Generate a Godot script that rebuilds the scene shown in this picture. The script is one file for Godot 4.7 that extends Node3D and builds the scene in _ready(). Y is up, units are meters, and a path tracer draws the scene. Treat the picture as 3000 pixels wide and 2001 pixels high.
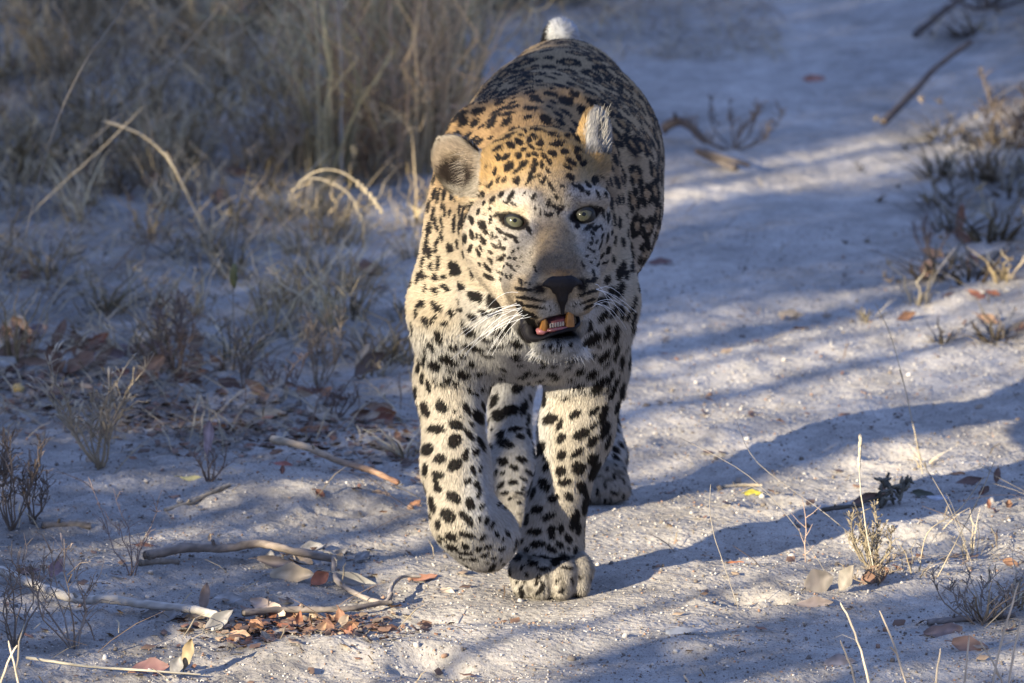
extends Node3D

# A leopard walks along a sandy track in the dry bush; low sun from the front left falls between stems.
var rng := RandomNumberGenerator.new()
var names := {}
var fine_noise := FastNoiseLite.new()
var wide_noise := FastNoiseLite.new()
var blotch_noise := FastNoiseLite.new()
var sun_side := Vector3(-0.682, 0.0, 0.731)      # level direction towards the sun
const SUN_HEIGHT := 16.5


func _ready() -> void:
	rng.seed = 41
	for pair in [[fine_noise, 1], [wide_noise, 2], [blotch_noise, 3]]:
		var n: FastNoiseLite = pair[0]
		n.seed = pair[1]
		n.noise_type = FastNoiseLite.TYPE_SIMPLEX_SMOOTH
		n.frequency = 1.0
		n.fractal_type = FastNoiseLite.FRACTAL_FBM
		n.fractal_octaves = 3

	var camera := Camera3D.new()
	camera.name = "camera"
	camera.fov = 5.215
	camera.position = Vector3(0, 2.0, 9.0)
	camera.rotation_degrees = Vector3(-10.5, 0, 0)
	camera.near = 0.5
	camera.far = 1500.0
	var lens := CameraAttributesPhysical.new()
	lens.frustum_focal_length = 263.5
	lens.frustum_focus_distance = 8.95
	lens.exposure_aperture = 11.0
	lens.frustum_near = 0.5
	lens.frustum_far = 1500.0
	camera.attributes = lens
	add_child(camera)
	camera.fov = 5.215
	camera.current = true

	var world := WorldEnvironment.new()
	world.name = "environment"
	var e := Environment.new()
	e.background_mode = Environment.BG_SKY
	var sky_look := ProceduralSkyMaterial.new()
	sky_look.sky_top_color = Color(0.56, 0.69, 0.975)
	sky_look.sky_horizon_color = Color(0.74, 0.82, 0.97)
	sky_look.sky_curve = 0.16
	sky_look.sky_energy_multiplier = 0.665
	sky_look.ground_bottom_color = Color(0.42, 0.38, 0.34)
	sky_look.ground_horizon_color = Color(0.50, 0.52, 0.56)
	sky_look.ground_energy_multiplier = 0.6
	e.sky = Sky.new()
	e.sky.sky_material = sky_look
	e.tonemap_mode = Environment.TONE_MAPPER_LINEAR
	e.tonemap_exposure = 3.0
	e.sdfgi_enabled = true
	e.ssao_enabled = true
	e.ssil_enabled = true
	world.environment = e
	add_child(world)

	var sun := DirectionalLight3D.new()
	sun.name = "sun"
	sun.light_energy = 1.6
	sun.light_color = Color(1.0, 0.95, 0.84)
	sun.light_angular_distance = 0.5
	sun.shadow_enabled = true
	add_child(sun)
	var to_sun := to_the_sun()
	sun.look_at_from_position(to_sun * 20.0, Vector3.ZERO, Vector3.UP)

	build_ground()
	build_unseen_trees()
	build_leopard()
	build_plants()
	build_litter()


func to_the_sun() -> Vector3:
	var r := deg_to_rad(SUN_HEIGHT)
	return (sun_side.normalized() * cos(r) + Vector3.UP * sin(r)).normalized()


# ---------- small helpers ----------
func numbered(called: String) -> String:
	names[called] = names.get(called, 0) + 1
	return called if names[called] == 1 else "%s_%03d" % [called, names[called] - 1]


func tag(o: Node, label: String, category: String, group := "") -> void:
	o.set_meta("label", label)
	o.set_meta("category", category)
	if group:
		o.set_meta("group", group)


func thing(called: String, label: String, category: String, at: Vector3, turn := 0.0, group := "") -> Node3D:
	var o := Node3D.new()
	o.name = numbered(called)
	add_child(o)
	o.position = at
	o.rotation.y = turn
	tag(o, label, category, group)
	return o


func mesh_of(v: PackedVector3Array, n: PackedVector3Array, c: PackedColorArray, t: PackedInt32Array) -> ArrayMesh:
	var a := []
	a.resize(Mesh.ARRAY_MAX)
	a[Mesh.ARRAY_VERTEX] = v
	a[Mesh.ARRAY_NORMAL] = n
	if c.size() == v.size():
		a[Mesh.ARRAY_COLOR] = c
	a[Mesh.ARRAY_INDEX] = t
	var m := ArrayMesh.new()
	m.add_surface_from_arrays(Mesh.PRIMITIVE_TRIANGLES, a)
	return m


func put(called: String, mesh: Mesh, mat: Material, parent: Node = null) -> MeshInstance3D:
	var o := MeshInstance3D.new()
	o.mesh = mesh
	o.material_override = mat
	if parent == null:
		o.name = numbered(called)
		add_child(o)
	else:
		o.name = called
		parent.add_child(o, true)
	return o


func coat_material(rough := 0.85, shine := 0.25) -> StandardMaterial3D:
	var m := StandardMaterial3D.new()
	m.vertex_color_use_as_albedo = true
	m.roughness = rough
	m.metallic_specular = shine
	return m


func plain_material(c: Color, rough := 0.8, shine := 0.4) -> StandardMaterial3D:
	var m := StandardMaterial3D.new()
	m.albedo_color = c.linear_to_srgb()
	m.roughness = rough
	m.metallic_specular = shine
	return m


class Shape:
	# Collects ribbons, tubes and blobs with a colour for each vertex.
	var v := PackedVector3Array()
	var n := PackedVector3Array()
	var c := PackedColorArray()
	var t := PackedInt32Array()

	func tri(a: int, b: int, d: int) -> void:
		t.push_back(a)
		t.push_back(b)
		t.push_back(d)

	func tube(points: Array, radii: Array, color: Color, sides := 6, rough := 0.0, noise: FastNoiseLite = null, tip := Color(-1, 0, 0)) -> void:
		var start := v.size()
		var m := points.size()
		var last: Color = color if tip.r < 0.0 else tip
		var side := Vector3.ZERO
		for i in m:
			var p: Vector3 = points[i]
			var d: Vector3 = (points[mini(i + 1, m - 1)] - points[maxi(i - 1, 0)]).normalized()
			if side == Vector3.ZERO:
				side = d.cross(Vector3.UP if absf(d.y) < 0.9 else Vector3.RIGHT).normalized()
			side = (side - d * side.dot(d)).normalized()
			var up := d.cross(side)
			var r: float = radii[i]
			for k in sides:
				var an := TAU * k / sides
				var q := side * cos(an) + up * sin(an)
				var rr := r
				var tone := 1.0
				if noise:
					rr *= 1.0 + rough * (noise.get_noise_3d(p.x * 60 + k * 1.7, p.y * 60, p.z * 60) + 0.8 * noise.get_noise_3d(p.x * 190 + k * 3.1, p.y * 190, p.z * 190))
					tone = 1.0 + 0.45 * noise.get_noise_3d(p.x * 25 + k * 0.9, p.y * 25 + 7.0, p.z * 25) + 0.55 * noise.get_noise_3d(p.x * 160 + k * 2.3, p.y * 160, p.z * 160)
				v.push_back(p + q * rr)
				n.push_back(q)
				var cc := color.lerp(last, float(i) / maxf(m - 1, 1))
				c.push_back(Color(cc.r * tone, cc.g * tone, cc.b * tone))
		for i in m - 1:
			for k in sides:
				var a := start + i * sides + k
				var b := start + i * sides + (k + 1) % sides
				tri(a, a + sides, b)
				tri(b, a + sides, b + sides)
		for end in 2:
			var i: int = 0 if end == 0 else m - 1
			var centre := v.size()
			v.push_back(points[i])
			var dd: Vector3 = (points[1] - points[0]).normalized() if end == 0 else (points[m - 1] - points[m - 2]).normalized()
			n.push_back(-dd if end == 0 else dd)
			c.push_back(c[start + i * sides])
			for k in sides:
				var a := start + i * sides + k
				var b := start + i * sides + (k + 1) % sides
				if end == 0:
					tri(centre, a, b)
				else:
					tri(centre, b, a)

	func ribbon(points: Array, widths: Array, across: Vector3, color: Color, tip: Color) -> void:
		var start := v.size()
		var m := points.size()
		for i in m:
			var d: Vector3 = (points[mini(i + 1, m - 1)] - points[maxi(i - 1, 0)]).normalized()
			var w := (across - d * across.dot(d)).normalized()
			var q := w.cross(d).normalized()
			var cc := color.lerp(tip, float(i) / (m - 1))
			for s in [-1.0, 1.0]:
				v.push_back(points[i] + w * (s * widths[i] * 0.5))
				n.push_back((q + w * s * 0.5).normalized())
				c.push_back(cc)
		for i in m - 1:
			var a := start + i * 2
			tri(a, a + 1, a + 2)
			tri(a + 1, a + 3, a + 2)

	func blob(at: Vector3, r: Vector3, color: Color, noise: FastNoiseLite, rough := 0.2, rows := 6, sides := 9, turn := Basis.IDENTITY) -> void:
		var start := v.size()
		for i in rows + 1:
			var la := PI * i / rows
			for k in sides:
				var lo := TAU * k / sides
				var q := Vector3(sin(la) * cos(lo), cos(la), sin(la) * sin(lo))
				var s := 1.0 + rough * noise.get_noise_3d(q.x * 1.3 + at.x * 40, q.y * 1.3 + at.y * 40, q.z * 1.3 + at.z * 40) * 2.0
				v.push_back(at + turn * (q * r * s))
				n.push_back((turn * (q / r)).normalized())
				var tone := 1.0 + 0.5 * noise.get_noise_3d(q.x * 3 + at.x * 90, q.y * 3, q.z * 3 + at.z * 90)
				c.push_back(Color(color.r * tone, color.g * tone, color.b * tone))
		for i in rows:
			for k in sides:
				var a := start + i * sides + k
				var b := start + i * sides + (k + 1) % sides
				tri(a, b, a + sides)
				tri(b, b + sides, a + sides)

	func done() -> ArrayMesh:
		for i in range(0, t.size(), 3):
			var a0 := t[i]
			var b0 := t[i + 1]
			var c0 := t[i + 2]
			if (v[b0] - v[a0]).cross(v[c0] - v[a0]).dot(n[a0] + n[b0] + n[c0]) > 0.0:
				t[i + 1] = c0
				t[i + 2] = b0
		var a := []
		a.resize(Mesh.ARRAY_MAX)
		a[Mesh.ARRAY_VERTEX] = v
		a[Mesh.ARRAY_NORMAL] = n
		a[Mesh.ARRAY_COLOR] = c
		a[Mesh.ARRAY_INDEX] = t
		var m := ArrayMesh.new()
		m.add_surface_from_arrays(Mesh.PRIMITIVE_TRIANGLES, a)
		return m


class Field:
	# Soft union of limbs on a grid, meshed as surface nets.
	var o: Vector3
	var h: float
	var k: float
	var nx: int
	var ny: int
	var nz: int
	var acc := PackedFloat32Array()

	func _init(lo: Vector3, hi: Vector3, cell: float, soft: float) -> void:
		o = lo
		h = cell
		k = soft
		nx = int(ceil((hi.x - lo.x) / h)) + 1
		ny = int(ceil((hi.y - lo.y) / h)) + 1
		nz = int(ceil((hi.z - lo.z) / h)) + 1
		acc.resize(nx * ny * nz)

	func bone(a: Vector3, b: Vector3, ra: float, rb: float, w := Vector3.RIGHT, f := 1.0) -> void:
		var reach := maxf(ra, rb) * maxf(1.0, f) + maxf(5.0 * k, 2.5 * h)
		var cut := maxf(5.0 * k, 2.5 * h)
		var lo := (a.min(b) - Vector3.ONE * reach - o) / h
		var hi := (a.max(b) + Vector3.ONE * reach - o) / h
		var ab := b - a
		var inv := 1.0 / maxf(ab.length_squared(), 1e-9)
		var g := 1.0 - 1.0 / f
		for z in range(maxi(0, int(lo.z)), mini(nz, int(hi.z) + 2)):
			for y in range(maxi(0, int(lo.y)), mini(ny, int(hi.y) + 2)):
				var row := (z * ny + y) * nx
				var p := Vector3(0, o.y + y * h, o.z + z * h) - a
				for x in range(maxi(0, int(lo.x)), mini(nx, int(hi.x) + 2)):
					p.x = o.x + x * h - a.x
					var t := clampf(p.dot(ab) * inv, 0.0, 1.0)
					var q := p - ab * t
					q -= w * (q.dot(w) * g)
					var d := q.length() - ra - (rb - ra) * t
					if d < cut:
						acc[row + x] += exp(-d / k)

	func ell(c: Vector3, r: Vector3, turn := Basis.IDENTITY) -> void:
		var cut := maxf(5.0 * k, 2.5 * h)
		var reach := maxf(r.x, maxf(r.y, r.z)) + cut
		var lo := (c - Vector3.ONE * reach - o) / h
		var hi := (c + Vector3.ONE * reach - o) / h
		var inv := turn.transposed()
		for z in range(maxi(0, int(lo.z)), mini(nz, int(hi.z) + 2)):
			for y in range(maxi(0, int(lo.y)), mini(ny, int(hi.y) + 2)):
				var row := (z * ny + y) * nx
				for x in range(maxi(0, int(lo.x)), mini(nx, int(hi.x) + 2)):
					var p := inv * (o + Vector3(x, y, z) * h - c)
					var q := p / r
					var k0 := q.length()
					var k1 := (q / r).length()
					var d := k0 * (k0 - 1.0) / maxf(k1, 1e-6)
					if d < cut:
						acc[row + x] += exp(-maxf(d, -0.2) / k)

	func settle() -> void:
		for i in acc.size():
			var s := acc[i]
			acc[i] = 0.1 if s < 1e-30 else -k * log(s)

	func carve(c: Vector3, r: Vector3, turn := Basis.IDENTITY, soft := 0.002) -> void:
		var reach := maxf(r.x, maxf(r.y, r.z)) + 2.0 * h + soft
		var lo := (c - Vector3.ONE * reach - o) / h
		var hi := (c + Vector3.ONE * reach - o) / h
		var inv := turn.transposed()
		for z in range(maxi(0, int(lo.z)), mini(nz, int(hi.z) + 2)):
			for y in range(maxi(0, int(lo.y)), mini(ny, int(hi.y) + 2)):
				var row := (z * ny + y) * nx
				for x in range(maxi(0, int(lo.x)), mini(nx, int(hi.x) + 2)):
					var q := (inv * (o + Vector3(x, y, z) * h - c)) / r
					var k0 := q.length()
					var d := -k0 * (k0 - 1.0) / maxf((q / r).length(), 1e-6)
					var f := acc[row + x]
					var u := maxf(soft - absf(f - d), 0.0) / soft
					acc[row + x] = maxf(f, d) + u * u * soft * 0.25

	func mesh(to: Transform3D, v: PackedVector3Array, n: PackedVector3Array, t: PackedInt32Array) -> Array:
		var at := {}
		var sx := 1
		var sy := nx
		var sz := nx * ny
		for z in nz - 1:
			for y in ny - 1:
				var i := (z * ny + y) * nx
				for x in nx - 1:
					var a := acc[i]
					var b := acc[i + 1]
					if a > 0.05 and b > 0.05 or a < -0.05:
						i += 1
						continue
					var c := acc[i + sy]
					var d := acc[i + sy + 1]
					var e := acc[i + sz]
					var f := acc[i + sz + 1]
					var g := acc[i + sz + sy]
					var q := acc[i + sz + sy + 1]
					var m := int(a < 0) + int(b < 0) + int(c < 0) + int(d < 0) + int(e < 0) + int(f < 0) + int(g < 0) + int(q < 0)
					if m == 0 or m == 8:
						i += 1
						continue
					var s := Vector3.ZERO
					var w := 0
					if (a < 0) != (b < 0): s += Vector3(a / (a - b), 0, 0); w += 1
					if (c < 0) != (d < 0): s += Vector3(c / (c - d), 1, 0); w += 1
					if (e < 0) != (f < 0): s += Vector3(e / (e - f), 0, 1); w += 1
					if (g < 0) != (q < 0): s += Vector3(g / (g - q), 1, 1); w += 1
					if (a < 0) != (c < 0): s += Vector3(0, a / (a - c), 0); w += 1
					if (b < 0) != (d < 0): s += Vector3(1, b / (b - d), 0); w += 1
					if (e < 0) != (g < 0): s += Vector3(0, e / (e - g), 1); w += 1
					if (f < 0) != (q < 0): s += Vector3(1, f / (f - q), 1); w += 1
					if (a < 0) != (e < 0): s += Vector3(0, 0, a / (a - e)); w += 1
					if (b < 0) != (f < 0): s += Vector3(1, 0, b / (b - f)); w += 1
					if (c < 0) != (g < 0): s += Vector3(0, 1, c / (c - g)); w += 1
					if (d < 0) != (q < 0): s += Vector3(1, 1, d / (d - q)); w += 1
					s /= w
					var normal := Vector3(b + d + f + q - a - c - e - g, c + d + g + q - a - b - e - f, e + f + g + q - a - b - c - d)
					at[i] = v.size()
					v.push_back(to * (o + (Vector3(x, y, z) + s) * h))
					n.push_back((to.basis * normal).normalized())
					i += 1
		for i: int in at:
			var a := acc[i]
			for axis in 3:
				var st: int = [sx, sy, sz][axis]
				var u: int = [sy, sz, sx][axis]
				var w: int = [sz, sx, sy][axis]
				var b := acc[i + st]
				if (a < 0) == (b < 0) or not (at.has(i - u) and at.has(i - w) and at.has(i - u - w)):
					continue
				var p0: int = at[i]
				var p1: int = at[i - u]
				var p2: int = at[i - u - w]
				var p3: int = at[i - w]
				if a < 0:
					t.append_array(PackedInt32Array([p0, p2, p1, p0, p3, p2]))
				else:
					t.append_array(PackedInt32Array([p0, p1, p2, p0, p2, p3]))
		return [v, n, t]


# ---------- the sandy track ----------
var dents := [
	[-0.18, 0.25, 0.16, 0.07, 0.022], [-0.02, 0.16, 0.10, 0.05, 0.012], [-0.10, 0.06, 0.06, 0.035, -0.012],
	[-0.06, 0.33, 0.13, 0.05, -0.014], [0.02, 0.05, 0.05, 0.03, -0.008], [0.10, 0.22, 0.12, 0.04, 0.008],
	[-0.28, -0.62, 0.13, 0.09, 0.022], [-0.40, -0.78, 0.16, 0.09, 0.015], [-0.16, -0.38, 0.10, 0.05, -0.008],
	[0.33, -0.35, 0.22, 0.06, -0.012], [0.36, -0.18, 0.24, 0.06, 0.010], [0.28, -0.85, 0.25, 0.12, -0.012],
	[-0.36, 0.12, 0.10, 0.05, 0.008], [-0.07, -0.22, 0.08, 0.06, 0.008], [0.20, -0.30, 0.07, 0.04, 0.007],
]


var prints := [[0.29, -0.02, 0.2], [0.20, 0.30, 0.0], [0.41, 0.18, -0.2], [0.34, -0.62, 0.3], [0.50, -0.42, 0.1], [-0.10, 0.31, 0.1], [-0.30, -0.02, -0.2], [0.24, -1.05, 0.2], [0.52, -0.95, 0.0], [-0.22, -0.55, 0.15]]


func ground_y(x: float, z: float) -> float:
	var calm := 1.0 - 0.8 * exp(-pow((x - 0.05) / 0.13, 2.0) - pow((z + 0.35) / 0.5, 2.0))
	var y := 0.011 * wide_noise.get_noise_2d(x * 2.0, z * 1.5) + 0.006 * fine_noise.get_noise_2d(x * 7.0, z * 6.0)
	y += (0.0022 + 0.0035 * smoothstep(0.05, -0.4, x)) * fine_noise.get_noise_2d(x * 30.0 + 5.0, z * 26.0)
	y += 0.0030 * fine_noise.get_noise_2d(x * 15.0, z * 60.0 + x * 30.0) * smoothstep(-0.05, 0.25, x)
	y *= calm
	if absf(x) < 1.0 and z > -1.3:
		for d in dents:
			var q := pow((x - d[0]) / d[2], 2.0) + pow((z - d[1]) / d[3], 2.0)
			if q < 6.0:
				y += d[4] * exp(-q)
		for q in prints:
			var dx: float = (x - q[0]) * cos(q[2]) - (z - q[1]) * sin(q[2])
			var dz: float = (x - q[0]) * sin(q[2]) + (z - q[1]) * cos(q[2])
			if absf(dx) < 0.09 and absf(dz) < 0.09:
				var pad := exp(-pow(dx / 0.026, 2.0) - pow((dz + 0.012) / 0.020, 2.0))
				for k in 4:
					pad = maxf(pad, exp(-pow((dx - (k - 1.5) * 0.023) / 0.0105, 2.0) - pow((dz - 0.026 + 0.008 * absf(k - 1.5)) / 0.013, 2.0)))
				y += -0.011 * pad + 0.004 * exp(-pow((sqrt(dx * dx + dz * dz) - 0.058) / 0.014, 2.0))
	y += 0.05 * smoothstep(-0.45, -1.3, x + 0.12 * sin(z * 1.7)) + 0.07 * smoothstep(0.55, 1.4, x + 0.1 * sin(z * 2.1))
	var far := maxf(absf(x), absf(z))
	if far > 9.0:
		y += 0.5 * smoothstep(9.0, 60.0, far) * wide_noise.get_noise_2d(x * 0.02, z * 0.02)
	return y


func spread(lo: float, hi: float, step: float, grow: float, reach: float) -> PackedFloat32Array:
	var before := PackedFloat32Array()
	var s := step * 2.0
	var p := lo
	while p > -reach:
		p -= s
		s *= grow
		before.push_back(p)
	before.reverse()
	var q := lo
	while q < hi:
		before.push_back(q)
		q += step
	s = step * 2.0
	while q < reach:
		before.push_back(q)
		q += s
		s *= grow
	return before


func build_ground() -> void:
	var xs := spread(-1.15, 1.15, 0.0088, 1.25, 600.0)
	var zs := spread(-6.2, 0.75, 0.008, 1.25, 600.0)
	var kept := PackedFloat32Array()
	for i in zs.size():      # every second row is enough farther back
		if zs[i] > -1.3 or zs[i] < -6.2 or i % 2 == 0:
			kept.push_back(zs[i])
	zs = kept
	var v := PackedVector3Array()
	var n := PackedVector3Array()
	var c := PackedColorArray()
	var t := PackedInt32Array()
	var w := xs.size()
	for z in zs:
		for x in xs:
			v.push_back(Vector3(x, ground_y(x, z), z))
			var tone := 0.95 + 0.30 * wide_noise.get_noise_2d(x * 3.1 + 9.0, z * 2.2) + 0.24 * fine_noise.get_noise_2d(x * 16.0, z * 13.0) + 0.18 * fine_noise.get_noise_2d(x * 45.0, z * 38.0 + 9.0)
			var warm := 0.5 + 0.5 * blotch_noise.get_noise_2d(x * 1.7, z * 1.2)
			# the verges are darker with humus and trodden dung than the swept track
			var verge := maxf(smoothstep(0.0, -0.55, x + 0.10 * (z + 1.2) * -1.0 * float(z < -1.2) + 0.3 * wide_noise.get_noise_2d(x * 2.0, z * 1.5)), smoothstep(0.5, 0.85, x + 0.2 * wide_noise.get_noise_2d(x * 2.0 + 7.0, z * 1.6)) * 0.7)
			var dirt := verge * clampf(0.55 + 0.9 * fine_noise.get_noise_2d(x * 9.0 + 3.0, z * 7.0), 0.0, 1.0)
			tone *= 1.0 - 0.38 * dirt
			c.push_back(Color((0.445 + 0.03 * warm) * tone, (0.414 + 0.012 * warm) * tone, (0.379 - 0.010 * warm) * tone))
	n.resize(v.size())
	var rows := zs.size()
	for j in rows:
		for i in w:
			var a := v[j * w + mini(i + 1, w - 1)] - v[j * w + maxi(i - 1, 0)]
			var b := v[mini(j + 1, rows - 1) * w + i] - v[maxi(j - 1, 0) * w + i]
			n[j * w + i] = b.cross(a).normalized()
	for j in rows - 1:
		for i in w - 1:
			var a := j * w + i
			t.append_array(PackedInt32Array([a, a + 1, a + w, a + 1, a + w + 1, a + w]))
	var m := coat_material(0.95, 0.2)
	# grains: one random value a millimetre, most of them pale, a few dark or rusty
	var dice := RandomNumberGenerator.new()
	dice.seed = 12
	var bytes := PackedByteArray()
	bytes.resize(512 * 512 * 3)
	for i in 512 * 512:
		var f := dice.randf()
		var r := 244.0 - 34.0 * f
		var tint := 0.0
		if f < 0.06:
			r = dice.randf_range(95.0, 165.0)
			tint = dice.randf_range(0.0, 16.0)
		elif f > 0.94:
			r = 255.0
		bytes[i * 3] = int(minf(r + tint, 255.0))
		bytes[i * 3 + 1] = int(r)
		bytes[i * 3 + 2] = int(r - tint * 0.4)
	m.albedo_texture = ImageTexture.create_from_image(Image.create_from_data(512, 512, false, Image.FORMAT_RGB8, bytes))
	var heights := PackedByteArray()
	heights.resize(512 * 512)
	for i in 512 * 512:
		heights[i] = dice.randi_range(60, 200)
	var soft := Image.create_from_data(128, 128, false, Image.FORMAT_L8, heights.slice(0, 128 * 128))
	soft.resize(512, 512, Image.INTERPOLATE_CUBIC)
	var both := PackedByteArray()
	both.resize(512 * 512)
	var soft_data := soft.get_data()
	for i in 512 * 512:
		both[i] = int(0.35 * heights[i] + 0.65 * soft_data[i])
	var bumps := ImageTexture.create_from_image(Image.create_from_data(512, 512, false, Image.FORMAT_L8, both))
	m.heightmap_enabled = true
	m.heightmap_texture = bumps
	m.heightmap_scale = 0.4
	m.uv1_triplanar = true
	m.uv1_world_triplanar = true
	m.uv1_scale = Vector3(1.7, 1.7, 1.7)
	var ground := put("ground", mesh_of(v, n, c, t), m)
	ground.set_meta("kind", "structure")
	ground.set_meta("label", "pale sandy track with ripples, paw dents and trodden edges")

	# coarse grit lying on the sand
	var stone := Shape.new()
	stone.blob(Vector3.ZERO, Vector3(1.0, 0.7, 0.85), Color(1, 1, 1), fine_noise, 0.25, 4, 6)
	var mm := MultiMesh.new()
	mm.transform_format = MultiMesh.TRANSFORM_3D
	mm.use_colors = true
	mm.mesh = stone.done()
	mm.instance_count = 42000
	for i in mm.instance_count:
		var z := 0.6 - 3.4 * pow(rng.randf(), 1.7)
		var x := rng.randf_range(-0.9, 0.9)
		var r := 0.0007 + 0.0016 * pow(rng.randf(), 3.0)
		if rng.randf() < 0.03:
			r *= rng.randf_range(1.6, 2.8)
		var basis := Basis(Vector3(rng.randf() - 0.5, rng.randf() - 0.5, rng.randf() - 0.5).normalized(), rng.randf() * TAU).scaled(Vector3.ONE * r)
		mm.set_instance_transform(i, Transform3D(basis, Vector3(x, ground_y(x, z) + r * 0.25, z)))
		var k := rng.randf()
		var col := Color(0.38, 0.35, 0.32)
		if k < 0.5:
			col = Color(0.15, 0.125, 0.105)
		elif k < 0.60:
			col = Color(0.26, 0.16, 0.11)
		elif k < 0.70:
			col = Color(0.44, 0.415, 0.385)
			basis = basis.scaled(Vector3.ONE * minf(1.0, 0.0014 / r))
		mm.set_instance_color(i, col)
	var grit := MultiMeshInstance3D.new()
	grit.name = "sand_grit"
	grit.multimesh = mm
	grit.material_override = coat_material(0.7, 0.4)
	add_child(grit)
	grit.set_meta("kind", "stuff")
	tag(grit, "coarse dark and pale grit scattered over the sand", "grit")


# ---------- unseen trees out of view on the sunny side, placed to throw the stripes of shade ----------
func sunward(u: float, v: float, away: float) -> Vector3:
	# u across the sunlight, v up across it, away along it towards the sun
	var a := sun_side.normalized()
	var across := Vector3(a.z, 0, -a.x)
	var s := to_the_sun()
	return across * u + s.cross(across).normalized() * -v + s * away if s.cross(across).y < 0 else across * u + s.cross(across).normalized() * v + s * away


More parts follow.
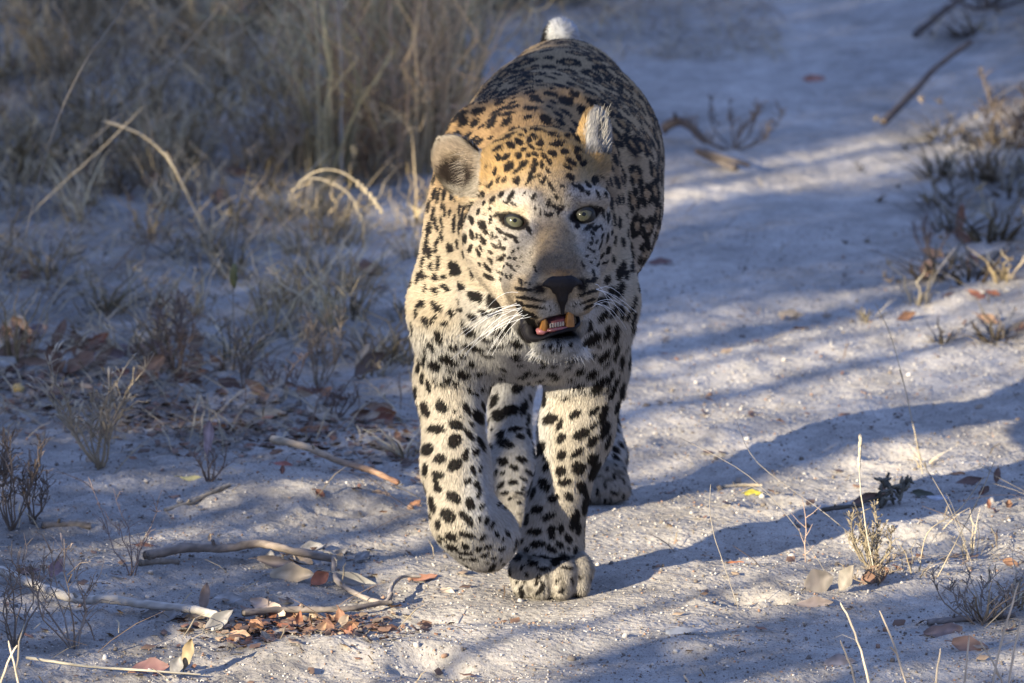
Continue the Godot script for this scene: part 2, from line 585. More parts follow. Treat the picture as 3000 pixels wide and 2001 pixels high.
func build_unseen_trees() -> void:
	var bark := coat_material(0.9, 0.2)
	var leaf_look := coat_material(0.6, 0.4)
	leaf_look.backlight_enabled = true
	leaf_look.backlight = Color(0.3, 0.3, 0.1)
	var leaf := Shape.new()
	leaf.ribbon([Vector3(-0.035, 0, 0), Vector3(-0.012, 0.004, 0), Vector3(0.012, 0.004, 0), Vector3(0.035, 0, 0)], [0.006, 0.034, 0.034, 0.004], Vector3(0, 0, 1), Color(1, 1, 1), Color(1, 1, 1))
	var leaf_mesh := leaf.done()
	# u, trunk radius, way off, lean, crown height v, crown radii across and up, leaves, label
	var stands := [
		[-0.325, 0.040, 6.2, 0.02, 1.5, 0.30, 0.35, 900, "unseen slim pale tree with a small crown, placed to stripe the sand"],
		[-0.735, 0.034, 6.6, -0.03, 1.5, 0.30, 0.30, 900, "unseen thin leaning tree with a small high crown, placed to stripe the sand"],
		[-1.0, 0.060, 6.0, 0.02, 1.6, 0.32, 0.40, 1100, "unseen straight grey tree with a narrow crown, placed to stripe the sand"],
		[-1.46, 0.11, 6.8, 0.0, 0.62, 0.39, 0.80, 2000, "unseen leafy tree with a low crown, placed to shade the middle of the track"],
		[-1.97, 0.028, 5.0, 0.02, 1.6, 0.25, 0.30, 500, "unseen thin bare sapling beside the dense trees, placed to stripe the far track"],
		[-2.75, 0.14, 7.2, 0.0, 0.85, 0.70, 1.05, 5200, "unseen broad dense tree at the edge of the thicket, shading the far grass"],
		[-3.85, 0.15, 7.6, 0.0, 1.1, 0.75, 1.25, 5600, "unseen tall dense tree in the middle of the thicket, shading the far grass"],
		[-5.0, 0.15, 8.0, 0.0, 1.4, 0.80, 1.35, 5600, "unseen wide dark tree at the far end of the thicket, shading the far grass"],
		[0.47, 0.05, 7.5, 0.03, 1.5, 0.4, 0.4, 1100, "unseen grey tree standing alone towards the open side, shading the near sand"],
		[0.90, 0.09, 7.8, -0.02, 0.9, 0.3, 0.6, 1600, "unseen young tree with a sparse crown on the open side, shading the near sand"],
		[-0.62, 0.012, 4.6, 0.0, -0.13, 0.46, 0.11, 260, "unseen thin low bush with few leaves, shading the lower left sand"],
		[-0.95, 0.014, 5.2, 0.0, 0.15, 0.44, 0.10, 300, "unseen open straggling bush behind the thin low one, shading the left sand"],
		[-0.30, 0.012, 4.4, 0.0, -0.17, 0.26, 0.10, 110, "unseen small bush with fine twigs, shading the bottom left sand"],
		[-1.97, 0.02, 5.6, 0.0, 0.31, 0.27, 0.19, 620, "unseen round leafy bush in front of the dense trees, shading the left verge"],
		[-0.475, 0.017, 6.3, 0.03, 1.5, 0.2, 0.25, 300, "unseen thin sapling between the slim pale tree and the leaning one, striping the sand"],
		[-0.60, 0.012, 5.6, -0.04, 1.5, 0.2, 0.25, 300, "unseen thinnest sapling with a crooked stem, striping the sand"],
		[-0.86, 0.020, 6.4, 0.03, 1.5, 0.2, 0.25, 300, "unseen thin sapling beside the straight grey tree, striping the sand"],
		[0.20, 0.011, 4.4, 0.03, 1.2, 0.2, 0.2, 250, "unseen young sapling nearest the open side, casting a thin stripe on the sand"],
		[0.365, 0.012, 4.5, 0.0, 0.42, 0.155, 0.21, 620, "unseen slender shrub with a close leafy top, placed to shade half the face"],
		[0.53, 0.012, 5.0, 0.0, 0.0, 0.29, 0.13, 190, "unseen wide low bush in front of the grey tree, placed to shade the bottom sand"],
	]
	var base_level := sun_side.normalized()
	for d in stands:
		var foot := sunward(d[0], 0.0, d[2])
		foot.y = ground_y(foot.x, foot.z)
		var tree := thing("unseen_shade_tree", d[8], "tree", foot, 0.0, "unseen trees shading the track from the sunny side")
		var crown_at: Vector3 = sunward(d[0], d[4], d[2]) - foot
		var trunk := Shape.new()
		var pts := []
		var rad := []
		for i in 13:
			var f := i / 12.0
			var wob := Vector3(wide_noise.get_noise_2d(f * 2.0, d[0] * 9), 0, wide_noise.get_noise_2d(f * 2.0 + 40, d[0] * 9)) * 0.05
			pts.push_back(Vector3(crown_at.x * f, crown_at.y * 1.05 * f, crown_at.z * f) + wob + Vector3(base_level.z, 0, -base_level.x) * d[3] * sin(f * 9.0))
			rad.push_back(d[1] * (1.25 - 0.65 * f))
		trunk.tube(pts, rad, Color(0.16, 0.13, 0.105), 10, 0.12, wide_noise)
		for b in 7:
			var f := 0.72 + 0.04 * b
			var from: Vector3 = pts[int(f * 12)]
			var way := Vector3(rng.randf_range(-1, 1) * d[5], rng.randf_range(0.0, 0.8) * d[6], rng.randf_range(-1, 1) * d[5])
			trunk.tube([from, from + way * 0.5 + Vector3(0, 0.05, 0), from + way], [d[1] * 0.35, d[1] * 0.22, d[1] * 0.08], Color(0.15, 0.12, 0.10), 6)
		put("trunk", trunk.done(), bark, tree)
		var mm := MultiMesh.new()
		mm.transform_format = MultiMesh.TRANSFORM_3D
		mm.use_colors = true
		mm.mesh = leaf_mesh
		mm.instance_count = d[7]
		var a := sun_side.normalized()
		var across := Vector3(a.z, 0, -a.x)
		for i in mm.instance_count:
			var q := Vector3(rng.randfn(), rng.randfn(), rng.randfn()).normalized() * pow(rng.randf(), 0.38)
			var at: Vector3 = crown_at + across * q.x * d[5] + Vector3.UP * q.y * d[6] + a * q.z * 0.6
			mm.set_instance_transform(i, Transform3D(Basis(Vector3(rng.randf() - 0.5, rng.randf() - 0.5, rng.randf() - 0.5).normalized(), rng.randf() * TAU).scaled(Vector3.ONE * rng.randf_range(0.8, 1.5)), at))
			mm.set_instance_color(i, Color(0.07, 0.085, 0.03).lerp(Color(0.16, 0.13, 0.06), rng.randf()))
		var crown := MultiMeshInstance3D.new()
		crown.name = "crown"
		crown.multimesh = mm
		crown.material_override = leaf_look
		crown.set_meta("kind", "stuff")
		tree.add_child(crown)
	# an unseen sapling out of view, its leafy bough placed to shade the animal's back
	var bough := thing("unseen_bough_tree", "unseen bent sapling with one leafy bough, placed to shade the back of the leopard", "tree", Vector3.ZERO, 0.0, "unseen trees shading the track from the sunny side")
	var root := sunward(-0.55, 0.0, 5.2)
	root.y = ground_y(root.x, root.z)
	bough.position = root
	var tip := sunward(-0.24, 0.67, 4.6) - root
	var st := Shape.new()
	st.tube([Vector3.ZERO, Vector3(tip.x * 0.1, tip.y * 0.5, tip.z * 0.1), Vector3(tip.x * 0.4, tip.y * 0.85, tip.z * 0.4), tip], [0.03, 0.025, 0.018, 0.006], Color(0.16, 0.13, 0.105), 8, 0.1, wide_noise)
	put("trunk", st.done(), bark, bough)
	var bm := MultiMesh.new()
	bm.transform_format = MultiMesh.TRANSFORM_3D
	bm.use_colors = true
	bm.mesh = leaf_mesh
	bm.instance_count = 420
	for i in bm.instance_count:
		var q := Vector3(rng.randfn(), rng.randfn(), rng.randfn()).normalized() * pow(rng.randf(), 0.4)
		bm.set_instance_transform(i, Transform3D(Basis(Vector3(rng.randf() - 0.5, rng.randf() - 0.5, rng.randf() - 0.5).normalized(), rng.randf() * TAU), tip + Vector3(q.x * 0.21, q.y * 0.12, q.z * 0.21)))
		bm.set_instance_color(i, Color(0.07, 0.085, 0.03).lerp(Color(0.16, 0.13, 0.06), rng.randf()))
	var bl := MultiMeshInstance3D.new()
	bl.name = "crown"
	bl.multimesh = bm
	bl.material_override = leaf_look
	bl.set_meta("kind", "stuff")
	bough.add_child(bl)


# ---------- the leopard ----------
var spot_at := PackedVector3Array()
var spot_e1 := PackedVector3Array()
var spot_e2 := PackedVector3Array()
var spot_size := PackedVector2Array()
var spot_kind := PackedInt32Array()
var spot_cells := {}
var head_spots := []
var head_cells := {}
var head_to_world := Transform3D()
var world_to_head := Transform3D()
const CELL := 0.03
const SPOT_BLACK := Color(0.009, 0.0075, 0.007)


func add_spot(p: Vector3, e1: Vector3, e2: Vector3, a: float, b: float, kind: int) -> void:
	var i := spot_at.size()
	spot_at.push_back(p)
	spot_e1.push_back(e1)
	spot_e2.push_back(e2)
	spot_size.push_back(Vector2(a, b))
	spot_kind.push_back(kind)
	var r := maxf(a, b) * 1.4
	var lo := Vector3i(((p - Vector3.ONE * r) / CELL).floor())
	var hi := Vector3i(((p + Vector3.ONE * r) / CELL).floor())
	for x in range(lo.x, hi.x + 1):
		for y in range(lo.y, hi.y + 1):
			for z in range(lo.z, hi.z + 1):
				var key := Vector3i(x, y, z)
				if not spot_cells.has(key):
					spot_cells[key] = PackedInt32Array()
				spot_cells[key].push_back(i)


func spot_darkness(p: Vector3) -> float:
	# 0 bare coat, 1 black; negative: the darker middle of a rosette
	var key := Vector3i((p / CELL).floor())
	if not spot_cells.has(key):
		return 0.0
	var best := 0.0
	var wob := 0.0
	var known := false
	for i: int in spot_cells[key]:
		var d := p - spot_at[i]
		var s := spot_size[i]
		var u := d.dot(spot_e1[i]) / s.x
		var w := d.dot(spot_e2[i]) / s.y
		var r := u * u + w * w
		if r > 2.2 or absf(d.dot(spot_e1[i].cross(spot_e2[i]))) > 0.03:
			continue
		if not known:
			wob = blotch_noise.get_noise_3d(p.x * 75.0, p.y * 75.0, p.z * 75.0)
			known = true
		r = sqrt(r) + wob * 0.22
		var black := 0.0
		if spot_kind[i] == 0:
			black = 1.0 - smoothstep(0.85, 1.05, r)
		else:
			if r < 1.0 and best <= 0.0:
				best = -1.0
		if black > best and black > 0.04:
			best = black
	return best


func head_darkness(q: Vector3) -> float:
	# q in centimetres of the head's own frame
	var key := Vector2i(int(floor(q.x)), int(floor(q.y)))
	if not head_cells.has(key):
		return 0.0
	var wob := blotch_noise.get_noise_3d(q.x * 1.7, q.y * 1.7, q.z * 0.7) * 0.5
	var best := 0.0
	for i: int in head_cells[key]:
		var s: PackedFloat32Array = head_spots[i]
		if absf(q.z - s[6]) > 3.2:
			continue
		var dx := q.x - s[0]
		var dy := q.y - s[1]
		var u := (dx * s[4] + dy * s[5]) / s[2]
		var w := (dy * s[4] - dx * s[5]) / s[3]
		var r := sqrt(u * u + w * w) + wob
		best = maxf(best, 1.0 - smoothstep(0.98, 1.28, r))
	return best


func mixed(a: Color, b: Color, f: float) -> Color:
	return a.lerp(b, clampf(f, 0.0, 1.0))


func near2(q: Vector3, x: float, y: float, rx: float, ry: float) -> float:
	return 1.0 - smoothstep(0.55, 1.25, sqrt(pow((q.x - x) / rx, 2.0) + pow((q.y - y) / ry, 2.0)))


func head_coat(q: Vector3, n: Vector3) -> Color:
	# q in centimetres in the head's frame, n the outward direction in that frame
	var grain := blotch_noise.get_noise_3d(q.x * 4.0, q.y * 4.0, q.z * 4.0)
	var col := mixed(Color(0.60, 0.50, 0.37), Color(0.53, 0.335, 0.14), (q.y - 1.0 + 0.25 * absf(q.x)) / 6.0)
	col = mixed(col, Color(0.60, 0.51, 0.40), maxf(near2(q, -8.5, -2.5, 3.2, 5.5), near2(q, 7.0, -0.5, 2.2, 6.0)) * 0.8)
	col = mixed(col, Color(0.60, 0.54, 0.47), maxf(near2(q, -3.6, 2.3, 2.5, 1.2), near2(q, 4.2, 2.8, 2.2, 1.2)))
	col = mixed(col, Color(0.60, 0.54, 0.47), maxf(near2(q, -1.4, 0.2, 1.3, 2.4), near2(q, 2.4, 0.4, 0.9, 2.6)) * 0.8)
	col = mixed(col, Color(0.54, 0.48, 0.41), maxf(near2(q, -4.0, -2.5, 3.0, 1.6), near2(q, 5.2, -2.0, 2.0, 1.6)))
	col = mixed(col, Color(0.50, 0.45, 0.39), maxf(near2(q, -3.9, -4.2, 2.0, 1.6), near2(q, 4.8, -3.2, 1.8, 1.6)) * 0.8)
	col = mixed(col, Color(0.56, 0.49, 0.40), maxf(near2(q, -4.6, -6.2, 2.6, 2.6), near2(q, 5.4, -5.2, 1.6, 2.6)))
	# bridge of the nose: tan, browner towards its end
	var mid := 0.25 - q.y * 0.165
	var bridge := (1.0 - smoothstep(1.3 - 0.10 * q.y, 2.5 - 0.17 * q.y, absf(q.x - mid))) * smoothstep(-8.3, -7.2, q.y) * (1.0 - smoothstep(-1.6, 1.2, q.y))
	col = mixed(col, mixed(Color(0.37, 0.27, 0.165), Color(0.30, 0.215, 0.135), (-2.8 - q.y) / 2.5), bridge * 0.95)
	col = mixed(col, Color(0.36, 0.21, 0.10), near2(q, 1.6, -6.9, 2.0, 0.75) * bridge)
	# upper lips
	var lips := maxf(near2(q, -1.6, -9.2, 3.4, 3.6), near2(q, 4.2, -8.8, 2.3, 3.2)) * smoothstep(-6.2, -7.4, q.y)
	col = mixed(col, Color(0.54, 0.41, 0.26), lips * 0.9)
	col = mixed(col, Color(0.70, 0.66, 0.60), maxf(near2(q, 0.1, -11.0, 1.4, 1.3), near2(q, 2.9, -10.6, 1.3, 1.1)))
	if q.y < -10.5 and q.z < 2.0:
		col = mixed(col, Color(0.66, 0.61, 0.54), (-10.5 - q.y) / 2.0)
	if q.y < -12.5:
		col = mixed(col, Color(0.70, 0.68, 0.64), (-12.5 - q.y) / 1.5)
	if q.z < -6.0 and q.y < -2.0:
		col = mixed(col, Color(0.60, 0.50, 0.36), 0.7)
	col = col * (0.50 + 0.16 * grain)
	# speckle on the brow and the nose
	if bridge > 0.1 or near2(q, 0.7, 2.9, 3.0, 2.6) > 0.2 or near2(q, -2.6, -4.6, 2.2, 2.6) > 0.3 or near2(q, 4.4, -3.8, 1.8, 2.4) > 0.3:
		var sp := fine_noise.get_noise_3d(q.x * 5.0, q.y * 5.0, q.z * 5.0)
		var strong := 0.9 if q.y > 0.0 else 0.6
		col = mixed(col, Color(0.04, 0.034, 0.03), smoothstep(0.04, 0.34, sp) * strong)
	# dusky hairs all over the mask
	var dusk := fine_noise.get_noise_3d(q.x * 3.2, q.y * 3.2, q.z * 3.2 + 20.0)
	col = mixed(col, Color(0.11, 0.095, 0.08), smoothstep(0.05, 0.5, dusk) * 0.55)
	var dark := head_darkness(q)
	if q.z < -8.0:
		dark = maxf(dark, spot_darkness(head_to_world * (q * 0.01)))
	# dark rims of the eyes and the skin beside the nose
	for eye in [[-4.1, -0.35, 1.0], [4.1, 0.4, -1.0]]:
		var ex: float = q.x - eye[0]
		var ey: float = q.y - eye[1]
		var er: float = ex * 0.955 - ey * 0.29 * eye[2]
		var eu: float = ey * 0.955 + ex * 0.29 * eye[2]
		var r := sqrt(pow(er / 1.75, 2.0) + pow((eu + 0.15) / 0.98, 2.0))
		dark = maxf(dark, 1.0 - smoothstep(0.95, 1.2, r))
	dark = maxf(dark, near2(q, -1.0, -8.5, 0.85, 0.65))
	dark = maxf(dark, near2(q, 3.7, -8.0, 0.7, 0.95))
	if q.z > -0.5:
		dark = maxf(dark, near2(q, 0.6, -13.6, 3.6, 0.95) * (1.0 if q.y < -12.0 else 0.0))
		dark = maxf(dark, near2(q, -2.7, -13.0, 1.3, 1.6))
	col = mixed(col, SPOT_BLACK, dark)
	# backs and hollows of the ears
	return col


func ear_coat(q: Vector3, n: Vector3) -> Color:
	# both ears: grey brown hair at the rim, shade of the hollow painted in as a dark tone; black behind
	var left := q.x < 0.0
	var c := Vector3(-11.0, 6.4, -8.0) if left else Vector3(6.0, 9.8, -8.6)
	var axis := Vector3(-0.30, -0.12, 0.94).normalized() if left else Vector3(0.88, 0.05, 0.46).normalized()
	var face := n.dot(axis)
	var g := fine_noise.get_noise_3d(q.x * 3.0, q.y * 3.0, q.z * 3.0)
	var col := Color(0.32, 0.25, 0.185) if left else Color(0.58, 0.54, 0.48)
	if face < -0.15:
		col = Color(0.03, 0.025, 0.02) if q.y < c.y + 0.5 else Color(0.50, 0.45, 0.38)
		if not left and n.x < 0.0:
			col = Color(0.54, 0.36, 0.17)
	elif left:
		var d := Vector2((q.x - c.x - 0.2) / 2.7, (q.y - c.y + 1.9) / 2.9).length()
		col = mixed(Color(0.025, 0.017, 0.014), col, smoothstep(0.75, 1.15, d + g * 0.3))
		col = mixed(col, Color(0.50, 0.44, 0.36), smoothstep(2.3, 3.4, Vector2(q.x - c.x, q.y - c.y).length()) * 0.7)
	elif q.y < 9.0:
		col = mixed(Color(0.12, 0.10, 0.08), col, smoothstep(6.6, 8.8, q.y + g))
	return col * (0.50 + 0.15 * g)


func body_coat(p: Vector3, n: Vector3) -> Color:
	var g := wide_noise.get_noise_3d(p.x * 9.0, p.y * 9.0, p.z * 9.0)
	var cream := Color(0.60, 0.50, 0.36)
	var tan := Color(0.50, 0.315, 0.150)
	var white := Color(0.74, 0.715, 0.68)
	var f := smoothstep(0.43, 0.61, p.y + 0.07 * n.y + 0.02 * g)
	var col := mixed(cream, tan, f)
	if p.z < -0.25 and p.y > 0.33:
		col = mixed(Color(0.58, 0.47, 0.34), Color(0.51, 0.355, 0.19), smoothstep(0.42, 0.55, p.y))
	# smoky nape and withers
	if p.z > -0.3 and p.y > 0.5:
		col = mixed(col, Color(0.20, 0.13, 0.075), smoothstep(-0.1, 0.5, fine_noise.get_noise_3d(p.x * 22.0, p.y * 22.0, p.z * 14.0)) * 0.65)
	# white chest, belly and insides of the legs
	var under := smoothstep(0.1, -0.7, n.y) * smoothstep(0.5, 0.34, p.y)
	if p.z > -0.25 and p.y < 0.30:
		var middle := 0.055 if p.x > 0.005 else -0.065
		var inner := (middle - p.x) if p.x > 0.005 else (p.x - middle)
		under = maxf(under, smoothstep(-0.012, 0.02, inner))
		if p.y < 0.13:
			under = maxf(under * 0.8, 0.25)
	elif p.z > -0.2 and p.y < 0.42:
		under = maxf(under, smoothstep(0.125, 0.05, absf(p.x - 0.03)) * smoothstep(0.46, 0.37, p.y))
	elif p.z <= -0.25 and p.y < 0.32:
		under = maxf(under, 0.85)
	if p.y < 0.32:
		under = maxf(under, 0.35)
	col = mixed(col, white, under)
	if p.y < 0.055:
		col = mixed(col, Color(0.56, 0.50, 0.42), 0.75)
		col = mixed(col, Color(0.10, 0.085, 0.07), smoothstep(0.12, 0.42, fine_noise.get_noise_3d(p.x * 60.0, p.y * 40.0, p.z * 60.0)) * 0.7)
	if p.z < -0.86 and p.y > 0.45:
		col = Color(0.62, 0.62, 0.62) if n.z > -0.3 and n.x > -0.62 else SPOT_BLACK
	col = col * (0.50 + 0.09 * g)
	var dark := spot_darkness(p)
	if p.z < -0.86 and p.y > 0.535:
		dark = 0.0
	if dark < 0.0:
		return col * Color(0.85, 0.74, 0.62)
	return mixed(col, SPOT_BLACK, dark)


func cm(x: float, y: float, z: float) -> Vector3:
	return Vector3(x, y, z) * 0.01


func build_leopard() -> void:
	var v := PackedVector3Array()
	var n := PackedVector3Array()
	var t := PackedInt32Array()

	# trunk, legs and tail
	var body := Field.new(Vector3(-0.20, -0.01, -1.12), Vector3(0.28, 0.70, 0.18), 0.0085, 0.012)
	body.bone(Vector3(0.015, 0.452, -0.06), Vector3(0.035, 0.452, -0.38), 0.150, 0.152, Vector3.RIGHT, 0.72)
	body.bone(Vector3(0.045, 0.445, -0.36), Vector3(0.062, 0.462, -0.60), 0.142, 0.130, Vector3.RIGHT, 1.02)
	body.bone(Vector3(0.060, 0.470, -0.58), Vector3(0.068, 0.475, -0.80), 0.128, 0.112, Vector3.RIGHT, 0.86)
	body.bone(Vector3(0.020, 0.50, 0.12), Vector3(0.018, 0.475, -0.10), 0.082, 0.118, Vector3.RIGHT, 0.92)
	body.bone(Vector3(0.012, 0.40, 0.07), Vector3(0.02, 0.36, -0.06), 0.070, 0.085)
	body.bone(Vector3(0.020, 0.56, -0.02), Vector3(0.04, 0.565, -0.16), 0.050, 0.055)
	# shoulders
	body.bone(Vector3(-0.035, 0.565, -0.10), Vector3(-0.070, 0.37, -0.02), 0.042, 0.052)
	body.bone(Vector3(0.075, 0.575, -0.13), Vector3(0.098, 0.37, -0.06), 0.042, 0.050)
	# lifted right fore leg
	body.bone(Vector3(-0.068, 0.37, -0.02), Vector3(-0.076, 0.27, -0.06), 0.050, 0.037)
	body.bone(Vector3(-0.076, 0.27, -0.06), Vector3(-0.069, 0.175, -0.005), 0.038, 0.0345)
	body.bone(Vector3(-0.069, 0.175, -0.005), Vector3(-0.060, 0.115, 0.03), 0.0345, 0.0305)
	body.bone(Vector3(-0.060, 0.115, 0.03), Vector3(-0.034, 0.090, 0.005), 0.0305, 0.0305)
	body.bone(Vector3(-0.036, 0.088, 0.002), Vector3(-0.026, 0.060, -0.018), 0.028, 0.0135)
	body.bone(Vector3(-0.034, 0.090, 0.0), Vector3(-0.014, 0.086, -0.03), 0.030, 0.020)
	# planted left fore leg
	body.bone(Vector3(0.098, 0.37, -0.06), Vector3(0.094, 0.28, -0.11), 0.050, 0.044)
	body.bone(Vector3(0.094, 0.28, -0.11), Vector3(0.079, 0.20, -0.105), 0.044, 0.040)
	body.bone(Vector3(0.079, 0.20, -0.105), Vector3(0.056, 0.11, -0.10), 0.039, 0.0285)
	body.bone(Vector3(0.056, 0.11, -0.10), Vector3(0.048, 0.055, -0.095), 0.0285, 0.031)
	body.bone(Vector3(0.048, 0.05, -0.10), Vector3(0.047, 0.034, -0.085), 0.034, 0.032)
	# right hind leg stepping up behind
	body.bone(Vector3(0.015, 0.44, -0.70), Vector3(0.0, 0.31, -0.53), 0.085, 0.050)
	body.bone(Vector3(0.0, 0.31, -0.53), Vector3(-0.003, 0.18, -0.60), 0.047, 0.030)
	body.bone(Vector3(-0.003, 0.18, -0.60), Vector3(-0.002, 0.075, -0.505), 0.028, 0.0265)
	body.bone(Vector3(-0.002, 0.07, -0.50), Vector3(0.004, 0.02, -0.455), 0.026, 0.0175)
	# left hind leg, pushing off farther back
	body.bone(Vector3(0.110, 0.44, -0.74), Vector3(0.105, 0.30, -0.62), 0.080, 0.050)
	body.bone(Vector3(0.105, 0.30, -0.62), Vector3(0.112, 0.17, -0.79), 0.046, 0.027)
	body.bone(Vector3(0.112, 0.17, -0.79), Vector3(0.117, 0.05, -0.69), 0.026, 0.025)
	body.bone(Vector3(0.117, 0.045, -0.69), Vector3(0.117, 0.026, -0.645), 0.030, 0.024)
	# tail, lifted and curled over so that its white tip shows above the rump
	body.bone(Vector3(0.068, 0.50, -0.84), Vector3(0.067, 0.47, -0.95), 0.040, 0.027)
	body.bone(Vector3(0.067, 0.47, -0.95), Vector3(0.066, 0.53, -1.02), 0.026, 0.024)
	body.bone(Vector3(0.066, 0.53, -1.02), Vector3(0.066, 0.567, -0.995), 0.022, 0.0205)
	body.settle()
	body.mesh(Transform3D(), v, n, t)

	# planted fore paw with four toes
	var paw := Field.new(Vector3(-0.03, -0.012, -0.18), Vector3(0.125, 0.085, -0.01), 0.0036, 0.0030)
	paw.bone(Vector3(0.047, 0.055, -0.105), Vector3(0.046, 0.030, -0.085), 0.033, 0.027)
	for toe in [[0.014, 0.0, 0.021], [0.036, 0.010, 0.023], [0.061, 0.009, 0.023], [0.083, -0.006, 0.020]]:
		var x: float = toe[0]
		var z: float = toe[1] - 0.062
		paw.bone(Vector3(0.047 + (x - 0.047) * 0.75, 0.040, z - 0.020), Vector3(x, 0.034, z), 0.016, 0.0165)
		paw.bone(Vector3(x, 0.032, z), Vector3(x, 0.014, z + 0.010), 0.0155, 0.0125)
	paw.bone(Vector3(0.030, 0.012, -0.09), Vector3(0.066, 0.012, -0.09), 0.014, 0.014)
	paw.settle()
	paw.mesh(Transform3D(), v, n, t)
	var hind := Field.new(Vector3(0.06, -0.01, -0.76), Vector3(0.175, 0.08, -0.59), 0.0048, 0.005)
	hind.bone(Vector3(0.117, 0.05, -0.69), Vector3(0.117, 0.030, -0.66), 0.028, 0.024)
	for toe in [[0.093, -0.004], [0.110, 0.006], [0.128, 0.005], [0.143, -0.006]]:
		hind.bone(Vector3(0.117 + (toe[0] - 0.117) * 0.7, 0.036, -0.648 + toe[1]), Vector3(toe[0], 0.016, -0.628 + toe[1]), 0.0135, 0.0125)
	hind.settle()
	hind.mesh(Transform3D(), v, n, t)
	var body_count := v.size()

	# head, built in its own frame: x to its left as it looks at us, z forward, in centimetres from between the eyes
	var tilt := Basis(Vector3.RIGHT, deg_to_rad(-10.5))
	head_to_world = Transform3D(tilt.orthonormalized(), Vector3(0.0442, 0.5215, 0.215))
	world_to_head = head_to_world.affine_inverse()
	var head := Field.new(cm(-16.5, -18.5, -17.0), cm(11.5, 15.5, 11.0), 0.0034, 0.0055)
	head.ell(cm(-1.3, 4.2, -8.8), cm(7.6, 6.6, 7.4))
	head.ell(cm(-0.4, 2.3, -4.6), cm(5.8, 4.2, 4.4))
	head.ell(cm(-5.5, -2.4, -5.4), cm(4.5, 5.2, 4.8))
	head.ell(cm(4.0, -1.6, -5.6), cm(3.3, 5.0, 4.8))
	head.bone(cm(-5.4, -5.6, -5.5), cm(-1.8, -12.8, 0.5), 0.030, 0.019)
	head.bone(cm(3.8, -4.6, -6.0), cm(2.5, -12.4, 0.5), 0.026, 0.019)
	head.bone(cm(-0.1, 0.6, -1.5), cm(1.35, -5.8, 4.3), 0.0205, 0.0215, Vector3.RIGHT, 1.2)
	head.bone(cm(1.35, -5.8, 4.3), cm(1.45, -7.4, 5.7), 0.0205, 0.0165, Vector3.RIGHT, 1.25)
	head.ell(cm(-1.05, -9.5, 4.1), cm(2.9, 2.7, 2.9))
	head.bone(cm(-0.9, -10.8, 3.9), cm(-1.5, -10.8, 3.4), 0.0150, 0.0150)
	head.ell(cm(3.45, -9.1, 3.9), cm(2.2, 2.5, 2.8))
	head.bone(cm(-6.4, 1.35, -2.6), cm(-2.2, 1.75, -0.3), 0.0130, 0.0135)
	head.bone(cm(2.2, 2.35, -0.3), cm(6.0, 2.3, -2.6), 0.0135, 0.0120)
	head.bone(cm(-6.4, -2.6, -3.2), cm(-2.4, -3.2, 0.4), 0.0145, 0.0145)
	head.bone(cm(5.6, -1.8, -3.2), cm(3.7, -2.9, 0.2), 0.0130, 0.0130)
	head.ell(cm(-1.9, -4.6, 1.5), cm(2.3, 3.2, 2.3))
	head.ell(cm(-3.7, -7.4, 1.0), cm(1.9, 2.5, 2.0))
	head.ell(cm(3.5, -4.1, 1.2), cm(1.7, 3.0, 2.2))
	head.bone(cm(-3.2, -3.8, -0.2), cm(-2.6, -8.0, 2.4), 0.016, 0.018)
	head.bone(cm(4.4, -3.4, -0.6), cm(4.4, -7.6, 2.4), 0.013, 0.015)
	head.ell(cm(0.9, -15.05, 2.9), cm(2.65, 1.55, 2.5))
	head.bone(cm(0.4, -14.8, 0.0), cm(-1.0, -9.0, -8.0), 0.022, 0.045)
	# ears
	var left_axis := Vector3(-0.30, -0.12, 0.94).normalized()
	var left_up := (Vector3(-0.52, 0.86, 0.0) - left_axis * left_axis.dot(Vector3(-0.52, 0.86, 0.0))).normalized()
	var left_turn := Basis(left_up.cross(left_axis), left_up, left_axis)
	head.ell(cm(-10.8, 6.4, -8.4), cm(2.9, 3.7, 1.7), left_turn)
	head.ell(cm(-8.6, 4.0, -7.6), cm(2.5, 2.6, 2.2))
	var right_axis := Vector3(0.88, 0.05, 0.46).normalized()
	var right_up := (Vector3(0.12, 1.0, -0.1) - right_axis * right_axis.dot(Vector3(0.12, 1.0, -0.1))).normalized()
	var right_turn := Basis(right_up.cross(right_axis), right_up, right_axis)
	head.ell(cm(5.55, 9.7, -9.2), cm(2.7, 3.5, 1.4), right_turn)
	head.ell(cm(5.0, 6.6, -8.0), cm(2.0, 2.4, 2.0))
	head.settle()
	head.carve(cm(-10.9, 5.6, -8.0) + left_axis * 0.014, cm(1.75, 2.5, 1.6), left_turn, 0.003)
	head.carve(cm(5.9, 9.2, -8.8) + right_axis * 0.011, cm(1.7, 2.6, 1.0), right_turn, 0.003)
	head.carve(cm(-4.1, -0.45, 0.3), cm(1.22, 0.66, 2.2), Basis(Vector3.BACK, -0.28), 0.002)
	head.carve(cm(4.1, 0.29, 0.2), cm(1.10, 0.68, 2.2), Basis(Vector3.BACK, 0.33), 0.002)
	head.carve(cm(1.0, -12.75, 4.8), cm(2.3, 1.25, 3.6), Basis(Vector3.BACK, 0.15), 0.003)
	head.mesh(head_to_world, v, n, t)

	# the coat's pattern
	lay_marks(v, body_count)
	lay_spots(v, n, t, body_count)
	lay_face(v, body_count)
	var colors := PackedColorArray()
	colors.resize(v.size())
	for i in v.size():
		colors[i] = body_coat(v[i], n[i]) if i < body_count else face_or_ear(v[i], n[i])

	var root := thing("leopard", "large spotted golden leopard walking down the sandy track with one fore paw lifted", "leopard", Vector3.ZERO)
	var skin := put("body", mesh_of(v, n, colors, t), coat_material(0.9, 0.15), root)
	skin.set_meta("label", "spotted body of the leopard")
	grow_fur(v, n, t, body_count, root)
	build_face_parts(root)


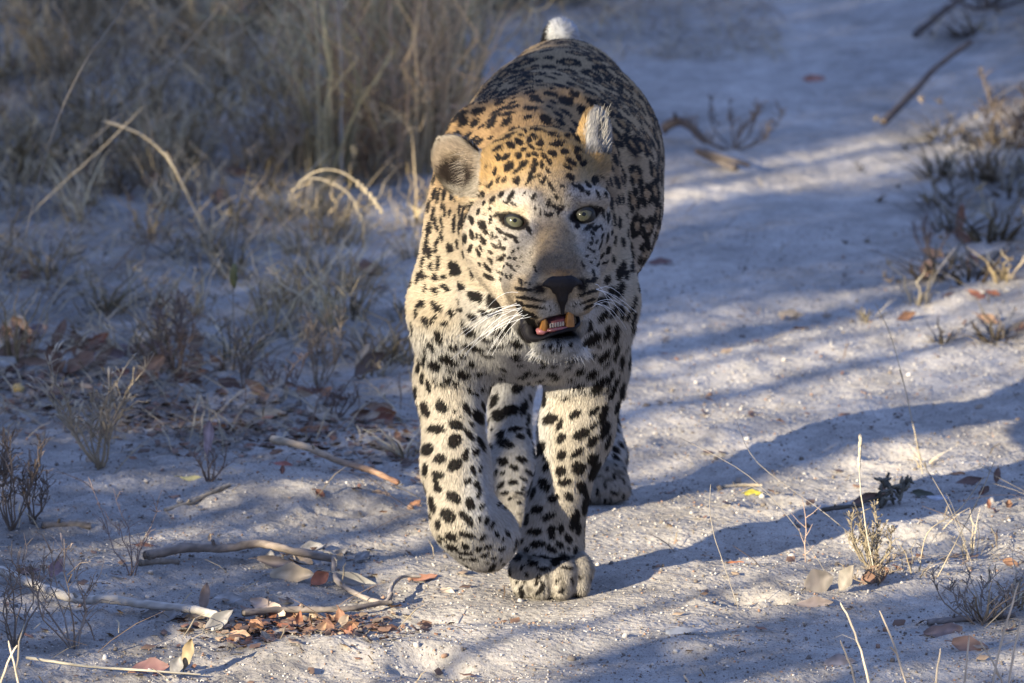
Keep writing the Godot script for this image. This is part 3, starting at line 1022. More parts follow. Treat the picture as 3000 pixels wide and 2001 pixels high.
func face_or_ear(p: Vector3, nn: Vector3) -> Color:
	var q := (world_to_head * p) * 100.0
	var m := world_to_head.basis * nn
	if (q.x < -7.9 and q.y > 2.6 and q.x * 0.4 + q.y < 8.6 + 20.0 and q.x + 7.9 < (q.y - 2.6) * 0.3 - 0.2) or (q.x > 4.3 and q.y > 7.3):
		return ear_coat(q, m)
	return head_coat(q, m)


func lay_face(v: PackedVector3Array, from: int) -> void:
	# the front surface of the head on a grid of 4 mm, so that each face spot knows how far forward it lies
	var front := {}
	for i in range(from, v.size()):
		var q := (world_to_head * v[i]) * 100.0
		var key := Vector2i(int(floor(q.x / 0.5)), int(floor(q.y / 0.5)))
		if q.z > front.get(key, -99.0):
			front[key] = q.z
	var crown_spots := [[-4.73, 5.95, 0.7, 0.47, 60], [-6.36, 5.44, 0.54, 0.23, 75], [-7.17, 5.79, 0.23, 0.14, 60], [-5.08, 7.11, 0.58, 0.33, 40], [-5.89, 7.03, 0.39, 0.27, 60], [-5.85, 7.96, 0.66, 0.29, 25], [-4.49, 8.43, 0.54, 0.29, -20], [-3.49, 8.78, 0.47, 0.27, -15], [-3.64, 7.27, 0.47, 0.37, -50], [-2.94, 6.26, 0.54, 0.4, 40], [-3.72, 5.48, 0.62, 0.23, 35], [-2.4, 7.31, 0.39, 0.27, 50], [-2.94, 8, 0.39, 0.22, 15], [-3.8, 4.28, 0.48, 0.45, 0], [-5.27, 4.44, 0.43, 0.22, 55], [-5.97, 4.44, 0.47, 0.19, 65], [-6.98, 3.85, 0.5, 0.22, 50], [-7.91, 3.7, 0.35, 0.14, 50], [-8.88, 2.89, 0.31, 0.16, 70], [-7.87, 2.61, 0.39, 0.23, 60], [-6.63, 2.07, 0.5, 0.33, 55], [-5.62, 2.61, 0.5, 0.27, 60], [-4.42, 2.5, 0.7, 0.31, 60], [-2.24, 4.44, 0.47, 0.29, 50], [-2.56, 4.01, 0.31, 0.16, 50], [-1.62, 6.38, 0.47, 0.31, -70], [-0.85, 6.14, 0.47, 0.19, -80], [-1.93, 5.87, 0.39, 0.29, 0], [-1.86, 5.33, 0.54, 0.27, 45], [-0.19, 5.48, 0.39, 0.23, -60], [-0.62, 7.19, 0.47, 0.27, -30], [-1.62, 7.38, 0.47, 0.27, -20], [0.04, 6.49, 0.47, 0.27, -60], [0.47, 7.5, 0.56, 0.37, -30], [-1, 8.74, 0.48, 0.37, 0], [-1.78, 9.44, 0.35, 0.22, -30], [-2.32, 9.05, 0.39, 0.27, 30], [-2.09, 8.35, 0.54, 0.2, -40], [-1.24, 8, 0.23, 0.14, 0], [-0.89, 7.96, 0.23, 0.16, -20], [-3.18, 9.45, 0.39, 0.17, -10], [-2.71, 10.02, 0.47, 0.22, -40], [-3.56, 10.6, 0.47, 0.35, -10], [-1.39, 10.21, 0.85, 0.22, -5], [0.16, 9.79, 0.85, 0.16, -8], [-2.01, 10.87, 0.85, 0.19, 0], [-0.23, 10.8, 0.62, 0.27, -10], [-3.18, 11.49, 0.54, 0.27, 0], [-5.04, 9.13, 0.78, 0.19, 15], [-4.03, 9.79, 0.35, 0.16, 0], [-4.73, 9.55, 0.5, 0.14, 10], [-6.04, 8.9, 0.5, 0.14, 25], [-6.43, 9.36, 0.39, 0.12, 10], [-5.54, 9.83, 0.47, 0.19, 20], [-4.57, 10.29, 0.54, 0.23, 15], [-4.96, 10.83, 0.74, 0.29, 25], [-6.43, 9.94, 0.54, 0.16, 15], [-6.36, 10.99, 0.39, 0.31, 0], [-7.21, 9.13, 0.62, 0.31, 10], [-1.16, 4.86, 0.37, 0.2, 20], [-0.54, 4.4, 0.47, 0.19, 80], [-1, 4.09, 0.35, 0.19, -40], [-1.62, 4.71, 0.31, 0.16, 40], [0.08, 3.78, 0.47, 0.2, -60], [0.47, 3.23, 0.43, 0.19, -50], [-1.78, 2.23, 0.39, 0.23, 60], [-2.87, 2.69, 0.31, 0.14, 60]]
	var temple_spots := [[0.92, 8.62, 0.89, 0.27, -3], [0.69, 9.32, 0.78, 0.17, -8], [1.85, 7.73, 0.54, 0.35, -10], [3.33, 7.73, 0.54, 0.27, -25], [2.55, 6.57, 0.66, 0.35, -35], [2.24, 5.87, 0.62, 0.31, -25], [3.4, 6.96, 0.47, 0.22, -55], [2.47, 4.71, 0.58, 0.31, -35], [5.38, 4.28, 0.47, 0.33, -60], [3.71, 3.31, 0.62, 0.31, -50], [4.49, 2.77, 0.33, 0.31, 0], [5.73, 2.61, 0.54, 0.19, -70], [6.66, 2.61, 0.43, 0.23, -75], [4.64, 3.85, 0.54, 0.23, -50], [5.96, 4.67, 0.31, 0.12, -40], [3.09, 9.36, 0.7, 0.19, -65], [3.56, 9.05, 0.47, 0.17, -80], [2.24, 9.36, 0.39, 0.35, 0], [3.95, 6.26, 0.39, 0.27, 0], [0.92, 2.23, 0.39, 0.23, -60], [0.3, 3.39, 0.47, 0.2, -50], [6.58, 4.24, 0.22, 0.16, 0], [2.94, 3.7, 0.43, 0.17, -45], [1.54, 3.54, 0.35, 0.16, -30]]
	var cheek_spots := [[-7.72, 1.65, 0.31, 0.23, 70], [-8.34, 0.61, 0.43, 0.25, 80], [-6.91, 0.92, 0.27, 0.19, 70], [-9.12, -0.36, 0.5, 0.27, -75], [-7.8, -0.98, 0.66, 0.47, -55], [-7.45, -1.68, 0.47, 0.28, -65], [-6.83, -0.36, 0.54, 0.19, 85], [-9.08, -2.07, 0.58, 0.27, -75], [-8.42, -2.3, 0.39, 0.16, -80], [-7.72, -2.77, 0.62, 0.31, -60], [-6.68, -2.22, 0.43, 0.19, 80], [-9.89, -0.21, 0.47, 0.14, 85], [-9.86, -2.69, 0.58, 0.16, 85], [-9.27, -3.66, 0.47, 0.27, 70], [-8.23, -4.16, 0.58, 0.27, -60], [-7.96, -3.62, 0.39, 0.19, -75], [-10.36, -3.7, 0.47, 0.14, -80], [-9.74, -4.94, 0.43, 0.19, -65], [-6.83, -4.08, 0.35, 0.19, -40], [-6.4, -3.39, 0.47, 0.19, -40], [-5.71, -3.23, 0.43, 0.22, -80], [-5.24, -3.7, 0.27, 0.26, 45], [-5.71, -4.82, 0.37, 0.31, -15], [-6.79, -5.09, 0.54, 0.23, -60], [-7.18, -5.87, 0.7, 0.25, -50], [-8.11, -5.56, 0.31, 0.14, -60], [-5.63, -6.57, 0.43, 0.19, -40], [-7.02, -7.03, 0.7, 0.29, -25], [-5.78, -7.26, 0.39, 0.22, -50], [-4.89, -7.03, 0.35, 0.14, -60], [-4.43, -7.07, 0.31, 0.17, 80], [-3.26, -7.61, 0.47, 0.23, -65], [-2.6, -7.81, 0.15, 0.15, 0], [-2.1, -7.92, 0.16, 0.16, 0], [-5.24, -4.55, 0.27, 0.16, -45], [-4.66, -4.86, 0.27, 0.19, 0], [-3.92, -4.98, 0.23, 0.17, 30], [-3.11, -4.78, 0.23, 0.09, 50], [-4.19, -4.16, 0.31, 0.16, 60], [-3.53, -3.85, 0.19, 0.14, 45], [-1.6, -6.02, 0.35, 0.12, -70], [-1.36, -6.49, 0.19, 0.09, -60], [-4.47, -2.3, 0.85, 0.25, -22], [-5.78, -1.68, 0.47, 0.22, -40], [-5.16, -2.61, 0.35, 0.17, -30], [-3.85, -2.92, 0.39, 0.16, -30], [-6.17, -2.46, 0.27, 0.17, 40], [-2.53, -1.29, 0.85, 0.25, -60], [-5.94, 0.26, 0.58, 0.26, 18], [-5.01, 1.65, 0.35, 0.17, -25], [-4.16, 1.5, 0.39, 0.16, -20], [-1.6, 0.88, 0.35, 0.17, -80], [-1.01, 0.45, 0.35, 0.19, -70], [-0.43, 0.26, 0.27, 0.22, 60], [0.19, 0.22, 0.35, 0.19, 20], [0.58, 1.07, 0.39, 0.23, -50], [1.27, 0.92, 0.47, 0.27, 30], [1, 0.34, 0.23, 0.17, -60], [-0.04, 1.5, 0.47, 0.29, 60], [-4.78, -5.64, 0.31, 0.14, -40], [-4.31, -5.95, 0.35, 0.17, -60], [-3.92, -6.37, 0.19, 0.14, 0], [-3.61, -5.87, 0.16, 0.12, 0], [-5.32, -5.87, 0.19, 0.12, 60], [-10.05, 1.42, 0.47, 0.14, 75], [-9.47, 1.46, 0.43, 0.14, 75], [-8.96, 1.5, 0.35, 0.19, 70], [-2.91, -5.33, 0.17, 0.09, 40], [-3.3, -5.91, 0.12, 0.11, 0], [-2.06, -4.32, 0.2, 0.09, 60], [-7.57, 0.37, 0.14, 0.11, 0]]
	var other_cheek_spots := [[6.31, 0.34, 0.62, 0.19, -70], [6.93, -0.13, 0.74, 0.17, -85], [4.64, -1.29, 0.66, 0.31, 35], [5.42, -1.37, 0.43, 0.28, 40], [6.12, -1.29, 0.39, 0.14, -70], [6.27, -2.22, 0.43, 0.12, 65], [6.85, -2.38, 0.58, 0.16, 80], [6.12, -3.08, 0.47, 0.11, 75], [6.82, -3.85, 0.47, 0.14, 75], [7.47, -1.76, 0.47, 0.16, 80], [6.2, -4.55, 0.47, 0.17, 55], [5.88, -5.48, 0.47, 0.19, 45], [6.51, -5.25, 0.39, 0.12, 40], [4.84, -3.23, 0.27, 0.16, -20], [5.19, -4.16, 0.23, 0.19, 0], [4.64, -3.85, 0.31, 0.14, -30], [5.34, -4.94, 0.19, 0.12, 0], [3.87, -5.71, 0.47, 0.14, -75], [5.03, -2.69, 0.39, 0.14, -70], [5.11, -1.99, 0.39, 0.19, -45], [3.29, -1.14, 0.43, 0.31, -70], [5.65, 0.96, 0.62, 0.36, -15], [5.96, -3.54, 0.35, 0.12, 70], [5.57, -3, 0.27, 0.14, 60], [4.33, -4.71, 0.23, 0.12, 20], [4.88, -5.4, 0.19, 0.14, 0], [7.36, -0.59, 0.39, 0.12, 85]]
	var muzzle_spots := [[-3.12, -8.47, 0.85, 0.22, -12], [-1.99, -8.55, 0.21, 0.2, 0], [-1.49, -8.63, 0.35, 0.09, -30], [-2.42, -9.56, 1.47, 0.21, -8], [-0.79, -9.79, 0.54, 0.1, -10], [-1.64, -10.53, 1.51, 0.19, -6], [-3.35, -10.18, 0.62, 0.31, -25], [-3.74, -10.72, 0.31, 0.35, 0], [-2.11, -11.49, 0.85, 0.28, -25], [-3.19, -11.11, 0.7, 0.39, -30], [-2.73, -11.96, 0.85, 0.47, -20], [4.49, -8.86, 1.16, 0.21, 18], [4.41, -9.87, 1.01, 0.19, 18], [4.49, -10.53, 0.7, 0.21, 25], [5.03, -7.46, 0.54, 0.28, 25], [4.33, -7.54, 0.31, 0.22, 0], [5.11, -6.61, 0.47, 0.17, -80], [0.14, -10.33, 0.12, 0.12, 0], [0.69, -10.25, 0.12, 0.09, 0], [0.22, -10.8, 0.11, 0.11, 0], [2.74, -10.33, 0.12, 0.12, 0], [3.09, -10.22, 0.11, 0.09, 0], [2.9, -9.98, 0.11, 0.09, 0], [0.14, -14.91, 0.31, 0.22, 60], [1, -14.67, 0.62, 0.12, 80], [2.39, -14.67, 0.27, 0.22, 30], [0.53, -15.3, 0.31, 0.17, 40], [1.31, -15.14, 0.43, 0.16, 70], [-0.56, -14.83, 0.19, 0.16, 0]]
	for group in [crown_spots, temple_spots, cheek_spots, other_cheek_spots, muzzle_spots]:
		for s in group:
			var key := Vector2i(int(floor(s[0] / 0.5)), int(floor(s[1] / 0.5)))
			var i := head_spots.size()
			var a := deg_to_rad(s[4])
			head_spots.push_back(PackedFloat32Array([s[0], s[1], s[2], s[3], cos(a), sin(a), front.get(key, -3.0)]))
			var r: float = maxf(s[2], s[3]) * 1.7
			for x in range(int(floor(s[0] - r)), int(floor(s[0] + r)) + 1):
				for y in range(int(floor(s[1] - r)), int(floor(s[1] + r)) + 1):
					var k := Vector2i(x, y)
					if not head_cells.has(k):
						head_cells[k] = PackedInt32Array()
					head_cells[k].push_back(i)


func lay_marks(v: PackedVector3Array, count: int) -> void:
	# the solid spots of neck, shoulders, chest and legs, each laid on the front of the animal where it sits
	var front := {}
	for i in count:
		var q := (world_to_head * v[i]) * 100.0
		var key := Vector2i(int(floor(q.x / 0.8)), int(floor(q.y / 0.8)))
		if not front.has(key) or q.z > front[key]:
			front[key] = q.z
	var neck_marks := [[-14.2, -0.8, 0.71, 0.4, -80], [-12.6, -0.3, 0.95, 0.19, -80], [-12.2, 1.2, 0.79, 0.19, -85], [-14.5, -3.1, 0.95, 0.32, 80], [-11.6, -3.2, 0.56, 0.4, -70], [-13.3, -3.2, 0.79, 0.22, 85], [-14, -4, 0.71, 0.35, 85], [-14.9, -5, 0.71, 0.22, 80], [-13.9, -5.7, 0.4, 0.24, -70], [-13, -5, 0.79, 0.25, 85], [-12.6, -1.8, 0.56, 0.24, -80], [-13.4, -0.1, 0.63, 0.19, 85], [-13.1, -0.9, 0.4, 0.16, 80], [-12.6, 1.8, 0.48, 0.16, 80], [-13.7, 0.9, 0.95, 0.24, 80], [-14.3, -1.5, 0.71, 0.22, 80], [-13.2, -6.9, 0.44, 0.35, -60], [-12.3, -6.8, 0.29, 0.22, 0], [-12.1, -8.1, 0.56, 0.32, -30], [-15.5, -7, 0.71, 0.22, 80], [-14.8, -7, 0.48, 0.19, 85], [-13.1, -2.4, 0.48, 0.16, 80], [-15, -6.5, 0.63, 0.22, 80]]
	var shoulder_marks := [[-14.9, -5.3, 0.63, 0.22, 80], [-13, -5.2, 0.79, 0.29, 82], [-13.8, -5.4, 0.4, 0.22, 80], [-11.1, -5.5, 0.79, 0.54, -40], [-10.9, -6.2, 0.71, 0.41, 0], [-13.3, -7, 0.4, 0.35, -60], [-12.2, -6.8, 0.29, 0.24, 0], [-15.4, -7.1, 0.56, 0.22, 80], [-14.3, -6.9, 0.24, 0.19, 0], [-12.1, -8.1, 0.51, 0.32, -35], [-13.3, -8.5, 0.44, 0.32, -30], [-14.5, -8.3, 0.48, 0.19, 75], [-10.3, -7.9, 0.71, 0.44, -30], [-8.3, -9.1, 0.95, 0.57, -20], [-11.2, -9.5, 0.67, 0.38, -25], [-15, -9.9, 0.48, 0.41, -50], [-13.2, -10.2, 0.71, 0.41, -40], [-15.7, -10.7, 0.79, 0.22, 80], [-10.5, -10.6, 0.4, 0.29, 0], [-11.5, -10.9, 0.4, 0.35, 0], [-13.6, -11.3, 0.29, 0.29, 0], [-14.7, -11.8, 0.63, 0.35, -70], [-14, -11.9, 0.29, 0.29, 0], [-12.4, -12, 0.4, 0.38, -60], [-10.3, -11.9, 0.48, 0.32, -30], [-9.1, -12.9, 0.67, 0.48, -30], [-13.3, -13.5, 0.76, 0.41, -60], [-11.3, -13.3, 0.67, 0.35, -30], [-7.3, -13.7, 0.87, 0.29, -20], [-14.2, -14.5, 0.71, 0.32, -70], [-11.5, -14.6, 0.56, 0.38, -10], [-15.1, -14.7, 0.4, 0.19, -80], [-9.2, -14.7, 1.19, 0.35, -15], [-7.8, -15.7, 1.03, 0.25, -5], [-5.9, -14.5, 1.11, 0.22, 10], [-10.4, -15.7, 0.56, 0.24, 0], [-12.2, -16.2, 1.19, 0.51, -25], [-13.9, -16.8, 0.71, 0.6, -30], [-15.2, -16.2, 0.87, 0.29, 75], [-15.8, -16.5, 0.4, 0.24, 80], [-15.9, -17.6, 0.63, 0.22, 80], [-9.4, -16.8, 0.48, 0.35, -20], [-8, -16.8, 0.4, 0.22, -10], [-6.2, -16.7, 0.63, 0.25, 10], [-4, -15.8, 0.51, 0.44, 40], [-10.4, -18, 0.87, 0.6, -20], [-12.1, -17.5, 0.4, 0.29, -40], [-13.9, -18.6, 0.29, 0.25, 0], [-15.4, -18.8, 0.71, 0.25, 85], [-12.3, -18.6, 0.48, 0.4, 0], [-13.1, -19.3, 0.63, 0.35, -20], [-14.6, -19.7, 0.76, 0.29, -75], [-11.2, -19.1, 0.48, 0.32, 0], [-16.2, -20.5, 0.79, 0.25, 85], [-8.1, -19.9, 0.4, 0.32, 0], [-9.5, -20.3, 0.56, 0.29, -45], [-8.8, -20.7, 0.32, 0.19, -60], [-2.6, -18.1, 0.63, 0.38, 40], [-7.3, -10.9, 0.63, 0.29, -20], [-8.9, -11.4, 0.63, 0.35, -25], [-6.1, -10.9, 0.63, 0.29, 10], [-5.7, -12.9, 0.71, 0.29, 5]]  # one mark between the legs is chest shade painted as a spot
	var lifted_leg_marks := [[-15, -22.5, 0.95, 0.51, -65], [-13, -22.2, 0.87, 0.6, -55], [-15.8, -24.1, 0.71, 0.25, 80], [-11.2, -21.6, 0.56, 0.32, -60], [-11.4, -22.9, 0.29, 0.22, 0], [-10.1, -22.5, 0.87, 0.32, -65], [-8.7, -23.5, 1.03, 0.6, -60], [-10.7, -23.6, 0.22, 0.19, 0], [-13.6, -25, 0.98, 0.57, -10], [-11.3, -24.5, 0.71, 0.57, -30], [-9.6, -24.4, 0.48, 0.22, -60], [-15.7, -25, 0.56, 0.24, 85], [-9.9, -25.7, 0.79, 0.32, -55], [-11.4, -26.5, 0.87, 0.67, 60], [-14.5, -27.5, 0.79, 0.71, 40], [-8.5, -26.8, 0.95, 0.29, -60], [-9, -27.8, 0.48, 0.32, 60], [-10.2, -28.2, 0.71, 0.32, 80], [-13, -28.6, 0.71, 0.54, 0], [-15.7, -28.1, 0.79, 0.22, 80], [-8, -22.3, 0.63, 0.25, -70], [-16.1, -22.5, 0.63, 0.19, 85]]
	var hind_leg_marks := [[-6.2, -20, 0.98, 0.6, -5], [-3.8, -20.2, 0.87, 0.6, 60], [-2.4, -19.6, 0.48, 0.24, 80], [-6, -23.9, 0.87, 0.71, -20], [-4.6, -23.2, 0.95, 0.67, 10], [-3.1, -22.9, 1.11, 0.44, 75], [-7.3, -23.7, 0.95, 0.35, -60], [-4.1, -25.7, 0.79, 0.32, 5], [-7.3, -26.2, 0.95, 0.35, -75], [-3.5, -26.7, 0.48, 0.38, -20], [-5.2, -27.6, 0.87, 0.54, -25], [-2.6, -24.4, 0.79, 0.24, 80], [-5.5, -29.7, 0.63, 0.44, 0], [-3.3, -29.6, 0.63, 0.32, -20], [-6.8, -27.9, 0.48, 0.22, -60], [-1.9, -28.8, 0.71, 0.22, -75]]
	var chest_marks := [[3.2, -16, 1.19, 0.44, 18], [-0.5, -16.4, 0.79, 0.32, -20], [0.9, -17, 0.56, 0.16, 0], [0.8, -18, 0.63, 0.32, -10], [2.4, -17.3, 0.4, 0.22, 0], [4.1, -17.6, 0.56, 0.38, 30], [5.5, -17.9, 0.79, 0.44, 40], [7, -15.7, 0.95, 0.44, 45], [5.2, -13.7, 1.35, 0.6, 30], [4.5, -12.3, 0.71, 0.48, 15], [7.1, -13, 0.87, 0.4, 75], [8.2, -13.2, 1.03, 0.35, 85], [8.5, -6, 1.11, 0.51, 70], [6.9, -7, 0.6, 0.38, 55], [9.2, -6.6, 0.63, 0.29, 70], [8.3, -8.3, 0.95, 0.44, 70], [7.2, -8.5, 0.63, 0.4, 70], [10, -5.6, 0.79, 0.32, 80], [7.8, -10.6, 0.79, 0.38, 70], [8.7, -10.6, 0.95, 0.35, -80], [6.4, -11.3, 0.79, 0.38, 50], [9.6, -11.1, 0.71, 0.25, 75], [10.2, -9.7, 0.79, 0.25, 80], [10.3, -11.5, 0.95, 0.29, 80], [6.2, -14.4, 0.29, 0.29, 0], [7.4, -16.7, 0.48, 0.22, 40], [8.5, -15.2, 0.95, 0.35, 75], [9.1, -16.7, 0.95, 0.32, 85], [5.5, -15.7, 0.48, 0.29, 25], [7.7, -18.2, 0.79, 0.32, 70], [6.2, -19.3, 1.27, 0.6, 50], [2.9, -18.7, 0.29, 0.22, 0], [3.8, -19.4, 0.95, 0.22, 10], [3.5, -20.7, 0.29, 0.19, 20], [2.3, -21.2, 0.63, 0.29, 30], [1.1, -20.9, 0.29, 0.22, 0], [4.3, -20.2, 0.32, 0.22, 30], [7.9, -20.4, 0.95, 0.41, 80], [8.5, -19, 0.71, 0.32, 75], [9.2, -20.2, 0.95, 0.29, 80], [7.2, -20, 0.63, 0.25, 70], [5.9, -9.5, 0.79, 0.32, 40], [6.7, -9.5, 0.63, 0.29, 60]]
	var planted_leg_marks := [[3.4, -23.2, 0.76, 0.44, 35], [0.4, -23.8, 0.87, 0.6, 25], [1.5, -24.5, 0.79, 0.32, 65], [6.8, -23.2, 1.27, 0.51, 75], [5.6, -22.8, 0.87, 0.35, 35], [8.6, -22.4, 0.79, 0.35, 70], [4.1, -25.6, 1.03, 0.57, 30], [5.4, -24.8, 0.79, 0.29, 45], [7, -25.2, 1.03, 0.51, 65], [1.7, -26.1, 0.63, 0.44, 50], [5.5, -26.5, 0.87, 0.48, 55], [-0.8, -27.5, 1.03, 0.51, 65], [1.7, -28.2, 0.71, 0.51, 60], [3.6, -27.9, 0.87, 0.4, 40], [7.4, -26.7, 0.95, 0.29, 75], [5.6, -28.7, 0.79, 0.63, 50], [-0.3, -28.7, 0.32, 0.16, 40]]
	var lifted_paw_marks := [[-11.4, -29.3, 0.87, 0.63, 30], [-14.9, -30, 0.79, 0.35, 85], [-13.3, -30.5, 0.71, 0.4, -10], [-13.6, -31.5, 0.71, 0.32, -75], [-13.3, -32.2, 0.63, 0.4, -30], [-11, -31.3, 0.87, 0.44, -40], [-10.1, -31.4, 0.48, 0.24, -80], [-9.7, -31.3, 0.44, 0.19, 80], [-8.9, -31.7, 0.44, 0.35, 60], [-9.3, -30, 0.63, 0.24, -70], [-8.5, -29.9, 0.48, 0.19, 70], [-11.5, -33.3, 0.95, 0.54, -45], [-15.1, -32.5, 0.95, 0.22, -80], [-14, -34.1, 1.11, 0.44, -75], [-9.6, -34.1, 0.76, 0.44, -75], [-8.7, -32.8, 0.71, 0.22, 80], [-12.1, -35.4, 0.95, 0.67, -45], [-10, -35.8, 1.11, 0.41, -50], [-13.3, -36.5, 0.6, 0.35, 80], [-14.5, -35.3, 0.79, 0.25, -55], [-8.3, -34.5, 0.4, 0.19, 60], [-7.7, -36.1, 0.48, 0.32, 80], [-8.5, -35.9, 0.4, 0.19, -70], [-7, -36.6, 0.48, 0.24, 60], [-11.8, -38, 0.71, 0.51, -10], [-9.9, -37.8, 0.95, 0.35, -15], [-12.9, -38.2, 0.63, 0.22, -35], [-8.1, -38.1, 0.56, 0.29, 55], [-6.4, -37.8, 0.4, 0.24, -70], [-5.6, -38.4, 0.32, 0.19, 60], [-13.3, -38.6, 0.48, 0.19, -50], [-11.8, -39.4, 0.79, 0.41, -20], [-10.1, -39.2, 0.56, 0.35, -40], [-8.5, -39.6, 0.48, 0.29, 10], [-7.4, -39.3, 0.6, 0.25, 5], [-5.7, -39.6, 0.48, 0.25, 10], [-10.1, -40.1, 0.95, 0.22, 0], [-7.7, -40.3, 0.63, 0.25, 20], [-9.1, -40.9, 0.56, 0.24, 0], [-6.5, -40.7, 0.4, 0.22, 0], [-10.5, -40.8, 0.48, 0.19, -20], [-6.7, -42, 0.71, 0.35, 60], [-5.7, -40.9, 0.24, 0.19, 0], [-5.3, -41.6, 0.24, 0.19, 0], [-7.5, -41.3, 0.32, 0.13, 0]]
	var hind_paw_marks := [[-5.5, -29.8, 0.6, 0.44, 0], [-4.2, -30.5, 0.56, 0.35, -30], [-3.3, -29.6, 0.6, 0.35, -15], [-6.8, -29.6, 0.32, 0.24, 60], [-6.3, -31.1, 0.35, 0.19, 70], [-5.5, -31.2, 0.35, 0.22, 0], [-5.7, -32.8, 0.56, 0.32, 50], [-4.3, -32.4, 0.56, 0.38, 10], [-3.1, -32, 0.44, 0.22, -30], [-5.1, -33.8, 0.44, 0.22, 0], [-3.6, -33.8, 0.44, 0.25, -20], [-3.1, -33.2, 0.32, 0.19, 40], [-6.4, -34.4, 0.35, 0.22, 45], [-5.6, -34.8, 0.32, 0.22, 0], [-4.6, -34.6, 0.29, 0.22, 0], [-3.6, -35.1, 0.29, 0.19, 0], [-2.8, -34.9, 0.32, 0.19, -60], [-6.8, -31.9, 0.25, 0.16, 70], [-6.6, -32.6, 0.22, 0.16, 60], [-2.4, -31.2, 0.63, 0.19, -45], [-5.1, -37.8, 0.48, 0.25, -50], [-3.5, -37.3, 0.48, 0.25, 80]]
	var planted_shin_marks := [[-0.1, -29.7, 0.63, 0.35, 65], [1.6, -30.2, 0.63, 0.57, 30], [3.8, -29.9, 0.87, 0.76, 30], [5.9, -30.3, 1.27, 0.6, 65], [-0.3, -32, 0.87, 0.54, -60], [2.1, -31.6, 0.87, 0.41, 10], [4.2, -32.3, 0.98, 0.57, -65], [-1.6, -33, 0.79, 0.25, 75], [2.6, -33.4, 0.63, 0.41, -50], [0.7, -33.6, 0.63, 0.48, 20], [-1.2, -35, 0.71, 0.48, 20], [0.1, -35.9, 0.79, 0.38, 25], [2.3, -35.1, 0.98, 0.54, 25], [4.6, -34.4, 1.27, 0.41, 80], [3.2, -36.3, 1.27, 0.54, 75], [-2.4, -36.3, 0.79, 0.22, 80], [-1.5, -37.8, 0.82, 0.41, 5], [0.5, -37.6, 0.71, 0.44, 75], [1.6, -37.4, 0.63, 0.38, 80], [2.4, -38.6, 0.67, 0.41, -60], [3.7, -37.5, 0.71, 0.32, 75], [-1.1, -39.3, 0.79, 0.44, 10], [0.4, -39.9, 0.79, 0.38, -35], [1.4, -39.3, 0.51, 0.35, -50], [-2.4, -40.1, 0.35, 0.29, 0], [0.5, -38.5, 0.29, 0.19, 0], [1.8, -40.6, 0.44, 0.29, 10], [3.3, -40.1, 0.51, 0.32, 80], [-1.6, -40.8, 0.35, 0.19, 50], [-0.5, -41, 0.63, 0.38, -10], [-3.5, -41.2, 0.51, 0.41, 10], [-2.3, -41.5, 0.51, 0.19, 80], [0.9, -41.6, 0.71, 0.51, 0], [1.9, -41.4, 0.44, 0.29, -10], [2.7, -41.1, 0.4, 0.25, -40], [-1.6, -41.9, 0.48, 0.29, 10], [2.5, -40, 0.22, 0.19, 0], [-0.5, -42.4, 0.79, 0.19, -8], [2.2, -42.3, 0.63, 0.16, -5], [-3, -39, 0.32, 0.22, 30], [-4.5, -42.8, 0.48, 0.19, 80]]
	var planted_paw_marks := [[-2.5, -43, 0.35, 0.22, -60], [-3.7, -44, 0.29, 0.16, 50], [-2.9, -43.9, 0.25, 0.19, 0], [-3.2, -45.7, 0.71, 0.22, 80], [-4.1, -45.4, 0.22, 0.13, 70], [-0.8, -44.8, 0.63, 0.29, 60], [-1.2, -43.4, 0.4, 0.19, 60], [-1.3, -45.3, 0.22, 0.13, 70], [1.2, -43.8, 0.4, 0.19, 50], [2.9, -43.8, 0.56, 0.16, -70], [1.7, -45.1, 0.4, 0.22, 40], [-3.7, -46.8, 0.32, 0.19, 0], [-2.2, -47, 0.32, 0.19, 0], [-0, -46.1, 0.4, 0.16, 50], [3.8, -43.3, 0.32, 0.13, -20]]
	var right := head_to_world.basis.x
	var up := head_to_world.basis.y
	for group in [neck_marks, shoulder_marks, lifted_leg_marks, hind_leg_marks, chest_marks, planted_leg_marks, lifted_paw_marks, hind_paw_marks, planted_shin_marks, planted_paw_marks]:
		for s in group:
			var key := Vector2i(int(floor(s[0] / 0.8)), int(floor(s[1] / 0.8)))
			if not front.has(key):
				continue
			var p := head_to_world * (Vector3(s[0], s[1], front[key] - 0.2) * 0.01)
			var a := deg_to_rad(s[4])
			add_spot(p, right * cos(a) + up * sin(a), up * cos(a) - right * sin(a), s[2] * 0.0120, s[3] * 0.0120, 0)


func flow(p: Vector3, nn: Vector3, on_head: bool) -> Vector3:
	# the way the hair lies
	var d := Vector3.ZERO
	if on_head:
		var q := (world_to_head * p) * 100.0
		d = head_to_world.basis * (q - Vector3(1.4, -7.4, 9.5)).normalized()
		if q.y < -12.0:
			d = Vector3(0, -1, 0.25)
		elif q.y < -8.0 and q.z > 1.0:
			d = head_to_world.basis * Vector3(q.x - 1.4, -1.5, -2.0).normalized()
	else:
		d = Vector3(0, -0.40, -1.0).lerp(Vector3(0.0, -1.0, -0.1), smoothstep(0.42, 0.30, p.y))
	d -= nn * d.dot(nn)
	return d.normalized() if d.length_squared() > 1e-6 else nn.cross(Vector3.RIGHT).normalized()


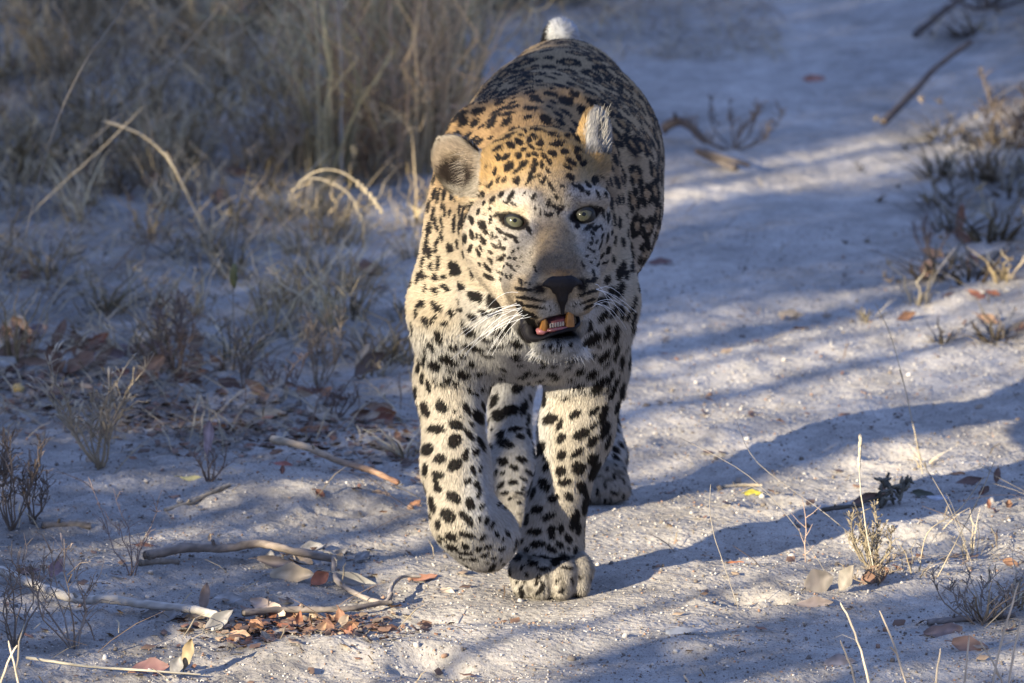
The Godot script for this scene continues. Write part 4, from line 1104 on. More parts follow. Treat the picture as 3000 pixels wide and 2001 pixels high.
func lay_spots(v: PackedVector3Array, n: PackedVector3Array, t: PackedInt32Array, count: int) -> void:
	var dice := RandomNumberGenerator.new()
	dice.seed = 77
	var taken := {}
	for p in spot_at:
		var cell := Vector3i((p / 0.02).floor())
		if not taken.has(cell):
			taken[cell] = []
		taken[cell].push_back(p)
	var tries := 80000
	var last := 0
	var tris := t.size() / 3
	while last < tris and t[last * 3] < count:
		last += 1
	var back_of_head := PackedInt32Array()
	for i in range(last, tris):
		var q := (world_to_head * v[t[i * 3]]) * 100.0
		if q.z < -9.0 and not (q.x > 4.0 and q.y > 6.0) and not (q.x < -8.0 and q.y > 2.0):
			back_of_head.push_back(i)
	for k in tries:
		var i := dice.randi() % last
		if k % 6 == 0:
			i = back_of_head[dice.randi() % back_of_head.size()]
		var p := (v[t[i * 3]] + v[t[i * 3 + 1]] + v[t[i * 3 + 2]]) / 3.0
		var nn := (n[t[i * 3]] + n[t[i * 3 + 1]] + n[t[i * 3 + 2]]).normalized()
		var gap := 0.0208
		var a := 0.0094
		var b := 0.0070
		var kind := 0
		if p.z < -0.22 and p.y > 0.31:          # flanks, back and rump: rosettes
			gap = 0.0275
			a = 0.0200
			b = 0.0175
			kind = 1
			if absf(p.x - 0.05) < 0.02 and nn.y > 0.6:
				kind = 0
				a = 0.011
				b = 0.008
		elif p.y > 0.47:
			gap = 0.0185
			a = 0.0105
			b = 0.0078
		elif p.y < 0.055:
			gap = 0.013
			a = 0.0048
			b = 0.0022
		elif p.y < 0.13:
			gap = 0.0152
			a = 0.0082
			b = 0.0060
		elif p.z < -0.25:
			gap = 0.0215
			a = 0.0100
			b = 0.0078
		elif p.y < 0.28:
			gap = 0.0196
			a = 0.0094
			b = 0.0072
		# the front of shoulders, chest and legs has its own marks already
		var seen := nn.dot(head_to_world.basis.z)
		if seen > 0.12 and p.y < 0.49 and (p.z > -0.25 or (p.x < 0.055 and p.y < 0.36 and p.z > -0.66)):
			gap = maxf(gap, 0.023 if p.y > 0.13 else 0.019)
			a *= 0.9
			b *= 0.9
		gap *= dice.randf_range(0.9, 1.12)
		var reach := int(ceil(gap / 0.02))
		var home := Vector3i((p / 0.02).floor())
		var free := true
		for x in range(-reach, reach + 1):
			for y in range(-reach, reach + 1):
				for z in range(-reach, reach + 1):
					var key := home + Vector3i(x, y, z)
					if taken.has(key):
						for q: Vector3 in taken[key]:
							if q.distance_squared_to(p) < gap * gap:
								free = false
								break
					if not free:
						break
				if not free:
					break
			if not free:
				break
		if not free:
			continue
		if not taken.has(home):
			taken[home] = []
		taken[home].push_back(p)
		var e1 := flow(p, nn, false)
		e1 = e1.rotated(nn, dice.randf_range(-0.6, 0.6) if dice.randf() < 0.75 else dice.randf_range(-1.5, 1.5))
		var e2 := nn.cross(e1).normalized()
		var s := dice.randf_range(0.8, 1.2)
		if kind == 0 and dice.randf() < 0.14:
			s *= 0.6
		if kind == 1:
			# a rosette: a browner middle ringed by a few short dashes
			add_spot(p, e1, e2, 0.0115, 0.0105, 1)
			var turn := dice.randf() * TAU
			var parts := dice.randi_range(4, 5)
			for j in parts:
				var an := turn + TAU * j / parts + dice.randf_range(-0.2, 0.2)
				var out := e1 * cos(an) + e2 * sin(an)
				var r := dice.randf_range(0.0102, 0.0122)
				add_spot(p + out * r, nn.cross(out).normalized(), out, dice.randf_range(0.0078, 0.0104), dice.randf_range(0.0052, 0.0070), 0)
			continue
		add_spot(p, e1, e2, a * s * dice.randf_range(0.95, 1.25), b * s * 1.06, kind)


func grow_fur(v: PackedVector3Array, n: PackedVector3Array, t: PackedInt32Array, count: int, root: Node3D) -> void:
	var dice := RandomNumberGenerator.new()
	dice.seed = 5
	var pv := PackedVector3Array()
	var pn := PackedVector3Array()
	var pc := PackedColorArray()
	var eye := Vector3(0, 2.0, 9.0)
	for i in range(0, t.size(), 3):
		var ia := t[i]
		var a := v[ia]
		var b := v[t[i + 1]]
		var c := v[t[i + 2]]
		var on_head := ia >= count
		var normal := (n[ia] + n[t[i + 1]] + n[t[i + 2]]).normalized()
		var middle := (a + b + c) / 3.0
		var facing := normal.dot((eye - middle).normalized())
		var area := (b - a).cross(c - a).length() * 0.5
		var per := 900000.0
		var long := 0.0085
		var wide := 0.00085
		var lift := 0.32
		var q := Vector3.ZERO
		var ear := false
		if on_head:
			per = 2300000.0
			long = 0.0040
			wide = 0.00060
			q = (world_to_head * middle) * 100.0
			ear = (q.x < -8.2 and q.y > 2.8) or (q.x > 4.3 and q.y > 7.3)
			if q.z > 1.0 and q.y < 0.0 and absf(q.x - 1.4) < 2.6 and q.y > -8.0:
				long = 0.0030
			elif ear:
				long = 0.0095
				lift = 0.55
			elif q.z < -4.0 or q.y < -12.0:
				long = 0.0085
				lift = 0.45
			# none on the eyeballs, in the mouth or under the nose
			var bare := false
			for eye_at in [Vector3(-4.1, -0.45, -0.29), Vector3(4.1, 0.29, 0.33)]:
				var ed := Vector2(q.x - eye_at.x, q.y - eye_at.y).rotated(-eye_at.z)
				if Vector2(ed.x / 1.25, ed.y / 0.72).length() < 1.0 and q.z > -3.5:
					bare = true
			if bare:
				continue
			if Vector2((q.x - 0.75) / 2.6, (q.y + 12.7) / 1.25).length() < 1.0 and q.z > -0.5:
				continue
		else:
			if middle.z > -0.25 and middle.y > 0.33:
				long = 0.0098
			elif middle.z < -0.85:
				long = 0.0085
				lift = 0.5
			elif middle.y < 0.06:
				long = 0.0075
				per = 1500000.0
				wide = 0.0007
			if normal.y < -0.3 and middle.y > 0.25 and middle.z > -0.3:
				long = 0.014
				lift = 0.4
		if facing < -0.25:
			per *= 0.22
			wide *= 1.7
		elif not on_head and middle.z < -0.35 and middle.y > 0.3:
			per *= 0.75
		var want := per * area
		var many := int(want) + (1 if dice.randf() < want - int(want) else 0)
		if many == 0:
			continue
		var along := flow(middle, normal, on_head)
		if ear and facing > 0.0:
			along = head_to_world.basis * (Vector3(-0.5, 0.45, 0.3) if q.x < 0.0 else Vector3(0.35, 0.75, 0.3))
			if q.x < 0.0 and q.x > -10.2:
				along = head_to_world.basis * Vector3(-0.9, -0.35, 0.3)
			along = (along - normal * along.dot(normal)).normalized()
		var across := along.cross(normal)
		for k in many:
			var f := dice.randf()
			var g := dice.randf()
			if f + g > 1.0:
				f = 1.0 - f
				g = 1.0 - g
			var p := a + (b - a) * f + (c - a) * g
			var jitter := dice.randf_range(-0.32, 0.32)
			var lean := lift * dice.randf_range(0.5, 1.5)
			var d := (along + across * jitter + normal * lean).normalized()
			var w := d.cross(normal).normalized() * wide
			var l := long * dice.randf_range(0.65, 1.25)
			var col := face_or_ear(p, normal) if on_head else body_coat(p, normal)
			var tone := dice.randf_range(0.62, 1.28) if on_head else dice.randf_range(0.70, 1.22)
			col = Color(col.r * tone, col.g * tone, col.b * tone)
			var root_at := p - normal * 0.0006
			pv.push_back(root_at - w)
			pv.push_back(root_at + d * l)
			pv.push_back(root_at + w)
			pn.push_back(normal)
			pn.push_back((normal + d * 0.35).normalized())
			pn.push_back(normal)
			pc.push_back(col)
			pc.push_back(Color(col.r * 1.1 + 0.002, col.g * 1.1 + 0.002, col.b * 1.1 + 0.002))
			pc.push_back(col)
	var ids := PackedInt32Array()
	ids.resize(pv.size())
	for i in pv.size():
		ids[i] = i
	print("hairs ", pv.size() / 3, " skin ", t.size() / 3, " spots ", spot_at.size())
	var fur := put("fur", mesh_of(pv, pn, pc, ids), coat_material(0.8, 0.25), root)
	fur.set_meta("kind", "stuff")


func build_face_parts(root: Node3D) -> void:
	var wet := plain_material(Color(0.008, 0.007, 0.008), 0.5, 0.25)
	# eyes: white-less amber grey balls with a small round pupil
	for side in 2:
		var at := cm(-4.1, -0.42, -1.30) if side == 0 else cm(4.1, 0.32, -1.42)
		var gaze := Vector3(0.02, 0.06, 1.0).normalized()
		var turn := Basis(Vector3.UP.cross(gaze).normalized(), gaze.cross(Vector3.UP.cross(gaze).normalized()), gaze)
		var ball := Shape.new()
		var rings := [0.0, 0.08, 0.17, 0.195, 0.26, 0.45, 0.66, 0.78, 0.88, 0.94, 1.0, 1.4, 2.0]
		for r in rings.size():
			var an: float = rings[r]
			for s in 28:
				var lo := TAU * s / 28.0
				var dir := turn * Vector3(sin(an) * cos(lo), sin(an) * sin(lo), cos(an))
				ball.v.push_back(head_to_world * (at + dir * 0.0136))
				ball.n.push_back(head_to_world.basis * dir)
				var vein := 1.0 + 0.25 * fine_noise.get_noise_2d(cos(lo) * 6.0, sin(lo) * 6.0 + an * 2.0)
				var col := Color(0.068, 0.066, 0.049) * vein
				if an < 0.18:
					col = Color(0.004, 0.004, 0.005)
				elif an > 0.9:
					col = Color(0.012, 0.010, 0.010)
				elif an > 0.72:
					col = Color(0.050, 0.048, 0.030)
				elif an < 0.3:
					col = Color(0.058, 0.056, 0.034)
				ball.c.push_back(col)
		for r in rings.size() - 1:
			for s in 28:
				var a := r * 28 + s
				var b := r * 28 + (s + 1) % 28
				ball.tri(a, a + 28, b)
				ball.tri(b, a + 28, b + 28)
		var look := coat_material(0.10, 0.36)
		put("eye", ball.done(), look, root)
		# lids: a skin over the ball with an almond opening, black along its edge
		var lid := Shape.new()
		var slant := Basis(Vector3.BACK, -0.30 if side == 0 else 0.34)
		var half := 1.22 if side == 0 else 1.10
		var steps := [0.0, 0.05, 0.16, 0.30, 0.34, 0.5, 0.75, 1.0]
		for s in 40:
			var lo := TAU * s / 40.0
			var r := 0.05
			while r < 1.3:
				var x := r * cos(lo)
				var y := r * sin(lo)
				var arch := 1.0 - pow(absf(x) / half, 2.2)
				if y > 0.50 * arch or y < -0.70 * arch:
					break
				r += 0.02
			var a0 := asin(minf(r / 1.42, 0.97))
			for f: float in steps:
				var an := lerpf(a0, 1.52, f)
				var bulge := 0.0142 + (0.0007 * sin(minf(f / 0.3, 1.0) * PI) if f < 0.3 else 0.0)
				var dir := slant * Vector3(sin(an) * cos(lo), sin(an) * sin(lo), cos(an))
				if f == 0.0:
					bulge = 0.0137
				lid.v.push_back(head_to_world * (at + dir * bulge))
				lid.n.push_back(head_to_world.basis * dir)
				lid.c.push_back(Color(0.010, 0.009, 0.009) if f < 0.6 else Color(0.03, 0.026, 0.022))
		for s in 40:
			for k in steps.size() - 1:
				var a := s * steps.size() + k
				var b := ((s + 1) % 40) * steps.size() + k
				lid.tri(a, b, a + 1)
				lid.tri(b, b + 1, a + 1)
		put("eyelid", lid.done(), coat_material(0.45, 0.4), root)
	# nose leather
	var nose := Field.new(cm(-3, -12, 3), cm(6, -5, 11), 0.0013, 0.0024)
	nose.bone(cm(-1.25, -8.5, 5.6), cm(0.4, -8.0, 7.2), 0.0048, 0.0078)
	nose.bone(cm(0.5, -8.0, 7.2), cm(2.4, -7.9, 7.2), 0.0078, 0.0078)
	nose.bone(cm(2.5, -7.9, 7.2), cm(4.05, -8.0, 5.6), 0.0078, 0.0048)
	nose.bone(cm(1.45, -8.2, 7.1), cm(1.52, -9.7, 7.0), 0.0100, 0.0052)
	nose.bone(cm(1.52, -9.7, 6.9), cm(1.55, -11.4, 6.0), 0.0040, 0.0022)
	nose.settle()
	nose.carve(cm(-0.35, -8.65, 7.4), cm(0.70, 0.36, 1.1), Basis(Vector3.BACK, -0.35), 0.002)
	nose.carve(cm(3.3, -8.5, 7.3), cm(0.66, 0.36, 1.1), Basis(Vector3.BACK, 0.45), 0.002)
	nose.carve(cm(1.5, -9.4, 8.5), cm(0.07, 1.5, 0.7), Basis.IDENTITY, 0.001)
	for z in nose.nz:
		for y in nose.ny:
			for x in nose.nx:
				nose.acc[(z * nose.ny + y) * nose.nx + x] += 0.0007 * fine_noise.get_noise_3d(x * 0.55, y * 0.55, z * 0.55)
	var got := nose.mesh(head_to_world, PackedVector3Array(), PackedVector3Array(), PackedInt32Array())
	var leather := plain_material(Color(0.017, 0.014, 0.0135), 0.6, 0.22)
	put("nose", mesh_of(got[0], got[1], PackedColorArray(), got[2]), leather, root)
	# lips, gums, teeth and tongue
	var lip := Shape.new()
	var way := [cm(-2.3, -12.0, 2.6), cm(-2.45, -13.1, 3.2), cm(-2.1, -14.2, 3.8), cm(-0.9, -14.35, 4.8), cm(0.4, -13.85, 5.2), cm(1.9, -13.4, 5.0), cm(3.0, -13.0, 4.1), cm(3.45, -12.5, 3.1), cm(3.3, -11.6, 2.8)]
	var fat := [0.0080, 0.0088, 0.0058, 0.0031, 0.0024, 0.0024, 0.0025, 0.0026, 0.0020]
	var fine := []
	var thick := []
	for i in way.size() - 1:
		for s in 4:
			var p0: Vector3 = way[maxi(i - 1, 0)]
			var p3: Vector3 = way[mini(i + 2, way.size() - 1)]
			fine.push_back(head_to_world * (way[i] as Vector3).cubic_interpolate(way[i + 1], p0, p3, s / 4.0))
			thick.push_back(lerpf(fat[i], fat[i + 1], s / 4.0) * (1.0 + 0.22 * fine_noise.get_noise_1d(i * 7.0 + s * 1.9) * 1.5))
	lip.tube(fine, thick, Color(0.012, 0.011, 0.012), 10, 0.25, fine_noise)
	lip.blob(head_to_world * cm(-2.35, -13.2, 2.7), Vector3(0.0115, 0.0165, 0.010), Color(0.012, 0.011, 0.012), fine_noise, 0.18, 10, 12, Basis(Vector3.BACK, 0.25))
	put("lip", lip.done(), wet, root)
	var palate := Shape.new()
	palate.blob(head_to_world * cm(0.9, -12.3, 2.2), Vector3(0.023, 0.013, 0.012), Color(0.05, 0.016, 0.016), fine_noise, 0.1, 8, 12)
	put("palate", palate.done(), coat_material(0.4, 0.5), root)
	var tongue := Shape.new()
	tongue.blob(head_to_world * cm(1.0, -12.5, 3.3), Vector3(0.0165, 0.0085, 0.012), Color(0.17, 0.055, 0.065), fine_noise, 0.12, 8, 12, Basis(Vector3.BACK, 0.15))
	put("tongue", tongue.done(), coat_material(0.35, 0.5), root)
	var gum := Shape.new()
	gum.blob(head_to_world * cm(-0.85, -13.5, 4.2), Vector3(0.0075, 0.0045, 0.006), Color(0.30, 0.115, 0.115), fine_noise, 0.2, 7, 10)
	gum.blob(head_to_world * cm(0.9, -13.25, 4.6), Vector3(0.015, 0.0035, 0.005), Color(0.20, 0.07, 0.075), fine_noise, 0.15, 7, 10, Basis(Vector3.BACK, 0.15))
	put("gum", gum.done(), coat_material(0.25, 0.5), root)
	for c in [[-0.62, -13.25, 4.3, -0.55, -12.0, 4.9, 0.0060], [2.35, -12.9, 4.3, 2.45, -10.9, 4.7, 0.0064]]:
		var tooth := Shape.new()
		var foot := cm(c[0], c[1], c[2])
		var point := cm(c[3], c[4], c[5])
		tooth.tube([head_to_world * foot, head_to_world * foot.lerp(point, 0.35), head_to_world * foot.lerp(point, 0.7), head_to_world * point], [c[6], c[6] * 0.92, c[6] * 0.68, c[6] * 0.22], Color(0.24, 0.095, 0.022), 12, 0.05, fine_noise, Color(0.30, 0.15, 0.045))
		put("tooth", tooth.done(), coat_material(0.3, 0.5), root)
	for k in 6:
		var tooth := Shape.new()
		var foot := cm(0.12 + 0.30 * k, -13.1 + 0.05 * k, 5.0)
		tooth.tube([head_to_world * foot, head_to_world * (foot + cm(0, 0.28, 0.05)), head_to_world * (foot + cm(0, 0.5, 0.05))], [0.0012, 0.0013, 0.0008], Color(0.28, 0.235, 0.195), 7)
		put("tooth", tooth.done(), coat_material(0.3, 0.5), root)
	# whiskers
	var white_hair := plain_material(Color(0.78, 0.77, 0.75), 0.4, 0.5)
	var dice := RandomNumberGenerator.new()
	dice.seed = 9
	for side in 2:
		for k in (13 if side == 0 else 9):
			var from := Vector3(dice.randf_range(-3.9, -1.6), dice.randf_range(-12.0, -8.8), 5.5) if side == 0 else Vector3(dice.randf_range(4.2, 5.3), dice.randf_range(-11.0, -8.0), 4.9)
			var out := Vector3(-dice.randf_range(3.5, 8.5), -dice.randf_range(0.4, 6.0), -1.0) if side == 0 else Vector3(dice.randf_range(2.5, 6.0), -dice.randf_range(0.0, 2.6), -1.5)
			var bend := Vector3(0, dice.randf_range(0.2, 1.1), 0.6)
			var pts := []
			var rad := []
			for s in 6:
				var f := s / 5.0
				pts.push_back(head_to_world * ((from + out * f + bend * sin(PI * f) - Vector3(0, f * f * 0.8, 0)) * 0.01))
				rad.push_back(0.00026 * (1.0 - 0.6 * f))
			var hair := Shape.new()
			hair.tube(pts, rad, Color(1, 1, 1), 4)
			put("whisker", hair.done(), white_hair, root)
	# long hairs inside and on top of the ears
	var ear_hair := Shape.new()
	for k in 330:
		var from := Vector3.ZERO
		var sweep := Vector3.ZERO
		var tint := Color(0.30, 0.255, 0.205)
		if k < 150:
			var f := dice.randf()
			from = Vector3(-8.9, 7.6, -6.6).lerp(Vector3(-8.7, 3.6, -6.0), f) + Vector3(dice.randf_range(-0.9, 0.3), dice.randf_range(-0.3, 0.6), 0.0)
			sweep = Vector3(-dice.randf_range(0.9, 2.5), dice.randf_range(-0.9, 0.3) - 0.4 * (1.0 - f), dice.randf_range(0.1, 0.5))
		else:
			from = Vector3(dice.randf_range(5.2, 7.0), dice.randf_range(7.6, 12.6), -7.6 + dice.randf_range(-0.6, 0.5))
			sweep = Vector3(dice.randf_range(-0.2, 0.7), dice.randf_range(0.5, 1.5), dice.randf_range(0.2, 0.7))
			tint = Color(0.30, 0.28, 0.25)
		tint = tint * dice.randf_range(0.7, 1.25)
		ear_hair.ribbon([head_to_world * (from * 0.01), head_to_world * ((from + sweep * 0.55 + Vector3(0, 0.12, 0.15)) * 0.01), head_to_world * ((from + sweep) * 0.01)], [0.00035, 0.0003, 0.0001], Vector3(0.3, 1.0, 0.2) if k < 150 else Vector3.RIGHT, tint, tint * 1.1)
	put("ear_hair", ear_hair.done(), coat_material(0.7, 0.3), root).set_meta("kind", "stuff")
	# long pale hairs of chin and throat
	var beard := Shape.new()
	for k in 330:
		var x := dice.randf_range(-2.0, 4.4)
		var from := Vector3(x, -15.6 - dice.randf_range(0.0, 0.9) + 0.12 * absf(x - 1.0), dice.randf_range(0.5, 4.4))
		var way_down := Vector3((x - 1.0) * 0.25 + dice.randf_range(-0.4, 0.4), -dice.randf_range(0.4, 1.5), dice.randf_range(-0.3, 0.6))
		beard.ribbon([head_to_world * (from * 0.01), head_to_world * ((from + way_down * 0.5) * 0.01), head_to_world * ((from + way_down + Vector3(0, 0, -0.2)) * 0.01)], [0.0004, 0.00035, 0.0001], Vector3.RIGHT, Color(0.42, 0.41, 0.39), Color(0.46, 0.45, 0.43))
	put("chin_hair", beard.done(), coat_material(0.7, 0.3), root).set_meta("kind", "stuff")


# ---------- grass, forbs, sticks and fallen leaves ----------
var straw_look: StandardMaterial3D
var leaf_look_dry: StandardMaterial3D
var wood_look: StandardMaterial3D


func dress() -> void:
	if straw_look:
		return
	straw_look = coat_material(0.75, 0.3)
	straw_look.cull_mode = BaseMaterial3D.CULL_DISABLED
	straw_look.backlight_enabled = true
	straw_look.backlight = Color(0.35, 0.3, 0.2)
	leaf_look_dry = coat_material(0.6, 0.4)
	leaf_look_dry.cull_mode = BaseMaterial3D.CULL_DISABLED
	leaf_look_dry.backlight_enabled = true
	leaf_look_dry.backlight = Color(0.10, 0.07, 0.05)
	wood_look = coat_material(0.9, 0.2)


func dry_leaf(x: float, z: float, length: float, width: float, yaw: float, tilt: float, curl: float, color: Color, label: String, group: String) -> void:
	dress()
	var s := Shape.new()
	var rows := 9
	var cols := 5
	var phase := rng.randf() * 9.0
	var ragged := rng.randf_range(0.05, 0.16)
	for i in rows:
		var f := i / (rows - 1.0)
		var half := 0.5 * width * pow(sin(PI * clampf(0.04 + 0.94 * f, 0.0, 1.0)), 0.75) * (1.0 + ragged * sin(phase + f * 13.0))
		for k in cols:
			var g := k / (cols - 1.0) * 2.0 - 1.0
			var y := curl * 0.16 * length * (f - 0.5) * (f - 0.5) * 2.0 + 0.5 * curl * half * g * g + 0.04 * length * sin(phase + f * 5.0 + g * 2.0)
			s.v.push_back(Vector3((f - 0.5) * length, y, g * half))
			var vein := 1.0
			if k == 2:
				vein = 1.35
			elif (i % 2) == 0:
				vein = 1.1
			var tone := vein * (1.0 + 0.55 * blotch_noise.get_noise_2d(x * 300.0 + f * 2.5, z * 300.0 + g * 1.4))
			s.c.push_back(Color(color.r * tone, color.g * tone, color.b * tone))
			s.n.push_back(Vector3.UP)
	for i in rows - 1:
		for k in cols - 1:
			var a := i * cols + k
			s.tri(a, a + 1, a + cols)
			s.tri(a + 1, a + cols + 1, a + cols)
	for i in rows:
		for k in cols:
			var du := s.v[mini(i + 1, rows - 1) * cols + k] - s.v[maxi(i - 1, 0) * cols + k]
			var dv := s.v[i * cols + mini(k + 1, cols - 1)] - s.v[i * cols + maxi(k - 1, 0)]
			s.n[i * cols + k] = dv.cross(du).normalized()
	# leaf stalk
	s.tube([Vector3(-0.5 * length, s.v[2].y, 0), Vector3(-0.60 * length, s.v[2].y + 0.002, 0.002), Vector3(-0.68 * length, s.v[2].y + 0.001, 0.003)], [0.0008, 0.0007, 0.0005], color * 0.8, 4)
	var o := put("dry_leaf", s.done(), leaf_look_dry)
	var turn := Basis(Vector3.RIGHT, deg_to_rad(tilt)) * Basis(Vector3.UP, deg_to_rad(yaw))
	if tilt > 60.0:
		turn = Basis(Vector3.UP, deg_to_rad(rng.randf_range(-25, 25))) * Basis(Vector3.BACK, deg_to_rad(yaw)) * Basis(Vector3.RIGHT, deg_to_rad(tilt))
	o.basis = turn
	var low := 1.0
	for p in s.v:
		low = minf(low, (turn * p).y)
	o.position = Vector3(x, ground_y(x, z) - low - 0.0012, z)
	tag(o, label, "leaf", group)


const ORDER := ["first", "second", "third", "fourth", "fifth", "sixth", "seventh", "eighth", "ninth", "tenth", "eleventh", "twelfth", "thirteenth", "fourteenth", "fifteenth", "sixteenth", "seventeenth", "eighteenth", "nineteenth", "twentieth"]


func color_word(c: Color) -> String:
	if c.r - c.b < 0.06:
		return "pale grey" if c.r > 0.25 else "grey"
	if c.r / c.g > 1.75:
		return "rust brown"
	return "dark brown" if c.r < 0.13 else ("brown" if c.r < 0.22 else "tan")


func places(items: Array, rows: Array) -> Array:
	# for each item [x, z, word]: its row and its order from the left among the alike ones of that row
	var by_depth := range(items.size())
	by_depth.sort_custom(func(a: int, b: int) -> bool: return items[a][1] < items[b][1])
	var out := []
	out.resize(items.size())
	var sets := {}
	for j in by_depth.size():
		var row: String = rows[j * rows.size() / by_depth.size()]
		var key: String = row + "|" + items[by_depth[j]][2]
		if not sets.has(key):
			sets[key] = []
		sets[key].push_back(by_depth[j])
	for key: String in sets:
		var l: Array = sets[key]
		l.sort_custom(func(a: int, b: int) -> bool: return items[a][0] < items[b][0])
		for j in l.size():
			out[l[j]] = [key.split("|")[0], ORDER[mini(j, 19)]]
	return out


func leaf_pile(rows: Array, what: String, where: String, group: String) -> void:
	var items := []
	for r in rows:
		items.push_back([r[0], r[1], color_word(leaf_colors[r[7]])])
	var at := places(items, ["rear", "middle", "front"])
	for i in rows.size():
		var r: Array = rows[i]
		var label := "%s %s, %s from left of the %s ones %s" % [items[i][2], what, at[i][1], at[i][0], where]
		dry_leaf(r[0], r[1], r[2] * 0.001, r[3] * 0.001, r[4], r[5], r[6] * 0.01, leaf_colors[r[7]], label, group)


func tussocks(rows: Array, wide: float, w: float, blades: int, what: String, where: String, group: String) -> void:
	var items := []
	for r in rows:
		items.push_back([r[0], r[1], ("pale" if r[3] > 55 else "dull") + (" tall" if r[2] > 24 else " short")])
	var at := places(items, ["far", "rear", "middle", "front", "near"] if rows.size() > 20 else ["rear", "front"])
	for i in rows.size():
		var r: Array = rows[i]
		var label := "%s %s, %s from left of the %s ones %s" % [items[i][2], what, at[i][1], at[i][0], where]
		tuft("grass_tussock", r[0], r[1], r[2] * 0.01, wide, blades, Color(r[3], r[4], r[5]) * 0.01, w, 0, r[6] * 0.01, label, group)


func stick(called: String, points: Array, r0: float, r1: float, color: Color, tip: Color, label: String) -> void:
	dress()
	var fine := []
	var radii := []
	var start: Vector3 = points[0]
	var base := Vector3(start.x, ground_y(start.x, start.z), start.z)
	var m := points.size()
	for i in m:
		points[i] = points[i] + Vector3(0, ground_y(points[i].x, points[i].z), 0)
	for i in m - 1:
		var p0: Vector3 = points[maxi(i - 1, 0)]
		var p3: Vector3 = points[mini(i + 2, m - 1)]
		for s in 10:
			var p := (points[i] as Vector3).cubic_interpolate(points[i + 1], p0, p3, s / 10.0)
			var f := (i + s / 10.0) / (m - 1)
			var r := lerpf(r0, r1, f) * (1.0 + 0.16 * fine_noise.get_noise_2d(f * 7.0, start.x * 50.0))
			p.y += r * 0.7
			p += Vector3(0, 0.2, 0.8) * r * 0.28 * fine_noise.get_noise_2d(f * 9.0, start.z * 40.0)
			fine.push_back(p - base)
			radii.push_back(r)
	var q: Vector3 = points[m - 1]
	fine.push_back(Vector3(q.x, q.y + r1 * 0.7, q.z) - base)
	radii.push_back(r1 * 0.8)
	var o := thing(called, label, "stick", base)
	var bark := Shape.new()
	bark.tube(fine, radii, color, 9, 0.22, fine_noise, tip)
	put("bark", bark.done(), wood_look, o)
	# a broken side knot
	var at: Vector3 = fine[fine.size() / 3]
	var knot := Shape.new()
	knot.tube([at, at + Vector3(rng.randf_range(-1, 1) * r0, r0 * 1.7, r0 * 0.8)], [r0 * 0.5, r0 * 0.32], color * 0.85, 6, 0.1, fine_noise)
	put("knot", knot.done(), wood_look, o)


func stalk(called: String, points: Array, r0: float, r1: float, color: Color, head: int, label: String) -> void:
	dress()
	r0 *= 0.5
	r1 *= 0.5
	color *= 0.85
	var start: Vector3 = points[0]
	var base := Vector3(start.x, ground_y(start.x, start.z), start.z)
	var fine := []
	var radii := []
	var m := points.size()
	for i in m - 1:
		var p0: Vector3 = points[maxi(i - 1, 0)]
		var p3: Vector3 = points[mini(i + 2, m - 1)]
		for s in 5:
			fine.push_back((points[i] as Vector3).cubic_interpolate(points[i + 1], p0, p3, s / 5.0) - Vector3(start.x, 0, start.z) + Vector3(rng.randf_range(-1, 1), rng.randf_range(-1, 1), 0) * r0 * 0.4)
			radii.push_back(lerpf(r0, r1, (i + s / 5.0) / (m - 1)) * (1.12 if s == 0 else 1.0))
	var end: Vector3 = points[m - 1] - Vector3(start.x, 0, start.z)
	fine.push_back(end)
	radii.push_back(r1 * 0.5)
	var o := thing(called, label, "twig" if called == "bare_twig" else ("seedling" if called == "seedling" else "grass stem"), base)
	var s := Shape.new()
	s.tube(fine, radii, color, 6, 0.1, fine_noise)
	put("stem", s.done(), straw_look, o)
	var dir: Vector3 = (fine[-1] - fine[-2]).normalized()
	if head == 1:
		for k in 7:
			var g := Shape.new()
			var at: Vector3 = fine[maxi(fine.size() - 2 - k, 1)]
			g.blob(at + Vector3(rng.randf_range(-1, 1), rng.randf_range(-1.2, 0.2), rng.randf_range(-1, 1)) * r0 * 1.6, Vector3(0.0022, 0.0065, 0.0022), color * 1.05, fine_noise, 0.15, 5, 6)
			put("spikelet", g.done(), straw_look, o)
	elif head == 2:
		var bud := Shape.new()
		bud.blob(end, Vector3(0.0055, 0.017, 0.005), Color(0.16, 0.155, 0.06), fine_noise, 0.2, 7, 8)
		put("bud", bud.done(), leaf_look_dry, o)
	elif head == 3:
		for k in 5:
			var t := Shape.new()
			var at: Vector3 = fine[3 + k * 2]
			var way := Vector3(rng.randf_range(0.3, 1.0) * (1 if k % 2 == 0 else -1), rng.randf_range(0.3, 0.9), rng.randf_range(-0.3, 0.3)) * 0.02
			t.tube([at, at + way * 0.5, at + way + Vector3(0, 0.003, 0)], [r0 * 0.7, r0 * 0.5, r0 * 0.3], color, 5)
			put("twig", t.done(), straw_look, o)
	else:
		# a dry leaf blade hanging from the stem
		var at: Vector3 = fine[fine.size() / 2]
		var way := Vector3(rng.randf_range(-1, 1), rng.randf_range(0.1, 0.6), rng.randf_range(-0.5, 0.5)).normalized() * clampf(end.length() * 0.22, 0.015, 0.09)
		var blade := Shape.new()
		blade.ribbon([at, at + way * 0.5, at + way * 0.9 - Vector3(0, way.length() * 0.3, 0)], [r0 * 1.2, r0 * 1.5, r0 * 0.3], dir.cross(way).normalized() + Vector3(0.01, 0, 0), color, color * 1.1)
		put("blade", blade.done(), straw_look, o)


